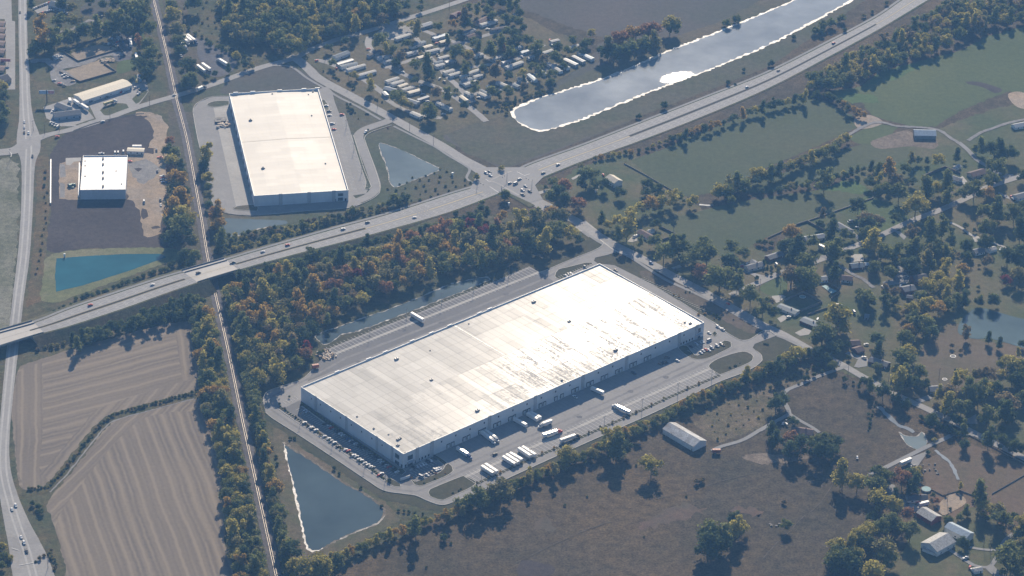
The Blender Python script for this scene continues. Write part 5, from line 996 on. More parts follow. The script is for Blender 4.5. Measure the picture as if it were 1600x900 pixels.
# residential and farm cars
for lst, o_, ph in (([(150, 258, 'red'), (200, 228, 'white'), (528, 240, 'white', 'van')], E5, 'drives of the houses above the junction'), ([(670, 182, 'white', 'suv'), (1000, 215, 'white', 'van'), (1410, 125, 'white', 'van'), (1525, 640, 'white', 'suv'), (1550, 490, 'white')], E6, 'drives of the houses right of the large warehouse'), ([(550, 380, 'white', 'suv'), (490, 480, 'white'), (285, 490, 'white'), (465, 330, 'dark')], E7, 'concrete court by the brick houses'),
                    ([(1205, 240, 'white', 'suv'), (1520, 325, 'red'), (1530, 340, 'white'), (560, 520, 'white'), (515, 485, 'white', 'van'), (1455, 655, 'white')], Q81, 'drives in the upper right neighbourhood'), ([(75, 838, 'black'), (95, 845, 'silver'), (115, 850, 'silver', 'suv'), (125, 828, 'dark')], Q12, 'loop drive of the brown farmhouse'), ([(1235, 785, 'white', 'pickup'), (1262, 842, 'red'), (1275, 860, 'white'), (940, 440, 'red'), (908, 212, 'dark', 'suv'), (870, 450, 'dark'), (558, 158, 'silver')], Q16, 'farmyard at the bottom right'), ([(768, 575, 'white', 'suv'), (780, 570, 'white'), (570, 190, 'red'), (1440, 765, 'red')], Q71, 'drives by the busy road')):
    for i, t in enumerate(lst):
        X, Y = o_(t[0], t[1]); o = vehicle(X, Y, .5+i*.7, t[3] if len(t) > 3 else 'car', t[2], 'parked_car' if len(t) < 4 or t[3] == 'suv' else 'parked_'+t[3], '', 'car' if len(t) < 4 or t[3] == 'suv' else t[3], 'cars parked at the houses', .55)
        LATER.append((o, '%s %s' % ({'dark': 'dark blue'}.get(t[2], t[2]), {'suv': 'tall car', 'car': 'car'}.get(t[3], t[3]) if len(t) > 3 else 'car'), X, Y, ph))
pk = [(rnd.uniform(505, 900), 0) for _ in range(0)]
for X, Y, c, k in [(625, 109, 'silver', 'car'), (630, 112, 'white', 'car'), (684, 86, 'dark', 'pickup'), (576, 76, 'red', 'car'), (526, 106, 'red', 'car'), (495, 94, 'red', 'car'), (694, 127, 'dark', 'suv'), (687, 122, 'white', 'car'), (658, 133, 'silver', 'car'), (661, 147, 'silver', 'car'), (668, 158, 'white', 'car'), (693, 178, 'silver', 'car'), (682, 67, 'red', 'car'), (728, 62, 'tan', 'car'), (762, 45, 'white', 'car'), (747, 37, 'grey', 'car'), (859, 62, 'red', 'car'), (862, 70, 'white', 'car'), (815, 88, 'white', 'car'), (748, 152, 'white', 'car'), (832, 127, 'white', 'car'), (710, 95, 'white', 'van')]:
    o = vehicle(X, Y, rnd.uniform(0, 3), k, c, 'parked_car' if k != 'van' else 'parked_van', '', {'suv': 'car'}.get(k, k), 'cars in the mobile home park', .55); LATER.append((o, '%s %s' % ({'dark': 'dark blue'}.get(c, c), {'suv': 'tall car'}.get(k, k)), X, Y, 'mobile home park'))

# ------------------------------------------------------------------ trucks and trailers
TRW = plain('trailer_white', (.72, .72, .70), .35, .05, spec=.8, scale=.3); TRROOF = plain('trailer_roof', (.66, .65, .62), .5, .06, spec=.4, scale=.3); TRSHINE = plain('polished_trailer_roof', (.6, .6, .58), .28, .04, spec=.9, metal=.5, scale=.3); TRY = plain('trailer_yellow', (.55, .42, .12), .4, .05); TRB = plain('trailer_blue', (.15, .28, .42), .4, .05); TRO = plain('container_rust', (.30, .08, .04), .6, .1); CHAS = plain('chassis', (.05, .05, .055), .7, .1)
def trailer_mb(L): 
    b = MB(); b.box(-L/2, L/2, -1.28, 1.28, 1.15, 4.0, 0); r = MB(); r.box(-L/2+.03, L/2-.03, -1.25, 1.25, 4.004, 4.08, 0, .15, .25)
    u = MB(); u.box(-L/2+.4, L/2-1.5, -.5, .5, .85, 1.146, 0); u.box(L/2-3.6, L/2-3.4, -1.0, -.85, .1, .9, 0); u.box(L/2-3.6, L/2-3.4, .85, 1.0, .1, .9, 0); u.box(-L/2, -L/2+.12, -1.1, 1.1, .5, .7, 0)
    w = MB()
    for x in (-L/2+1.4, -L/2+2.7):
        for y in (-1.0, 1.0): w.wheel(x, y, .5, .5, .5, 0, 10)
    return b, r, u, w
def truck(x1, y1, x2, y2, label, trailer=True, cab=None, body=TRW, name=None, cat=None, group=None, z=.48, L=None, tank=False):
    """roof centre line from rear (x1,y1) to front (x2,y2) in photo pixels"""
    a, b = G(x1, y1, 4.0+z), G(x2, y2, 4.0+z); c = (a+b)/2; d = b-a; LL = L or max(6, min(16.2, d.length)); hd_ = math.atan2(d.y, d.x)
    nm = name or ('semi_truck' if cab else 'semi_trailer'); r = empty(nm, (c.x, c.y, z), hd_, label, cat or ('truck' if cab else 'trailer'), group)
    if tank:
        m = MB(); n = 12
        for i in range(n):
            p0, p1 = 2*math.pi*i/n, 2*math.pi*(i+1)/n; m.quad((-LL/2, 1.2*math.cos(p0), 2.4+1.2*math.sin(p0)), (LL/2, 1.2*math.cos(p0), 2.4+1.2*math.sin(p0)), (LL/2, 1.2*math.cos(p1), 2.4+1.2*math.sin(p1)), (-LL/2, 1.2*math.cos(p1), 2.4+1.2*math.sin(p1)))
        m.poly([(LL/2, 1.2*math.cos(2*math.pi*i/n), 2.4+1.2*math.sin(2*math.pi*i/n)) for i in range(n)]); m.poly([(-LL/2, 1.2*math.cos(2*math.pi*i/n), 2.4+1.2*math.sin(2*math.pi*i/n)) for i in range(n)][::-1]); m.build('tank', body, r, True)
        _, _, u, w = trailer_mb(LL); u.build('chassis', CHAS, r); w.build('wheels', TYRE, r)
    else:
        bb_, rr_, u, w = trailer_mb(LL); bb_.build('box', body, r); rr_.build('roof', (TRSHINE if 'office corner' in label or 'gleaming' in label or 'red cab' in label else TRROOF) if body is TRW else body, r); u.build('chassis', CHAS, r); w.build('wheels', TYRE, r)
    if cab:
        x = LL/2; m = MB(); m.box(x+.7, x+3.0, -1.2, 1.2, 1.0, 3.4, 0, .12, .12); m.box(x+3.0, x+4.9, -1.0, 1.0, .8, 2.1, 0, .1, .2); m.box(x+.75, x+2.2, -1.1, 1.1, 3.4, 3.95, 0, .3, .15); cb = m.build('cab', PAINTS[cab], r)
        m = MB(); m.quad((x+3.01, -1.0, 2.3), (x+3.01, 1.0, 2.3), (x+2.93, .95, 3.2), (x+2.93, -.95, 3.2)); m.build('windscreen', GLASS, cb)
        m = MB()
        for wx in (x-1.2, x+.1, x+4.0):
            for y in (-1.0, 1.0): m.wheel(wx, y, .5, .5, .35, 0, 10)
        m.box(x-1.8, x+4.6, -.45, .45, .6, .95, 1); m.build('tractor_chassis', [TYRE, CHAS], r)
    return r
A6 = zz(600, 660, 7.26); A7 = zz(760, 590, 7.26)
gS, gD = 'white trailers parked in the stalls', 'trucks and trailers backed onto the docks'
truck(*A6(830, 272, 950, 348), 'yellow and white semi truck at the dock nearest the office corner', cab='blue', group=gD)
truck(*A6(1108, 92, 1222, 180), 'white semi truck at the dock, left one of a close pair', cab='white', group=gD); truck(*A6(1148, 78, 1262, 158), 'white semi truck at the dock, right one of a close pair', cab='white', group=gD)
truck(*A7(310, 448, 455, 528), 'white trailer backed onto a dock alone beside the truck pair', group=gD); truck(*A7(462, 392, 582, 462), 'white trailer at the dock touching its twin, left one', group=gD); truck(*A7(495, 378, 615, 445), 'white trailer at the dock touching its twin, right one', group=gD)
truck(*A7(1192, 100, 1330, 160), 'lone white trailer at a dock in the middle of the long wall', group=gD)
truck(*zz(800, 450, 4)(735, 768, 655, 730), 'gleaming white semi truck alone among the empty stalls', cab='white', group='semi trucks moving through the court')
truck(*A6(1108, 484, 1240, 568), 'white trailer parked in the stalls, left one of the front pair', group=gS); truck(*A6(1150, 462, 1286, 550), 'white trailer parked in the stalls, right one of the front pair', group=gS)
for i, c in enumerate([(1350, 378, 1487, 462), (1388, 355, 1528, 442), (1428, 336, 1568, 414)]): truck(*A6(*c), 'white trailer in the stalls, %s of a tight group of three' % ('leftmost', 'middle one', 'rightmost')[i], group=gS)
truck(*A7(365, 790, 505, 880), 'white trailer in the stalls, left one of the rear pair', group=gS); truck(*A7(410, 775, 555, 866), 'white trailer in the stalls, right one of the rear pair', group=gS)
truck(*A7(740, 475, 640, 512), 'short white truck leaving the docks with white cab', cab='white', group='semi trucks moving through the court')
truck(*A7(645, 640, 805, 590), 'white semi truck with red cab crossing the truck court', cab='red', group='semi trucks moving through the court'); truck(*A7(840, 700, 1010, 640), 'white semi truck with dark cab parked across the stalls', cab='dark', group='semi trucks moving through the court')
truck(642.5, 487.5, 661.5, 498.5, 'lone white trailer in the northern stalls beside the narrow pond')
for i, (c, cb) in enumerate([((1120, 213, 1172, 255), 'white'), ((1145, 210, 1200, 252), 'dark'), ((1165, 207, 1222, 250), 'blue'), ((1118, 245, 1162, 290), 'silver')]): truck(*Q1(*c), 'white semi truck in the dark gravel yard, %s of the group of four' % ('first', 'second', 'third', 'lowest')[i], cab=cb, z=.3, group='semi trucks in the gravel yard')
truck(*Q1(1280, 438, 1232, 402), 'white trailer in the gravel yard, left one near the entrance', z=.3, group='trailers in the gravel yard'); truck(*Q1(1316, 428, 1262, 390), 'white trailer in the gravel yard, right one near the entrance', z=.3, group='trailers in the gravel yard'); truck(*Q1(1432, 402, 1372, 366), 'white semi truck alone at the right of the gravel yard', cab='silver', z=.3)
truck(*Q1(847, 322, 855, 362), 'white box trailer standing beside the paddock yard', z=.3, L=12); truck(*Q1(846, 463, 855, 508), 'cream trailer beside the workshop yard trees', z=.5, body=TRY, L=12); truck(*Q1(870, 460, 880, 498), 'pale blue trailer beside the cream trailer', z=.5, body=TRB, L=11)
truck(*Q1(648, 640, 705, 622), 'yellow tanker truck beside the oval lawn', cab='white', body=TRY, tank=True, z=.5); truck(*Q1(460, 617, 492, 640), 'white box truck at the left end of the workshop', cab='white', z=.5, L=9); truck(*Q1(506, 645, 550, 672), 'white trailer in front of the left end of the workshop', z=.5, L=12); truck(*Q1(432, 605, 440, 632), 'white van body truck beside the workshop gable', z=.5, L=7)
truck(*Q1(1240, 548, 1262, 538), 'white truck driving on the upper road beside the truck yard', cab='dark', z=.4, L=7); truck(*Q1(812, 225, 820, 290), 'long grey flatbed load standing upright of the paddocks', z=.3, L=16)
truck(*Q16(895, 160, 830, 188), 'white trailer standing on the farm drive', z=.5, L=12); truck(*Q16(945, 445, 1005, 430), 'white camper trailer beside the white farmhouse', z=.5, L=9); truck(*Q81(325, 628, 352, 640), 'white camper trailer between the garden trees', z=.4, L=8); truck(*Zm(60, 180, 7.26, 1085, 342, 1150, 342)[0], *Zm(60, 180, 7.26, 1085, 342, 1150, 342)[1], 'white box trailer behind the cream site office', z=.3, L=9)
truck(1116, 702, 1123, 702, 'dark red container on the track below the weathered barn', body=TRO, name='container', cat='container', z=.1, L=7); truck(489.5, 570, 496, 569, 'rust red open skip on the yard edge beside the red tree', body=TRO, name='skip', cat='skip', z=.3, L=6)
# ------------------------------------------------------------------ heaps, pool, small things
def clutter(name, label, cat, pts, n, mats, hmax, smin=.6, smax=2.4, z=.6):
    m = MB(); xs = [p[0] for p in pts]; ys = [p[1] for p in pts]; c0 = G(sum(xs)/len(xs), sum(ys)/len(ys))
    for i in range(n):
        u = rnd.random(); v = rnd.random(); px = (1-u)*(1-v)*pts[0][0]+u*(1-v)*pts[1][0]+u*v*pts[2][0]+(1-u)*v*pts[3][0]; py = (1-u)*(1-v)*pts[0][1]+u*(1-v)*pts[1][1]+u*v*pts[2][1]+(1-u)*v*pts[3][1]
        g = G(px, py)-c0; a = rnd.uniform(smin, smax); b = rnd.uniform(smin, smax); t = rnd.uniform(.3, hmax); th = rnd.uniform(-.15, .15)+rnd.choice((0, math.pi/2)); k = len(m.v)
        m.box(-a/2, a/2, -b/2, b/2, 0, t, rnd.randrange(len(mats)))
        for q in range(k, len(m.v)):
            x, y, zz_ = m.v[q]; m.v[q] = (g.x+x*math.cos(th)-y*math.sin(th), g.y+x*math.sin(th)+y*math.cos(th), zz_)
    o = m.build(name, mats); o.location = (c0.x, c0.y, z); return tag(o, label, cat)
PAL = plain('pallet_wood', (.42, .32, .22), .85, .2); PAL2 = plain('pallet_pale', (.60, .52, .42), .8, .2); STLG = plain('grey_steel', (.11, .11, .115), .9, .2, spec=.1)
o = clutter('pallet_stacks', 'rows of stacked wooden pallets on the yard corner beside the red tree', 'pallets', Zm(400, 450, 4, 370, 415, 440, 385, 510, 430, 430, 462), 110, [PAL, PAL2, STLG], 1.6); 
clutter('pallet_stacks', 'pile of pale timber and panels on the concrete court of the cream warehouse', 'timber', Zm(300, 120, 5.696, 230, 425, 320, 410, 345, 450, 225, 460), 50, [PAL, PAL2], 2)
clutter('dark_tank', 'dark square tank frame standing above the timber pile', 'tank', Zm(300, 120, 5.696, 232, 378, 282, 378, 282, 412, 230, 412), 8, [CHAS], 2.5, 4, 7)
clutter('scrap_heap', 'heap of grey and brown scrap beside the upper paddock', 'scrap', Zm(0, 0, 4, 690, 275, 760, 285, 790, 370, 760, 320), 40, [STLG, PAL, CHAS], 2)
clutter('stable_rails', 'dark stable rails in the strip between the two paddocks', 'timber', Zm(0, 0, 4, 620, 375, 700, 365, 720, 385, 640, 395), 60, [CHAS, PAL], 1.2, .8, 3)  # stable fence rails, built as a heap of loose boxes
clutter('machinery', 'green and black machinery standing left of the small warehouse', 'machinery', Zm(60, 180, 7.26, 340, 800, 420, 785, 430, 815, 350, 835), 14, [plain('machine_green', (.10, .20, .13), .5, .1), CHAS], 2.6, 1, 3)
clutter('round_bales', 'dark hay bales beside the wooden trough in the meadow', 'bales', Q16(0, 0)[:0] or Zm(1200, 675, 4, 0, 570, 70, 575, 75, 605, 5, 585), 5, [CHAS, PAL], 1.4, 1.2, 2, .0)
clutter('dirt_clumps', 'scattered boulders along the farm paddock slope', 'boulders', Zm(1200, 675, 4, 950, 200, 1060, 200, 1120, 260, 960, 270), 14, [CHAS, STLG], 1.3, .8, 2, .0)
def wall_line(name, label, cat, pts, h_, t, mat, z=.1, closed=False):
    m = MB(); P = [G(*p) for p in pts]; c0 = P[0].copy(); n = len(P)
    for i in range(n if closed else n-1):
        a, b = P[i]-c0, P[(i+1) % n]-c0; d = (b-a).normalized(); q = Vector((-d.y, d.x, 0))*t/2
        A = [a-q, b-q, b+q, a+q]; k = len(m.v); m.v += [(p.x, p.y, 0) for p in A]+[(p.x, p.y, h_) for p in A]; m.f += [tuple(k+j for j in f) for f in ((4, 5, 6, 7), (0, 1, 5, 4), (1, 2, 6, 5), (2, 3, 7, 6), (3, 0, 4, 7))]; m.m += [0]*5
    o = m.build(name, mat); o.location = (c0.x, c0.y, z); flipfix(o); return tag(o, label, cat)
FENW = plain('weathered_fence', (.10, .085, .075), .85, .15); FENG = plain('grey_fence', (.22, .20, .18), .85, .15)
wall_line('retaining_wall', 'long thin white wall left of the small warehouse', 'wall', Zm(0, 225, 4, 318, 105, 316, 378), 1.8, 1.2, COPE)
wall_line('retaining_wall', 'short white wall beside the small warehouse', 'wall', Zm(0, 225, 4, 497, 125, 492, 330), 1.5, 1.2, COPE)
wall_line('fence', 'dark wooden fence around the large dark garden', 'fence', E5(620, 660)+() and Zm(1140, 380, 7.26, 620, 660, 835, 565, 1050, 680, 800, 780), 2.2, .3, FENG)
wall_line('fence', 'dark wooden fence around the swimming pool garden', 'fence', Zm(1140, 380, 7.26, 1120, 460, 1250, 540, 1240, 570, 1150, 640), 2, .25, FENG)
wall_line('fence', 'low fence between the two teal roofed houses', 'fence', Zm(1140, 380, 7.26, 880, 820, 1100, 745, 1150, 760), 1.6, .3, FENG)
wall_line('fence', 'dark hedge-like fence in front of the upper right green lawn', 'fence', Zm(1200, 225, 4, 968, 208, 1105, 150, 1200, 190), 2.2, .8, FENW)
wall_line('fence', 'dark fence along the foot of the hay field', 'fence', Zm(1200, 225, 4, 180, 510, 245, 488, 350, 545), 2, .8, FENW); wall_line('fence', 'long wire fence line at the foot of the hay field', 'fence', Zm(1200, 225, 4, 0, 590, 180, 508, 420, 425, 660, 340), 1.2, .5, FENG)
wall_line('fence', 'dark garden fence around the brown roofed house by the busy road', 'fence', Zm(800, 225, 4, 920, 520, 1030, 575, 940, 605), 2, .5, FENW); wall_line('fence', 'wire fence running up beside the dull green field', 'fence', Zm(800, 225, 4, 700, 125, 820, 190, 1010, 300), 1.2, .3, FENG)
wall_line('fence', 'post and rail fence along the main road at bottom right', 'fence', Zm(1200, 675, 4, 1190, 30, 1260, 25, 1600, 200), 1.0, .12, FENG); wall_line('fence', 'post and rail fence between the two brown pastures', 'fence', Zm(1200, 675, 4, 1400, 390, 1600, 275), 1.0, .12, FENG); wall_line('fence', 'fence around the small farm paddock', 'fence', Zm(1200, 675, 4, 940, 320, 1090, 400, 1200, 370, 1280, 400), 1.0, .12, FENG)
wall_line('fence', 'board fence around the upper sand paddock', 'fence', Zm(0, 0, 4, 390, 325, 490, 387, 735, 315), 1.6, .7, FENW); wall_line('fence', 'board fence around the lower sand paddock', 'fence', Zm(0, 0, 4, 372, 452, 500, 515, 725, 450, 650, 402), 1.6, .7, FENW); wall_line('fence', 'board fence behind the upper sand paddock', 'fence', Zm(0, 0, 4, 390, 325, 640, 235), 1.6, .5, FENW)
wall_line('pipe_rack', 'white barrier frame across the car park entrance', 'barrier', Zm(600, 660, 7.26, 185, 668, 295, 632), 2.6, .3, COPE, .5)
def disc(px, py, r, name, label, cat, m1, m2, h_=1.2):
    g = G(px, py); m = MB(); m.cyl(0, 0, 0, h_, r, r, 20, 0); m.cyl(0, 0, h_, h_+.01, r*.88, r*.88, 20, 1); o = m.build(name, [m1, m2]); o.location = (g.x, g.y, .2); return tag(o, label, cat)
POOLW = plain('pool_water', (.20, .34, .36), .6, .05, spec=.1); 
disc(1447, 766, 4.2, 'round_pool', 'round white above ground pool behind the white farmhouse', 'pool', CONCG, POOLW); disc(1310, 478, 4, 'garden_ring', 'pale stone ring on the lawn right of the dark fenced garden', 'stone ring', COPE, DIRT, .2); disc(1254, 464, 3, 'trampoline', 'pale round pond inside the dark fenced garden', 'garden pond', COPE, POOLW, .3); disc(1489, 557, 2.6, 'garden_ring', 'small pale ring on the brown lawn by the round pond', 'stone ring', COPE, GRAVEL, .2); disc(1476, 593, 2.2, 'garden_ring', 'small pale ring beside the yellow trees on the brown lawn', 'stone ring', COPE, GRAVEL, .2)
o = sheet('pool_basin', Zm(1140, 380, 7.26, 1045, 490, 1090, 480, 1215, 550, 1160, 580), POOLW, 'mark', kind='thing'); tag(o, 'turquoise rectangular swimming pool behind the pale outbuilding', 'pool', kind=None)
# ------------------------------------------------------------------ poles, lamps, signals, signs
POLE = plain('galvanised_pole', (.30, .31, .33), .5, .1); WPOLE = plain('wood_pole', (.13, .105, .085), .9, .1)
def lamp(px, py, hgt, phrase, z=.45):
    g = G(px, py, z); r = empty('lamp_post', g, HL_, '', 'lamp post', 'tall lamp posts in the yards'); m = MB(); m.cyl(0, 0, 0, hgt, .2, .12, 8); m.cyl(0, 0, 0, .8, .4, .4, 8); m.build('pole', POLE, r); m = MB(); m.box(-1.5, -.5, -.25, .25, hgt-.1, hgt+.15); m.box(.5, 1.5, -.25, .25, hgt-.1, hgt+.15); m.box(-.5, .5, -.06, .06, hgt-.02, hgt+.08); m.build('lamp_head', DKFR, r)
    LATER.append((r, 'tall grey lamp post', px, py, phrase))
for x, y in [(752, 753), (828, 719), (887, 693), (944, 668), (1003, 641), (1059, 616), (1112, 592)]: lamp(x, y, 11, 'grass strip beside the southern trailer stalls')
for x, y in [(578, 524), (635, 500), (690, 475), (740, 455), (795, 432)]: lamp(x, y, 11, 'edge of the northern trailer stalls')
for x, y in [(541, 200), (553, 236), (565, 270)]: lamp(x, y, 9, 'car park of the cream roofed warehouse')
for x, y in [(470, 660), (520, 694), (570, 729), (602, 752)]: lamp(x, y, 9, 'outer edge of the left car park')
def upole(px, py, hgt, phrase):
    g = G(px, py, .1); r = empty('utility_pole', g, HJ+math.pi/2, '', 'utility pole', 'wooden utility poles'); m = MB(); m.cyl(0, 0, 0, hgt, .22, .14, 7); m.build('pole', WPOLE, r); m = MB(); m.box(-1.3, 1.3, -.09, .09, hgt-1, hgt-.8); m.box(-1.2, -1.05, -.06, .06, hgt-.8, hgt-.5); m.box(1.05, 1.2, -.06, .06, hgt-.8, hgt-.5); m.build('crossarm', WPOLE, r)
    LATER.append((r, 'wooden utility pole', px, py, phrase))
for x, y in [(508, 95), (545, 133), (590, 168), (640, 205), (677, 227)]: upole(x, y, 11, 'roadside above the cream roofed warehouse')
for x, y in [(990, 390), (1052, 368), (1083, 445), (1187, 452), (1219, 455), (1273, 548), (1325, 585), (1388, 598), (1309, 450), (1354, 413)]: upole(x, y, 11, 'houses and road right of the large warehouse')
for x, y in [(52, 205), (70, 210), (93, 205), (172, 188), (287, 138), (16, 250), (702, 17), (234, 166)]: upole(x, y, 12, 'roads in the upper left')
for x, y in [(75, 888), (1547, 862), (1537, 855), (1480, 785), (1467, 592), (1420, 520)]: upole(x, y, 11, 'lower part of the scene')
def signal(x0, y0, label, arm=9, ang=0):
    g = G(x0, y0, .45); r = empty('traffic_signal', g, ang, label, 'traffic signal', 'mast arm signals at the highway junction'); m = MB(); m.cyl(0, 0, 0, 9, .22, .16, 8); m.build('pole', POLE, r); m = MB(); m.tube((0, 0, 6.5), (arm, 0, 7.2), .12, .08); m.build('mast_arm', POLE, r)
    for q in (.55, .95): m = MB(); m.box(arm*q-.2, arm*q+.2, -.2, .2, 6.0, 7.1); m.build('signal_head', CHAS, r)
signal(792, 281, 'traffic signal on the far corner of the highway junction', ang=HH+math.pi+.3); signal(783.5, 303, 'traffic signal on the near corner of the highway junction', ang=HH+.3); signal(831, 293, 'traffic signal on the right corner of the highway junction', ang=HJ+math.pi); signal(745.5, 293, 'traffic signal on the left corner of the highway junction', ang=HJ)
for x, y, l in [(707, 275, 'small white marker cabinet on the bank left of the junction'), (795, 322, 'small white marker cabinet on the grass below the junction'), (101, 402, 'small white outfall marker at the teal pond')]:
    g = G(x, y); m = MB(); m.box(-.8, .8, -.6, .6, 0, 3.2, 0, .1, .1); m.box(-1, 1, -.8, .8, 3.2, 3.6, 0, .3, .3); o = m.build('utility_cabinet', COPE); o.location = (g.x, g.y, .2); tag(o, l, 'cabinet')
g = G(73.5, 160); r = empty('billboard', g, .1, 'tall billboard with pale blue and red panels beside the office', 'billboard'); m = MB(); m.cyl(0, 0, 0, 14, .5, .5, 10); m.build('pole', CHAS, r)
m = MB(); m.box(-7.5, 7.5, -.25, .25, 9.5, 13.5); bd = m.build('panel', plain('billboard_blue', (.30, .40, .52), .6, .2, scale=.3), r); m = MB(); m.box(1.5, 7.3, -.27, -.255, 9.8, 13.2); m.build('poster', plain('billboard_red', (.55, .25, .25), .6, .2, scale=.3), bd)
g = G(9, 101); m = MB(); m.cyl(-3, 0, 0, 4, .15, .15, 6, 1); m.cyl(3, 0, 0, 4, .15, .15, 6, 1); m.box(-5, 5, -.2, .2, 3, 6, 0); o = m.build('sign_board', [plain('sign_red', (.4, .12, .14), .6, .1), CHAS]); o.location = (g.x, g.y, .5); tag(o, 'dark red sign board at the storage blocks by the left edge', 'sign')
# ================================================================== vegetation
def leaf_mat(name, col, var=.35, trans=.58):
    m = bpy.data.materials.new(name); m.use_nodes = True; nt = m.node_tree; nt.nodes.clear()
    out = N(nt, 'ShaderNodeOutputMaterial'); P = wpos(nt)
    f = noise(nt, P, .10, 3, .6, .3, .7); f2 = noise(nt, P, .9, 2, .6, .3, .7); r = N(nt, 'ShaderNodeObjectInfo').outputs['Random']
    k = mth(nt, 'ADD', mth(nt, 'ADD', mth(nt, 'MULTIPLY', f, .4), mth(nt, 'MULTIPLY', f2, .3)), mth(nt, 'MULTIPLY', r, .3))
    c = mixc(nt, k, tuple(x*(1-var) for x in col), (col[0]*(1+var*1.1), col[1]*(1+var), col[2]*(1+var*.5)))
    d = N(nt, 'ShaderNodeBsdfDiffuse'); t = N(nt, 'ShaderNodeBsdfTranslucent'); mx = N(nt, 'ShaderNodeMixShader'); mx.inputs[0].default_value = trans
    nt.links.new(c, d.inputs[0]); nt.links.new(c, t.inputs[0]); nt.links.new(d.outputs[0], mx.inputs[1]); nt.links.new(t.outputs[0], mx.inputs[2]); nt.links.new(mx.outputs[0], out.inputs[0]); MATS[name] = m; return m
LEAF = {'g': ('green', leaf_mat('leaf_green', (.185, .205, .085))), 'd': ('dark green', leaf_mat('leaf_dark_green', (.10, .13, .065))), 'y': ('yellow-green', leaf_mat('leaf_yellow_green', (.38, .34, .11))),
        'o': ('golden', leaf_mat('leaf_golden', (.40, .28, .10))), 'r': ('orange-red', leaf_mat('leaf_orange', (.34, .20, .12))), 'k': ('crimson', leaf_mat('leaf_crimson', (.21, .06, .065))),
        'l': ('olive', leaf_mat('leaf_olive', (.25, .235, .115))), 'b': ('brownish', leaf_mat('leaf_brown', (.23, .19, .12)))}
BARK = plain('bark', (.10, .082, .065), .9, .15)
def crown_data(seed, kind):
    r = random.Random(seed); V = []; F = []
    def blob_core(c, rad):
        bm = bmesh.new(); bmesh.ops.create_icosphere(bm, subdivisions=1, radius=1); k = len(V)
        for v in bm.verts: q = .78+r.random()*.3; V.append((c[0]+v.co.x*rad[0]*q*.7, c[1]+v.co.y*rad[1]*q*.7, c[2]+v.co.z*rad[2]*q*.7))
        for f in bm.faces: F.append(tuple(k+v.index for v in f.verts))
        bm.free()
    def leaf(p, n_, s_):
        n_ = (n_+Vector((r.gauss(0, .55), r.gauss(0, .55), r.gauss(0, .55)))).normalized(); u = n_.orthogonal().normalized(); u.rotate(Matrix.Rotation(r.random()*6.28, 3, n_)); v = n_.cross(u); k = len(V)
        a, b = s_*(.6+r.random()*.8), s_*(.5+r.random()*.6)
        for x, y in ((-1, -.6), (.2, -1), (1, .5), (-.3, 1)): V.append(tuple(p+u*x*a+v*y*b))
        F.append((k, k+1, k+2, k+3))
    blobs = []
    if kind == 'tree':
        n = r.randint(6, 9); blobs.append(((0, 0, .62), (.30, .30, .30)))
        for i in range(n):
            a = 6.283*i/n+r.random()*.7; d = r.uniform(.18, .30); z = r.uniform(.36, .80); q = r.uniform(.14, .23)*(1.15-abs(z-.6)); blobs.append(((math.cos(a)*d, math.sin(a)*d, z), (q, q, q*r.uniform(.7, 1))))
        blobs.append(((r.uniform(-.1, .1), r.uniform(-.1, .1), .82), (.17, .17, .15))); nl = 62; ls = .036
    elif kind == 'tall':
        for i in range(7): z = .25+.68*i/6; q = .40*(1-abs(z-.45)*.9)*r.uniform(.6, .85); blobs.append(((r.uniform(-.16, .16), r.uniform(-.16, .16), z), (q, q, .13))); 
        nl = 70; ls = .045
    elif kind == 'conifer':
        for i in range(7): z = .1+.8*i/6; q = .46*(1-z)+.05; blobs.append(((0, 0, z), (q, q, .10)))
        nl = 45; ls = .05
    else:
        for i in range(5): a = r.random()*6.28; d = r.uniform(.05, .26); blobs.append(((math.cos(a)*d, math.sin(a)*d, r.uniform(.35, .6)), (r.uniform(.16, .28),)*2+(r.uniform(.25, .38),)))
        nl = 42; ls = .07
    for c, rad in blobs:
        blob_core(c, rad)
        for i in range(nl):
            n_ = Vector((r.gauss(0, 1), r.gauss(0, 1), r.gauss(.15, 1))).normalized(); q = r.uniform(.75, 1.08)
            leaf(Vector((c[0]+n_.x*rad[0]*q, c[1]+n_.y*rad[1]*q, c[2]+n_.z*rad[2]*q)), n_, ls)
    return V, F
CD = {('tree', i): crown_data(10+i, 'tree') for i in range(8)}; CD.update({('tall', i): crown_data(40+i, 'tall') for i in range(4)}); CD.update({('conifer', i): crown_data(60+i, 'conifer') for i in range(3)}); CD.update({('bush', i): crown_data(80+i, 'bush') for i in range(5)})
def trunk_mesh(seed):
    r = random.Random(seed); m = MB(); m.tube((0, 0, -.01), (0, 0, .3), .030, .022, 7); m.tube((0, 0, .3), (r.uniform(-.03, .03), 0, .62), .022, .010, 6)
    for i in range(4):
        a = i*1.57+r.random(); z = r.uniform(.24, .38); m.tube((0, 0, z), (math.cos(a)*.24, math.sin(a)*.24, z+.26), .014, .005, 5)
    me = bpy.data.meshes.new('trunk'); me.from_pydata([tuple(v) for v in m.v], [], m.f); me.materials.append(BARK); return me
TRK = [trunk_mesh(i) for i in range(3)]; _cm = {}
def crown_mesh(key, c):
    if (key, c) not in _cm:
        V, F = CD[key]; me = bpy.data.meshes.new('crown'); me.from_pydata(V, [], F); me.materials.append(LEAF[c][1]); _cm[(key, c)] = me
    return _cm[(key, c)]
TREES = []; BUSHES = []       # dicts
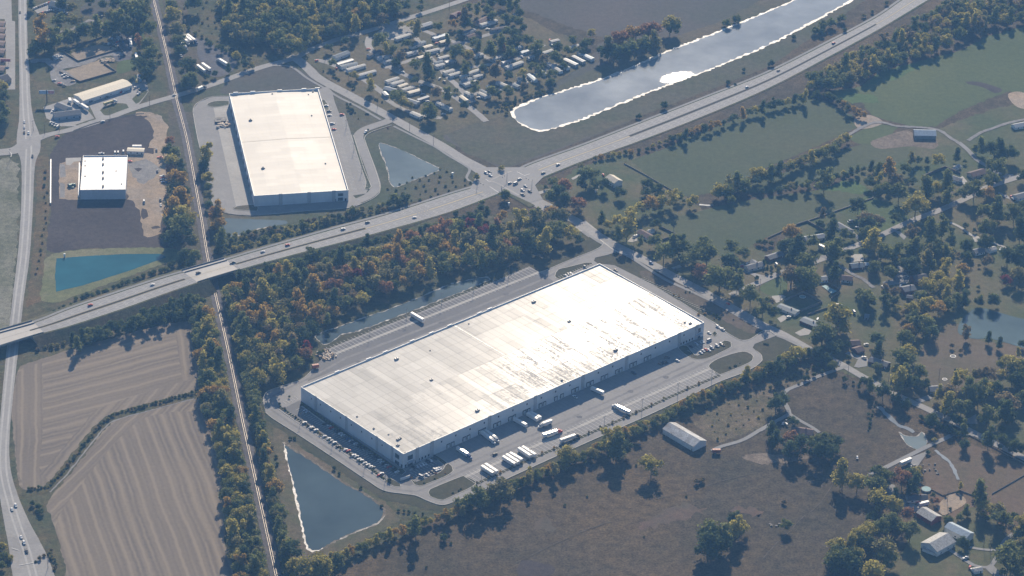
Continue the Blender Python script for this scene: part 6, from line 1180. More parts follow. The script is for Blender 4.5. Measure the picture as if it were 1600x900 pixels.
def T(x, y, w_, c, zone, hr=None, kind=None):
    """x,y crown centre and w crown width in photo pixels"""
    W = w_*.60; kind = kind or ('conifer' if c == 'e' else ('tall' if rnd.random() < .22 else 'tree')); c = 'd' if c == 'e' else c
    if kind == 'bush': h = W*.75
    else: h = W*(hr or {'tree': rnd.uniform(1.0, 1.2), 'tall': rnd.uniform(1.4, 1.7), 'conifer': 1.7}[kind])
    h = min(h, 24); (BUSHES if kind == 'bush' else TREES).append(dict(x=x, y=y, w=W, h=h, c=c, zone=zone, kind=kind))
def TL(ox, oy, s, zone, txt, kind=None):
    for q in txt.split(';'):
        q = q.strip()
        if q: a = q.split(','); T(ox+float(a[0])/s, oy+float(a[1])/s, float(a[2])/s, a[3], zone, kind=kind)
def inside(p, poly):
    x, y = p; r_ = False; j = len(poly)-1
    for i in range(len(poly)):
        if (poly[i][1] > y) != (poly[j][1] > y) and x < (poly[j][0]-poly[i][0])*(y-poly[i][1])/(poly[j][1]-poly[i][1])+poly[i][0]: r_ = not r_
        j = i
    return r_
def fill(poly, sp, wr, cols, zone, kind=None, skip=True):
    """dart throwing; sp spacing in photo px (x), vertical squeezed by the view"""
    xs = [p[0] for p in poly]; ys = [p[1] for p in poly]; got = []; ex = [(t['x'], t['y']) for t in TREES] if skip else []
    for _ in range(int((max(xs)-min(xs))*(max(ys)-min(ys))/(sp*sp)*14)):
        p = (rnd.uniform(min(xs), max(xs)), rnd.uniform(min(ys), max(ys)))
        if not inside(p, poly): continue
        if any(((p[0]-q[0])/sp)**2+((p[1]-q[1])/(sp*.62))**2 < 1 for q in got+ex): continue
        got.append(p)
    for p in got: T(p[0], p[1]-3, rnd.uniform(*wr), rnd.choice(cols), zone, kind=kind)
def row(pts, sp, wr, cols, zone, jit=2, kind=None):
    P = dense(pts, sp, False)
    for p in P: T(p[0]+rnd.uniform(-jit, jit), p[1]+rnd.uniform(-jit, jit)*.6-2, rnd.uniform(*wr), rnd.choice(cols), zone, kind=kind)
z0 = 'wood between highway and large warehouse'
TL(400, 225, 4, z0, '640,830,95,k;1330,512,85,k;1425,548,85,k;975,585,85,r;885,600,80,o;1120,558,95,r;1240,690,75,o;915,745,90,r;515,795,70,r;1230,510,85,y;745,745,80,y;830,665,90,o;740,680,75,y;1520,520,75,r;1560,590,80,y;1400,660,100,y;1340,570,90,l;1500,640,90,g;1330,690,80,y;1240,610,80,y;1180,720,90,g;1090,790,90,y;960,830,90,l;800,830,90,l;110,855,90,g;250,820,90,g;490,890,90,r;350,700,100,g;500,640,70,g;690,610,60,d;700,570,60,d;520,700,90,d;440,750,80,g;1540,450,60,o;1590,530,70,y')
TL(800, 225, 4, z0, '50,480,110,y;200,380,90,y;250,430,100,o;150,470,100,g;90,590,100,g;200,610,110,y;260,450,90,g;320,450,90,l;370,560,90,y;300,530,90,g;10,680,80,g;130,640,80,d;210,350,70,y;420,600,60,d;30,590,70,g')
TL(250, 370, 7.26, z0, '880,600,170,o;1010,780,200,o;1200,640,200,y;990,570,110,r;780,600,120,y;1280,510,170,g;1420,270,90,g;1060,700,150,o;1400,780,180,l;1540,450,130,g;1180,830,160,o;880,830,160,y;1480,660,120,d;1100,600,130,b')
TL(400, 450, 4, z0, '320,372,58,k;60,60,110,y;30,180,90,o;60,400,90,y;110,370,70,y;400,130,90,y;220,120,90,d;500,40,80,b;560,90,80,g;330,90,90,g;20,330,80,o;180,220,90,g;240,360,80,b;160,300,90,l;130,440,80,b;250,460,80,g;230,540,90,l;60,520,80,d;150,590,70,y;290,260,80,b;330,210,80,g;40,450,70,g;480,120,80,d;450,200,60,g;600,60,80,b;700,40,70,d;780,90,70,d;660,130,60,b')
fill([(356, 456), (400, 436), (470, 419), (560, 396), (640, 377), (720, 352), (800, 352), (850, 345), (885, 360), (890, 366), (870, 374), (800, 398), (762, 410), (700, 422), (650, 440), (600, 458), (550, 478), (505, 500), (484, 528), (478, 560), (465, 572), (440, 586), (410, 598), (393, 588), (374, 560), (364, 510)], 15, (18, 25), 'ggyylldboyollbogydr', z0)
row([(372, 434), (440, 417), (520, 398), (600, 377), (680, 356), (760, 335)], 11, (11, 16), 'dddg', z0, 3)
z1 = 'wood in the top left beyond the upper road'
fill([(345, -8), (630, -8), (622, 14), (590, 32), (560, 44), (530, 52), (500, 62), (475, 74), (455, 80), (430, 72), (410, 66), (385, 62), (355, 50), (350, 20)], 14, (19, 26), 'ggydglygl', z1)
TL(400, 0, 4, z1, '780,120,85,b;460,60,80,y;620,90,90,o;330,140,60,y;700,80,100,y;860,40,120,g;340,200,100,y;490,180,90,l;220,60,90,y;60,150,130,g;130,240,120,g')
z2 = 'scrub slope right of the railway at the top'
TL(0, 0, 4, z2, '1060,90,100,y;1010,35,90,g;1060,185,100,l;1070,255,90,g;1085,320,85,d;1140,425,120,d;1110,500,100,g;1150,520,90,d;1440,60,100,y;1530,110,120,g;1480,140,110,l;1560,60,110,d;1560,180,100,g;1430,170,70,g;1210,20,110,d;1500,230,80,l;1310,270,50,d;1380,300,50,d;1480,350,60,y;1430,430,50,d;1530,400,60,d;1570,410,50,l;1340,460,45,d;1220,510,50,d;1290,480,40,d')
row(Zm(0, 0, 4, 1180, 190, 1260, 240, 1350, 300, 1450, 340, 1560, 380), 8, (7, 10), 'dgl', 'gravel truck yard edge', 2, 'bush'); fill([(262, 5), (345, 5), (350, 50), (400, 75), (395, 90), (370, 90), (330, 62), (290, 42)], 12, (3, 6), 'glbd', 'scrub slope right of the railway at the top', 'bush')
z3 = 'tree belt around the sand paddocks'
TL(0, 0, 4, z3, '250,165,115,o;370,135,120,g;470,140,110,l;340,240,110,g;275,250,120,o;225,300,110,d;420,225,100,g;520,190,100,d;600,175,110,g;680,185,100,d;740,130,120,g;700,100,100,l;790,170,100,d;830,60,140,g;870,120,130,d;905,45,110,g;945,80,80,y;930,180,100,g;640,30,65,d;865,262,60,r;920,275,90,g;935,335,110,g;870,410,100,d;945,405,90,d;905,455,90,d;450,45,65,l;380,25,90,d;15,550,80,y;20,600,80,d;30,690,80,g;10,760,80,d;1000,350,45,l;560,10,70,d;720,20,90,d;770,60,90,g;200,20,60,d;310,300,80,d;1060,880,60,r')
z4 = 'tree group beside the railway above the overpass'
TL(0, 225, 4, z4, '1080,115,95,y;1065,160,60,r;1110,220,110,o;1085,275,90,l;1115,335,150,o;1100,430,140,o;1185,450,150,y;1130,530,160,g;1215,610,80,l;1150,690,80,d;1225,705,80,g;1060,600,90,d;1050,40,80,d;1090,60,80,g;1160,130,60,d;1130,180,60,d;1170,290,60,d;1090,490,120,g;1050,370,60,l;1190,750,60,d')
TL(0, 225, 4, 'row right of the railway by the cream warehouse', '1230,65,105,y;1265,210,70,y;1250,265,55,g;1295,320,60,l;1320,430,95,o;1345,450,70,r;1330,510,90,o;1340,590,90,g;1205,860,60,l;1270,130,60,g;1240,150,50,d;1280,380,50,d')
z5 = 'tree strip left of the lower railway'
fill([(302, 498), (318, 480), (332, 500), (345, 560), (357, 620), (368, 680), (384, 750), (396, 820), (408, 880), (414, 915), (372, 915), (366, 870), (358, 820), (352, 790), (352, 740), (340, 690), (322, 650), (319, 600), (313, 560), (306, 530)], 12, (16, 22), 'ggyglody', z5)
z6 = 'tree strip right of the lower railway'
fill([(350, 470), (366, 478), (378, 520), (392, 600), (405, 640), (412, 690), (424, 760), (434, 820), (446, 870), (446, 905), (430, 870), (418, 800), (405, 730), (390, 650), (377, 590), (362, 520)], 10, (13, 17), 'ggyldgb', z6)
TL(400, 675, 4, z6, '370,850,150,y;240,850,100,y;500,820,90,g;60,130,70,o;80,260,70,y;120,340,90,o;30,810,90,g;190,750,110,d;150,500,80,g;430,870,90,y')
z7 = 'dark trees on the highway bank above the stubble field'
fill([(105, 532), (150, 520), (200, 503), (250, 484), (300, 466), (318, 474), (300, 494), (240, 505), (180, 522), (120, 540)], 10, (13, 17), 'dddgd', z7); row([(60, 548), (110, 538)], 9, (6, 9), 'bdl', z7, 2, 'bush')
row([(120, 470), (160, 458), (200, 444), (250, 425), (280, 412)], 8, (8, 11), 'dgd', 'bank below the teal pond', 3, 'bush'); row([(85, 488), (110, 478)], 7, (6, 9), 'dg', 'bank below the teal pond', 2, 'bush')
fill([(345, 372), (400, 366), (460, 352), (560, 330), (640, 315), (600, 332), (540, 348), (470, 368), (400, 388), (350, 400), (335, 398)], 8, (7, 12), 'ggldyb', 'bank between the highway and cream warehouse', 'bush')
TL(400, 225, 4, 'bank between the highway and cream warehouse', '870,360,90,g;930,350,70,d;600,430,70,g;440,480,70,l;50,600,60,g;130,600,70,y;300,520,70,g', 'bush'); fill([(600, 296), (690, 262), (740, 290), (640, 320)], 11, (3, 6), 'dlg', 'bank right of the triangular pond', 'bush')
TL(690, 220, 7.26, 'highway junction', '680,315,80,y;395,420,90,y;450,770,100,d;720,630,150,g;460,700,70,g;160,830,90,g;1260,350,60,y', 'bush')
# hedge south of the large warehouse
z8 = 'hedge between large warehouse and brown meadow'
H1 = [(480, 890), (530, 872), (580, 848), (640, 826), (700, 806), (745, 785), (800, 760), (860, 733), (905, 716), (950, 692), (1000, 668), (1030, 655), (1075, 630), (1120, 612), (1175, 588), (1225, 568), (1262, 552)]
row(H1, 6.5, (9, 13), 'yggoyylo', z8, 3); row([(x+5, y+3) for x, y in H1[4:]], 13, (10, 15), 'gdl', z8, 3)
TL(800, 675, 4, z8, '340,150,110,y;620,50,120,y;660,110,120,g;700,100,90,d'); TL(400, 675, 4, z8, '1390,420,120,g;1530,370,130,l;1000,600,90,g;1290,450,80,g')
fill([(1100, 640), (1180, 606), (1250, 575), (1262, 592), (1215, 630), (1180, 664), (1120, 690)], 14, (2, 5), 'bldy', 'rough ground above the weathered barn', 'bush')
# meadow trees
TL(800, 675, 4, 'open brown meadow', '872,215,115,y;1270,640,150,g;1230,720,140,d;1400,600,90,y;1440,600,80,y;1390,540,70,d;1310,700,110,d'); TL(1200, 675, 4, 'open brown meadow', '115,585,60,g'); TL(800, 675, 4, 'open brown meadow', '1160,310,40,b;1190,300,35,b;470,402,14,d;330,457,18,d;775,207,16,d;1090,403,14,d;825,655,12,d', 'bush'); TL(400, 675, 4, 'open brown meadow', '1175,662,52,d;1220,697,18,d;1063,845,16,d', 'bush')
# canal grove and highway hedges
TL(800, 0, 4, 'grove beside the long canal pond', '600,290,110,l;680,245,120,r;745,215,110,o;800,205,110,r;870,190,120,r;990,150,130,y;1010,175,90,g;640,330,110,d;740,300,110,g;830,270,110,g;900,250,90,l;495,205,55,y;575,330,90,d;700,320,100,d')
TL(800, 0, 4, 'canal pond bank by the highway', '792,730,40,d;955,665,60,d;1215,570,80,d;1350,518,40,d;1395,525,20,d;1340,150,70,g;1400,125,70,g;1450,440,30,d', 'bush'); TL(1200, 0, 4, 'canal pond bank by the highway', '300,195,70,g;345,165,80,g;400,150,80,g;460,120,70,g;330,205,60,d;160,235,40,d;480,190,35,d;600,100,35,l;650,75,35,l;20,400,50,d;740,20,40,l', 'bush')
row([(930, 250), (985, 240), (1010, 235), (1060, 215), (1110, 195)], 9, (8, 12), 'yldo', 'hedge below the highway', 2, 'bush'); z9 = 'hedge between highway and dull green field'; row([(1050, 220), (1100, 203), (1150, 186), (1200, 168), (1250, 155), (1290, 150)], 9, (10, 15), 'dydgod', z9, 3)
z10 = 'wood along the highway at the upper right'
fill([(1262, 128), (1310, 100), (1380, 66), (1450, 28), (1490, 0), (1660, -10), (1660, 28), (1560, 38), (1500, 58), (1460, 78), (1400, 100), (1350, 122), (1300, 138), (1262, 142)], 12, (16, 22), 'ggylgdyb', z10)
row([(1296, 152), (1318, 166), (1350, 182)], 8, (11, 14), 'dool', 'short hedge at corner of the hay field', 2); z11 = 'thick hedge between the two dull green fields'; row([(1122, 306), (1160, 290), (1200, 276), (1250, 255), (1300, 234), (1322, 216)], 9, (15, 19), 'ydggl', z11, 3)
z12 = 'sparse hedge above the lower green field'; row([(1205, 302), (1240, 294), (1275, 285), (1300, 280), (1340, 268), (1380, 262)], 10, (8, 13), 'dlydg', z12, 3); TL(1200, 225, 4, z12, '355,225,110,g;490,200,50,d;760,150,90,o;690,170,70,g;860,160,65,d;640,240,70,d;690,230,70,y;800,220,80,b;905,235,62,d;250,260,50,g;150,270,60,l')
z13 = 'tree row along the creek below the dull green field'; TL(800, 225, 4, z13, '740,430,80,y;800,400,80,y;870,375,100,o;930,360,90,y;1000,340,80,y;1040,330,60,g;1075,357,22,d;1130,360,72,y;1300,290,85,y;1355,250,60,l;1410,225,80,g;1370,350,60,g;1555,290,40,g;850,260,80,d;840,310,70,d;910,290,80,d;920,325,60,g;1450,260,90,g;1540,190,100,y;1330,320,60,d')
TL(800, 225, 4, 'gardens around the white house near the junction', '265,250,80,g;330,265,90,r;290,300,100,d;250,330,90,g;340,345,90,d;410,375,90,r;410,420,60,b;490,200,110,g;440,230,80,d;520,260,60,g;575,250,75,d;675,305,72,d;560,470,60,d;600,505,60,y;660,480,80,y;720,515,130,y;670,555,70,g;900,500,60,d;800,610,50,g;890,610,80,g;950,680,130,g;1010,640,100,g;1060,620,80,d;1060,650,90,g;1200,620,80,g;1150,680,90,d;1220,690,120,g;1130,720,120,g;1180,800,90,r;1300,840,200,g;1370,740,120,d;1370,640,80,g;1440,680,80,g;1545,612,35,d;1580,615,35,d;1480,670,22,d;1530,838,26,d;430,140,40,l;210,270,30,d')
zA = 'gardens in the upper right neighbourhood'
TL(1200, 225, 4, zA, '690,290,75,g;740,280,80,g;820,300,110,g;925,380,145,y;1000,270,120,g;1060,280,90,y;1130,250,110,g;1120,330,80,g;1210,310,80,g;1290,290,120,g;1370,310,90,o;1395,230,110,g;1430,150,130,g;1185,75,60,d;1230,110,30,d;1070,105,80,y;995,105,40,d;900,90,60,l;940,100,50,d;565,390,100,d;610,480,100,b;680,485,90,b;620,500,90,d;340,440,55,b;400,455,50,d;320,500,45,d;150,560,110,o;395,540,100,d;480,560,60,g;525,575,45,g;420,660,120,g;640,600,130,y;620,560,90,g;510,680,45,d;90,640,80,d;150,630,90,d;200,660,80,d;240,750,130,g;150,820,110,b;240,840,150,g;280,610,80,g;730,670,90,g;790,690,90,g;770,800,80,g;670,770,80,g;830,640,60,d;905,570,90,b;910,660,110,g;890,760,110,d;1020,530,110,g;1090,520,90,g;1140,540,50,d;1040,620,100,g;1120,670,60,g;1110,770,70,y;1000,700,80,l;1060,830,80,y;1190,860,80,y;1220,790,80,o;1240,640,80,d;1240,700,70,d;1235,510,40,d;1290,540,30,d;1370,520,100,g;1360,610,90,d;1500,700,110,d;1560,700,120,d;1490,850,65,k;1570,820,110,l;1430,410,110,g;1350,420,100,g;1540,430,110,g;1590,400,90,d;1580,530,110,d;1590,200,70,d;1340,20,80,g;1400,30,100,d;1460,40,100,d;1520,60,90,d;1300,30,50,g;1440,470,90,g;1480,460,70,d;1190,690,25,b;1320,760,20,d;1375,730,60,b;1000,880,90,y;1110,880,80,y;1150,600,60,d;800,470,70,d;20,620,30,d;20,770,20,d;65,790,40,l')
zB = 'gardens right of the large warehouse'
TL(1140, 380, 7.26, zB, '240,590,190,g;380,720,150,g;500,790,130,d;470,660,90,b;130,560,60,y;700,370,200,b;890,430,230,g;850,210,200,g;670,160,80,g;600,60,100,d;760,70,200,d;425,290,50,d;390,220,50,d;310,390,40,d;1220,810,260,g;1190,90,200,g;1365,110,80,d;1190,330,140,d;1460,560,80,d;1560,620,130,g;1230,380,70,b;480,290,35,d;475,350,35,d;560,290,60,l;90,430,160,g;30,200,120,g;140,370,80,g')
TL(1140, 470, 7.26, zB, '1060,370,230,g;980,440,120,d;1150,480,120,d;1250,500,120,d;1170,540,150,d;1330,500,100,d;1000,600,90,d;1050,640,100,g;1110,670,90,d;1170,720,90,g;1350,640,50,d;960,840,40,d')
zC = 'roadside hedge corner near the loop drive'; TL(1140, 470, 7.26, zC, '640,650,130,y;760,610,160,y;540,710,100,g;440,740,120,g;330,800,100,o;200,850,110,y;860,620,80,g;700,700,120,g;560,770,120,d;900,880,40,d;850,880,40,d;1050,800,30,d')
zD = 'trees around the round pond and its lawns'
TL(1340, 380, 7.26, zD, '180,260,110,g;390,330,130,g;300,130,150,g;420,130,120,l;640,230,150,d;640,80,170,g;780,160,120,y;870,60,160,g;1020,90,120,y;990,200,90,y;860,260,100,g;1000,290,100,y;920,380,130,y;1140,430,130,y;1210,300,130,b;820,500,150,y;1000,480,110,y;720,620,150,g;820,700,150,y;930,720,140,o;1010,580,120,y;1050,680,110,b;1140,640,130,g;1230,640,110,d;1230,560,90,d;620,850,140,g;780,860,130,y;320,550,110,b;420,560,110,b;310,650,120,d;410,660,110,d;450,740,90,y;100,610,130,y;30,570,80,d;150,660,110,d;540,800,110,b;1380,650,90,g;1550,640,120,g;1270,150,60,d;1250,80,100,d;530,260,80,d;1370,500,40,d;700,350,60,g')
TL(1200, 450, 4, zD, '440,200,150,y;340,290,130,g;620,70,100,g;640,90,60,d;680,320,90,d;680,380,70,d;680,495,55,g;900,130,90,y;980,110,100,y;1060,130,90,o;1130,100,80,g;1000,230,90,g;1020,280,90,d;930,220,90,g;890,270,90,o;860,320,110,g;880,400,100,y;850,450,120,g;800,510,70,y;820,570,120,y;880,550,90,g;950,530,90,g;910,600,80,d;980,600,60,d;1240,280,60,b;1385,315,50,d;1450,350,50,d;1320,85,55,d;1415,80,80,d;1180,520,30,d;1220,560,90,y;1170,580,60,y;1300,540,60,l;1360,540,90,b;1250,620,90,g;1320,660,110,g;1290,680,90,g;1380,630,80,y;1430,620,80,d;1500,720,120,b;1490,780,120,d;1530,500,150,y;1590,520,130,g;1560,580,130,d;1110,730,100,y;1210,750,100,g;1370,800,110,g;1130,650,100,b;1070,660,60,y;1460,480,60,g;1570,400,40,y;1590,350,50,d;1580,690,80,g;1460,880,40,d;1220,880,60,g;1050,740,40,b;1150,360,30,b;1205,390,25,b;1350,610,70,g;1410,560,40,b;1230,260,30,g')
zE = 'roadside trees beyond the dark pasture'
TL(1200, 450, 4, zE, '610,590,60,d;650,610,60,g;480,570,35,d;535,590,20,d;570,605,30,d;400,490,45,g;370,440,60,d;320,400,70,d;720,650,90,d;800,690,60,d;860,730,60,d;90,700,80,d;50,720,90,d;240,560,30,d;290,540,25,d;340,520,20,d;160,840,60,d;20,880,70,d;630,790,20,d;640,820,20,d;1020,830,80,d'); row([(1440, 655), (1470, 668), (1500, 682)], 8, (8, 11), 'dgd', zE, 1, 'bush'); row([(1205, 608), (1235, 592), (1262, 580), (1290, 570)], 8, (5, 8), 'dlg', 'hedge by the loop drive', 2, 'bush'); row([(1357, 675), (1362, 650), (1368, 630)], 6, (3, 5), 'dd', 'creek bank in the dark pasture', 1, 'bush')
zF = 'farm at the bottom right'
TL(1200, 675, 4, zF, '40,40,70,d;145,40,90,r;190,80,110,d;150,110,100,d;80,60,60,d;310,120,110,d;350,60,100,g;380,130,100,d;430,70,80,d;300,60,80,g;470,275,110,y;560,320,100,y;670,330,110,g;680,250,80,d;740,280,90,g;840,300,100,r;880,290,90,d;910,330,80,d;925,250,60,y;700,430,110,y;790,460,90,y;870,510,70,r;780,560,100,g;700,600,100,g;620,620,100,y;560,660,110,y;600,700,100,d;840,600,70,g;890,620,100,g;730,740,120,l;740,800,100,g;430,720,110,y;510,720,90,y;420,790,110,g;480,780,110,d;650,870,130,y;520,820,130,d;540,780,100,y;1120,550,50,g;1225,690,60,d;1055,430,35,r;1030,395,30,d;880,370,40,d;800,385,50,d;1335,400,100,g;1350,480,90,y;1230,490,50,g;1440,490,90,l;1460,550,110,g;1530,530,50,d;1580,580,80,y;1590,640,90,d;1520,760,150,g;1500,830,120,g;1580,720,110,l;1230,80,60,d;1205,335,30,y;1380,40,80,d;1470,60,80,d;1540,90,80,d;1590,100,60,d;1225,10,50,g;1560,850,100,g;650,530,60,d;950,240,40,b;420,840,80,d;1040,50,30,y;730,270,60,d'); TL(1200, 675, 4, zF, '100,440,30,b;1140,480,20,d;1185,380,20,d;1110,400,20,b;1310,400,60,d;1370,545,40,d;270,165,30,b;205,160,20,b;1130,560,60,g;1200,540,50,g;1250,520,40,l;1000,130,30,d;680,280,40,d', 'bush')
row([(1376, 720), (1430, 840), (1440, 850)][:0] or [(1490, 655), (1505, 662)], 6, (12, 14), 'dd', zF, 1)
# mobile home park
zP = 'mobile home park'
TL(500, 60, 7.26, zP, '140,280,100,g;385,420,110,y;565,520,140,y;700,20,180,g;640,40,100,g;820,130,130,g;760,130,120,y;900,210,150,b;1080,300,150,g;1220,320,190,g;1250,430,150,d;1000,60,110,g;1150,130,80,d;1320,610,130,b;1450,640,140,g;870,670,180,g;940,720,140,y;1010,760,100,l;1240,820,190,g;1250,880,150,d;100,110,100,d;280,30,110,d;1530,170,150,g;1540,590,60,g;730,600,40,d;1080,480,100,d;960,60,90,d;860,280,120,d;1450,10,90,g')
TL(600, 0, 7.26, zP, '190,280,90,y;370,330,160,l;310,290,120,y;610,310,120,g;780,270,110,o;920,220,170,b;870,170,80,k;940,270,150,d;950,90,120,g;1060,110,110,g;1170,100,110,g;1220,180,120,g;1070,380,70,d;860,380,90,d;1020,480,130,g;1460,220,110,g;1530,240,110,g;1400,360,130,g;1480,380,150,d;1330,470,130,g;1340,540,60,r;1540,150,120,d;1440,60,130,g;1340,30,140,d;1230,20,140,d;1130,20,60,g;1580,320,90,d;1500,50,110,g;240,70,130,d;60,80,170,d;410,100,80,d;140,160,80,b;30,250,70,y;420,20,60,g;270,10,60,g;1370,200,100,g;1260,420,80,d;1500,450,110,d;840,590,170,g;960,630,130,o;1210,560,150,g;1430,590,120,g;920,770,110,g;1120,770,90,d;1270,800,160,b;1410,850,110,d')
TL(720, 60, 7.26, zP, '80,190,130,y;330,150,150,g;460,40,120,g;480,110,70,r;570,150,120,g;520,200,90,d;50,340,120,g;250,340,90,d;380,390,160,b;545,430,110,d;160,560,120,g;350,600,140,g;540,600,150,g;850,120,150,g;880,70,130,g;1070,200,150,g;1100,100,130,d;1210,130,110,g;1400,80,120,d;1440,40,100,g;1380,150,90,d;940,230,110,b;820,320,120,g;700,400,120,y;900,390,110,g;1030,410,130,g;1020,500,110,d;720,540,90,b;1170,310,90,d;200,90,110,g;620,30,150,d;760,20,140,g;720,470,70,d;930,300,80,g;1270,20,110,g;40,760,100,d;430,640,80,d;620,690,50,d;1300,130,80,g;1120,260,90,g;1600,190,50,d')
TL(500, 60, 7.26, 'roadside below the mobile home park', '155,420,50,d;180,445,40,d;210,465,40,d;320,515,45,d;350,535,40,d;380,560,50,d;630,690,35,d;650,700,35,d;705,720,30,d;40,370,30,d;310,780,30,l;360,820,60,d;330,800,50,d', 'bush'); row([(770, 178), (790, 168), (820, 155), (850, 146)], 6, (5, 9), 'dgl', 'edge of the mobile home park', 2, 'bush'); TL(720, 60, 7.26, 'edge of the mobile home park', '525,800,60,y;575,780,50,y;265,830,40,d;300,830,40,d;520,850,50,l;1565,320,20,d', 'bush')
TL(500, 60, 7.26, 'lawn above the first mobile homes', '360,85,18,d;155,150,18,d;245,125,18,d;500,35,20,d', 'bush'); TL(300, 120, 5.696, 'verge right of the cream warehouse', '1390,265,25,d;1415,285,25,d;1435,300,25,d;1380,240,22,d;1410,240,22,d;1550,330,22,d;1565,330,22,d', 'bush')
# ditch, verges, saplings
row([(x, y-2) for x, y in DIT], 5, (3.5, 6.5), 'ddlgb', 'ditch between the stubble fields', 1.5, 'bush'); TL(0, 675, 4, 'ditch between the stubble fields', '205,450,35,d;240,470,40,d;255,500,40,d', 'bush')
row([(72, 270), (72, 330), (66, 390), (58, 430)], 9, (3.5, 6), 'bldb', 'verge left of the building site', 3, 'bush'); row([(58, 880), (78, 860), (88, 890)], 6, (4, 7), 'bdl', 'verge at the bottom left', 3, 'bush'); TL(0, 675, 4, 'verge at the bottom left', '10,720,60,y;25,780,50,g;60,790,40,y;5,840,50,g', 'bush')
SAP = [(745, 756), (763, 748), (782, 739), (800, 731), (815, 724), (847, 709), (866, 701), (905, 684), (920, 677), (938, 669), (957, 661), (975, 653), (994, 645), (1018, 633), (1037, 624), (1074, 607), (1092, 600)]
for x, y in SAP: T(x, y-2, 3.2, rnd.choice('oboy'), 'grass strip of the southern trailer stalls', kind='tree', hr=1.5)
for x, y in [(445, 640), (462, 653), (480, 666), (500, 680), (515, 690), (532, 702), (548, 713), (562, 723), (582, 737), (437, 633), (452, 622)]: T(x, y-2, 3.2, rnd.choice('bogd'), 'hedge strip of the left car park', kind='tree', hr=1.4)
row([(438, 637), (470, 660), (520, 693), (570, 727), (600, 750)], 4.5, (2.5, 3.5), 'dgd', 'hedge strip of the left car park', .6, 'bush'); row([(472, 632), (500, 652), (550, 687), (600, 722), (620, 735)], 5, (2.5, 3.2), 'dg', 'foundation planting at the end wall', .6, 'bush')
TL(600, 660, 7.26, 'grass islands of the lower entrance', '575,640,25,d;455,690,25,d;60,660,50,d;780,800,25,d;850,775,25,d;875,755,25,d;310,630,30,r;590,580,25,r;695,580,20,r', 'bush'); TL(1000, 490, 7.26, 'grass islands and verge of the right entrance', '1020,610,30,d;1075,595,28,d;1090,590,28,d;1135,565,18,d;870,40,25,d;900,50,25,d;1060,70,20,d;845,220,20,d;1410,340,25,d;1430,345,25,d;1450,350,25,d;845,60,20,o;740,0,30,r', 'bush')
TL(800, 450, 4, 'verge behind the large warehouse', '1010,40,14,o;1045,55,14,o;1165,165,20,o;1205,160,18,o;1230,150,20,d;1260,165,20,d;1280,170,20,d;1295,185,20,d;1085,25,14,d;1110,25,14,d', 'bush'); TL(400, 0, 4, 'verge right of the cream warehouse', '570,665,14,d;590,680,14,d;610,695,14,d;620,705,14,d;640,740,12,l;700,810,14,d;825,800,14,r', 'bush')
TL(400, 675, 4, 'verge around the dark triangular pond', '100,100,26,b;125,155,22,d;130,200,22,d;215,40,22,d;490,230,26,d;520,260,22,d;655,350,20,d;890,490,20,d;925,495,20,d;955,500,20,d;995,510,20,d;1043,515,20,d;785,465,22,d;250,800,20,d;270,810,20,d;240,40,20,d', 'bush')
TL(400, 450, 4, 'rough edge above the northern stalls', '400,405,30,d;420,395,24,g;350,440,30,g', 'bush')

def place(t, cont=None, idx=0):
    cz = t['h']*(.42 if t['kind'] == 'bush' else (.45 if t['kind'] == 'conifer' else .56)); g = G(t['x'], t['y'], cz); t['g'] = g
    key = (t['kind'], idx % {'tree': 8, 'tall': 4, 'conifer': 3, 'bush': 5}[t['kind']]); rz = (idx*2.399) % 6.283; return g, key, rz
RAILW = [G(*p) for p in smooth_line(RAIL, False, 6)]; YARDW = [tuple(G(*p).xy) for p in YARD]; WATERS = [[tuple(G(*p).xy) for p in q] for q in (LONG, TRI, FARP, CANAL, TEAL, NEP)]
ROADW = [(G(p[0], p[1]), 6) for p in smooth_line(SR, False, 8)]
SECC = [((p+q)/2, (p-q).length/2) for p, q in sec[::3]]
def clear_of(t):
    g = G(t['x'], t['y'], t['h']*.5); r = t['w']*.62
    p = min(RAILW, key=lambda q: (q.xy-g.xy).length_squared); d = (g.xy-p.xy); need = 5.2+r
    if d.length < need:
        sx = 1 if d.x > 0 else -1; t['x'] += sx*(need-d.length)/.58*1.02
        g = G(t['x'], t['y'], t['h']*.5)
    if min((c.xy-g.xy).length-hw_ for c, hw_ in SECC) < r*.8+1: return False
    if t['kind'] != 'bush' and t['w'] > 4:
        if inside(tuple(g.xy), YARDW): return False
        gs = (g.x, g.y-r*.3)
        if any(inside(gs, q) or inside((g.x, g.y-r), q) for q in WATERS[:3]): return False
        if t['zone'] == z0 and min((q.xy-g.xy).length for q, w_ in ROADW) < 5+r*.7: return False
    return True
def visible(t): return -15 < t['x'] < 1615 and -15 < t['y'] < 915
TREES = [t for t in TREES if visible(t) and clear_of(t)]; BUSHES = [t for t in BUSHES if visible(t) and clear_of(t)]
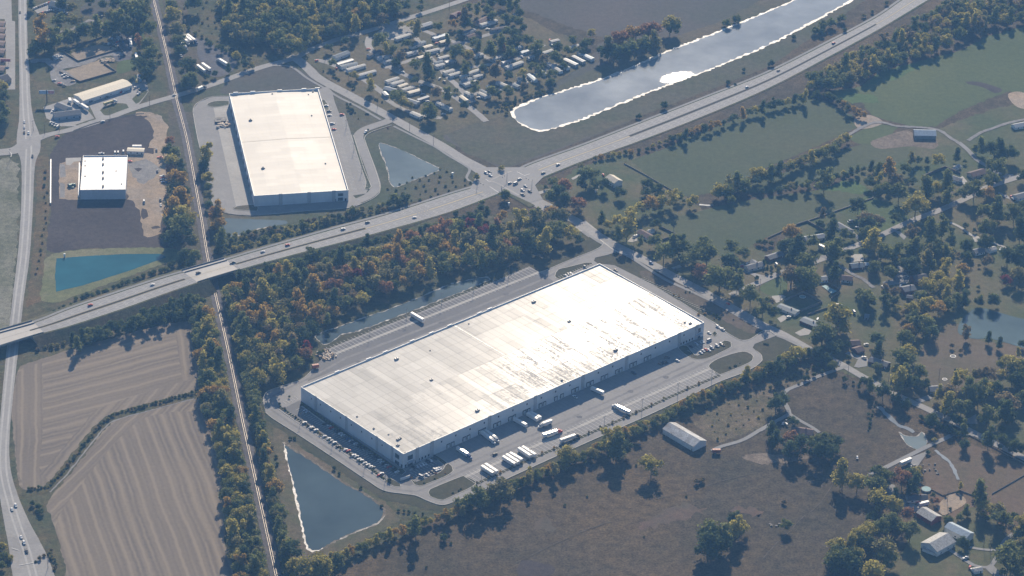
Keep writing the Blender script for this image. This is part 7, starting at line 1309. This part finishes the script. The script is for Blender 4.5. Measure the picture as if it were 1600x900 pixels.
for L_, nm in ((TREES, 'tree'), (BUSHES, 'bush')):
    L_.sort(key=lambda t: -t['w']*t['h']/(G(t['x'], t['y']).y**2))
    for i, t in enumerate(L_[:300]):
        g, key, rz = place(t, idx=i); cw = LEAF[t['c']][0]
        if nm == 'tree':
            r = empty({'tree': 'broadleaf_tree', 'tall': 'broadleaf_tree', 'conifer': 'conifer_tree'}[t['kind']], (g.x, g.y, .05), rz, '', 'tree', 'trees in the %s' % t['zone'] if len(t['zone']) < 60 else t['zone'])
            o = bpy.data.objects.new('crown', crown_mesh(key, t['c'])); COL.objects.link(o); o.parent = r; o.scale = (t['w']*1.38, t['w']*1.38, t['h']*1.1)
            o = bpy.data.objects.new('trunk', TRK[i % 3]); COL.objects.link(o); o.parent = r; o.scale = (t['w']*.9, t['w']*.9, t['h'])
            sz = 'large ' if t['w'] > 13.5 else ('small ' if t['w'] < 8 else '')
        else:
            r = bpy.data.objects.new('shrub', crown_mesh(key, t['c'])); COL.objects.link(r); r.location = (g.x, g.y, .02 if 'bank' not in t['zone'] else 0); r.rotation_euler.z = rz; r.scale = (t['w']*1.35, t['w']*1.35, t['h']*1.35)
            r['category'] = 'shrub'; r['group'] = 'shrubs on the '+t['zone']; sz = 'small ' if t['w'] < 4 else ''
        LATER.append((r, '%s%s %s' % (sz, cw, nm), t['x'], t['y'], t['zone']))
    rest = L_[300:]
    if rest:
        V = []; F = []; MI = []; keys = list(LEAF)
        for i, t in enumerate(rest):
            g, key, rz = place(t, idx=i); cv, cf = CD[key]; k = len(V); c_, s_ = math.cos(rz), math.sin(rz); W = t['w']*1.38; h_ = t['h']*1.1
            V += [(g.x+(x*c_-y*s_)*W, g.y+(x*s_+y*c_)*W, z*h_) for x, y, z in cv]; F += [tuple(k+q for q in f) for f in cf]; MI += [keys.index(t['c'])]*len(cf)
        o = link('woodland' if nm == 'tree' else 'undergrowth', V, F, [LEAF[c][1] for c in keys], None, MI); tag(o, 'remaining woodland trees filling the woods, gardens and hedges' if nm == 'tree' else 'low undergrowth on banks, verges and ditch edges', 'woodland' if nm == 'tree' else 'undergrowth', kind='stuff')
print('TREES', len(TREES), 'BUSHES', len(BUSHES))

# ------------------------------------------------------------------ labels that single each thing out
ORD = 'first second third fourth fifth sixth seventh eighth ninth tenth eleventh twelfth thirteenth fourteenth fifteenth sixteenth seventeenth eighteenth nineteenth twentieth'.split()
def ordin(i, n):
    if i == 0: return 'leftmost'
    if i == n-1: return 'rightmost'
    if i < n/2: return ORD[min(i, 19)]+' from left'
    return ORD[min(n-1-i, 19)]+' from right'
buck = {}
for e in LATER: buck.setdefault((e[1], e[4]), []).append(e)
for (base, ph), L_ in buck.items():
    n = len(L_)
    if n == 1: L_[0][0]['label'] = '%s, %s' % (base, ph); continue
    nb = 1 if n <= 14 else (2 if n <= 28 else 3 if n <= 45 else 5); L_.sort(key=lambda e: e[3])
    nm = {1: [''], 2: ['upper half, ', 'lower half, '], 3: ['upper third, ', 'middle third, ', 'lower third, '], 5: ['top band, ', 'upper band, ', 'middle band, ', 'lower band, ', 'bottom band, ']}[nb]
    for b in range(nb):
        sub = sorted(L_[n*b//nb:n*(b+1)//nb], key=lambda e: e[2]); k = len(sub)
        for i, e in enumerate(sub):
            q = ordin(i, k) if k > 2 or nb > 1 else ('left one' if i == 0 else 'right one'); q = 'only one' if k == 1 else q
            e[0]['label'] = '%s %s, %s%s' % (q, base, nm[b], ph)

# ------------------------------------------------------------------ haze
m = bpy.data.materials.new('haze_air'); m.use_nodes = True; nt = m.node_tree; nt.nodes.clear(); out = N(nt, 'ShaderNodeOutputMaterial'); pv = N(nt, 'ShaderNodeVolumePrincipled')
pv.inputs['Color'].default_value = (.22, .50, 1.0, 1); pv.inputs['Density'].default_value = .00005; pv.inputs['Anisotropy'].default_value = .3; nt.links.new(pv.outputs[0], out.inputs['Volume'])
mb = MB(); mb.box(-9600, 9600, -3600, 15600, -1, 1520); hzo = mb.build('haze', m); hzo['kind'] = 'stuff'; hzo['label'] = 'thin bluish haze hanging over the whole landscape'
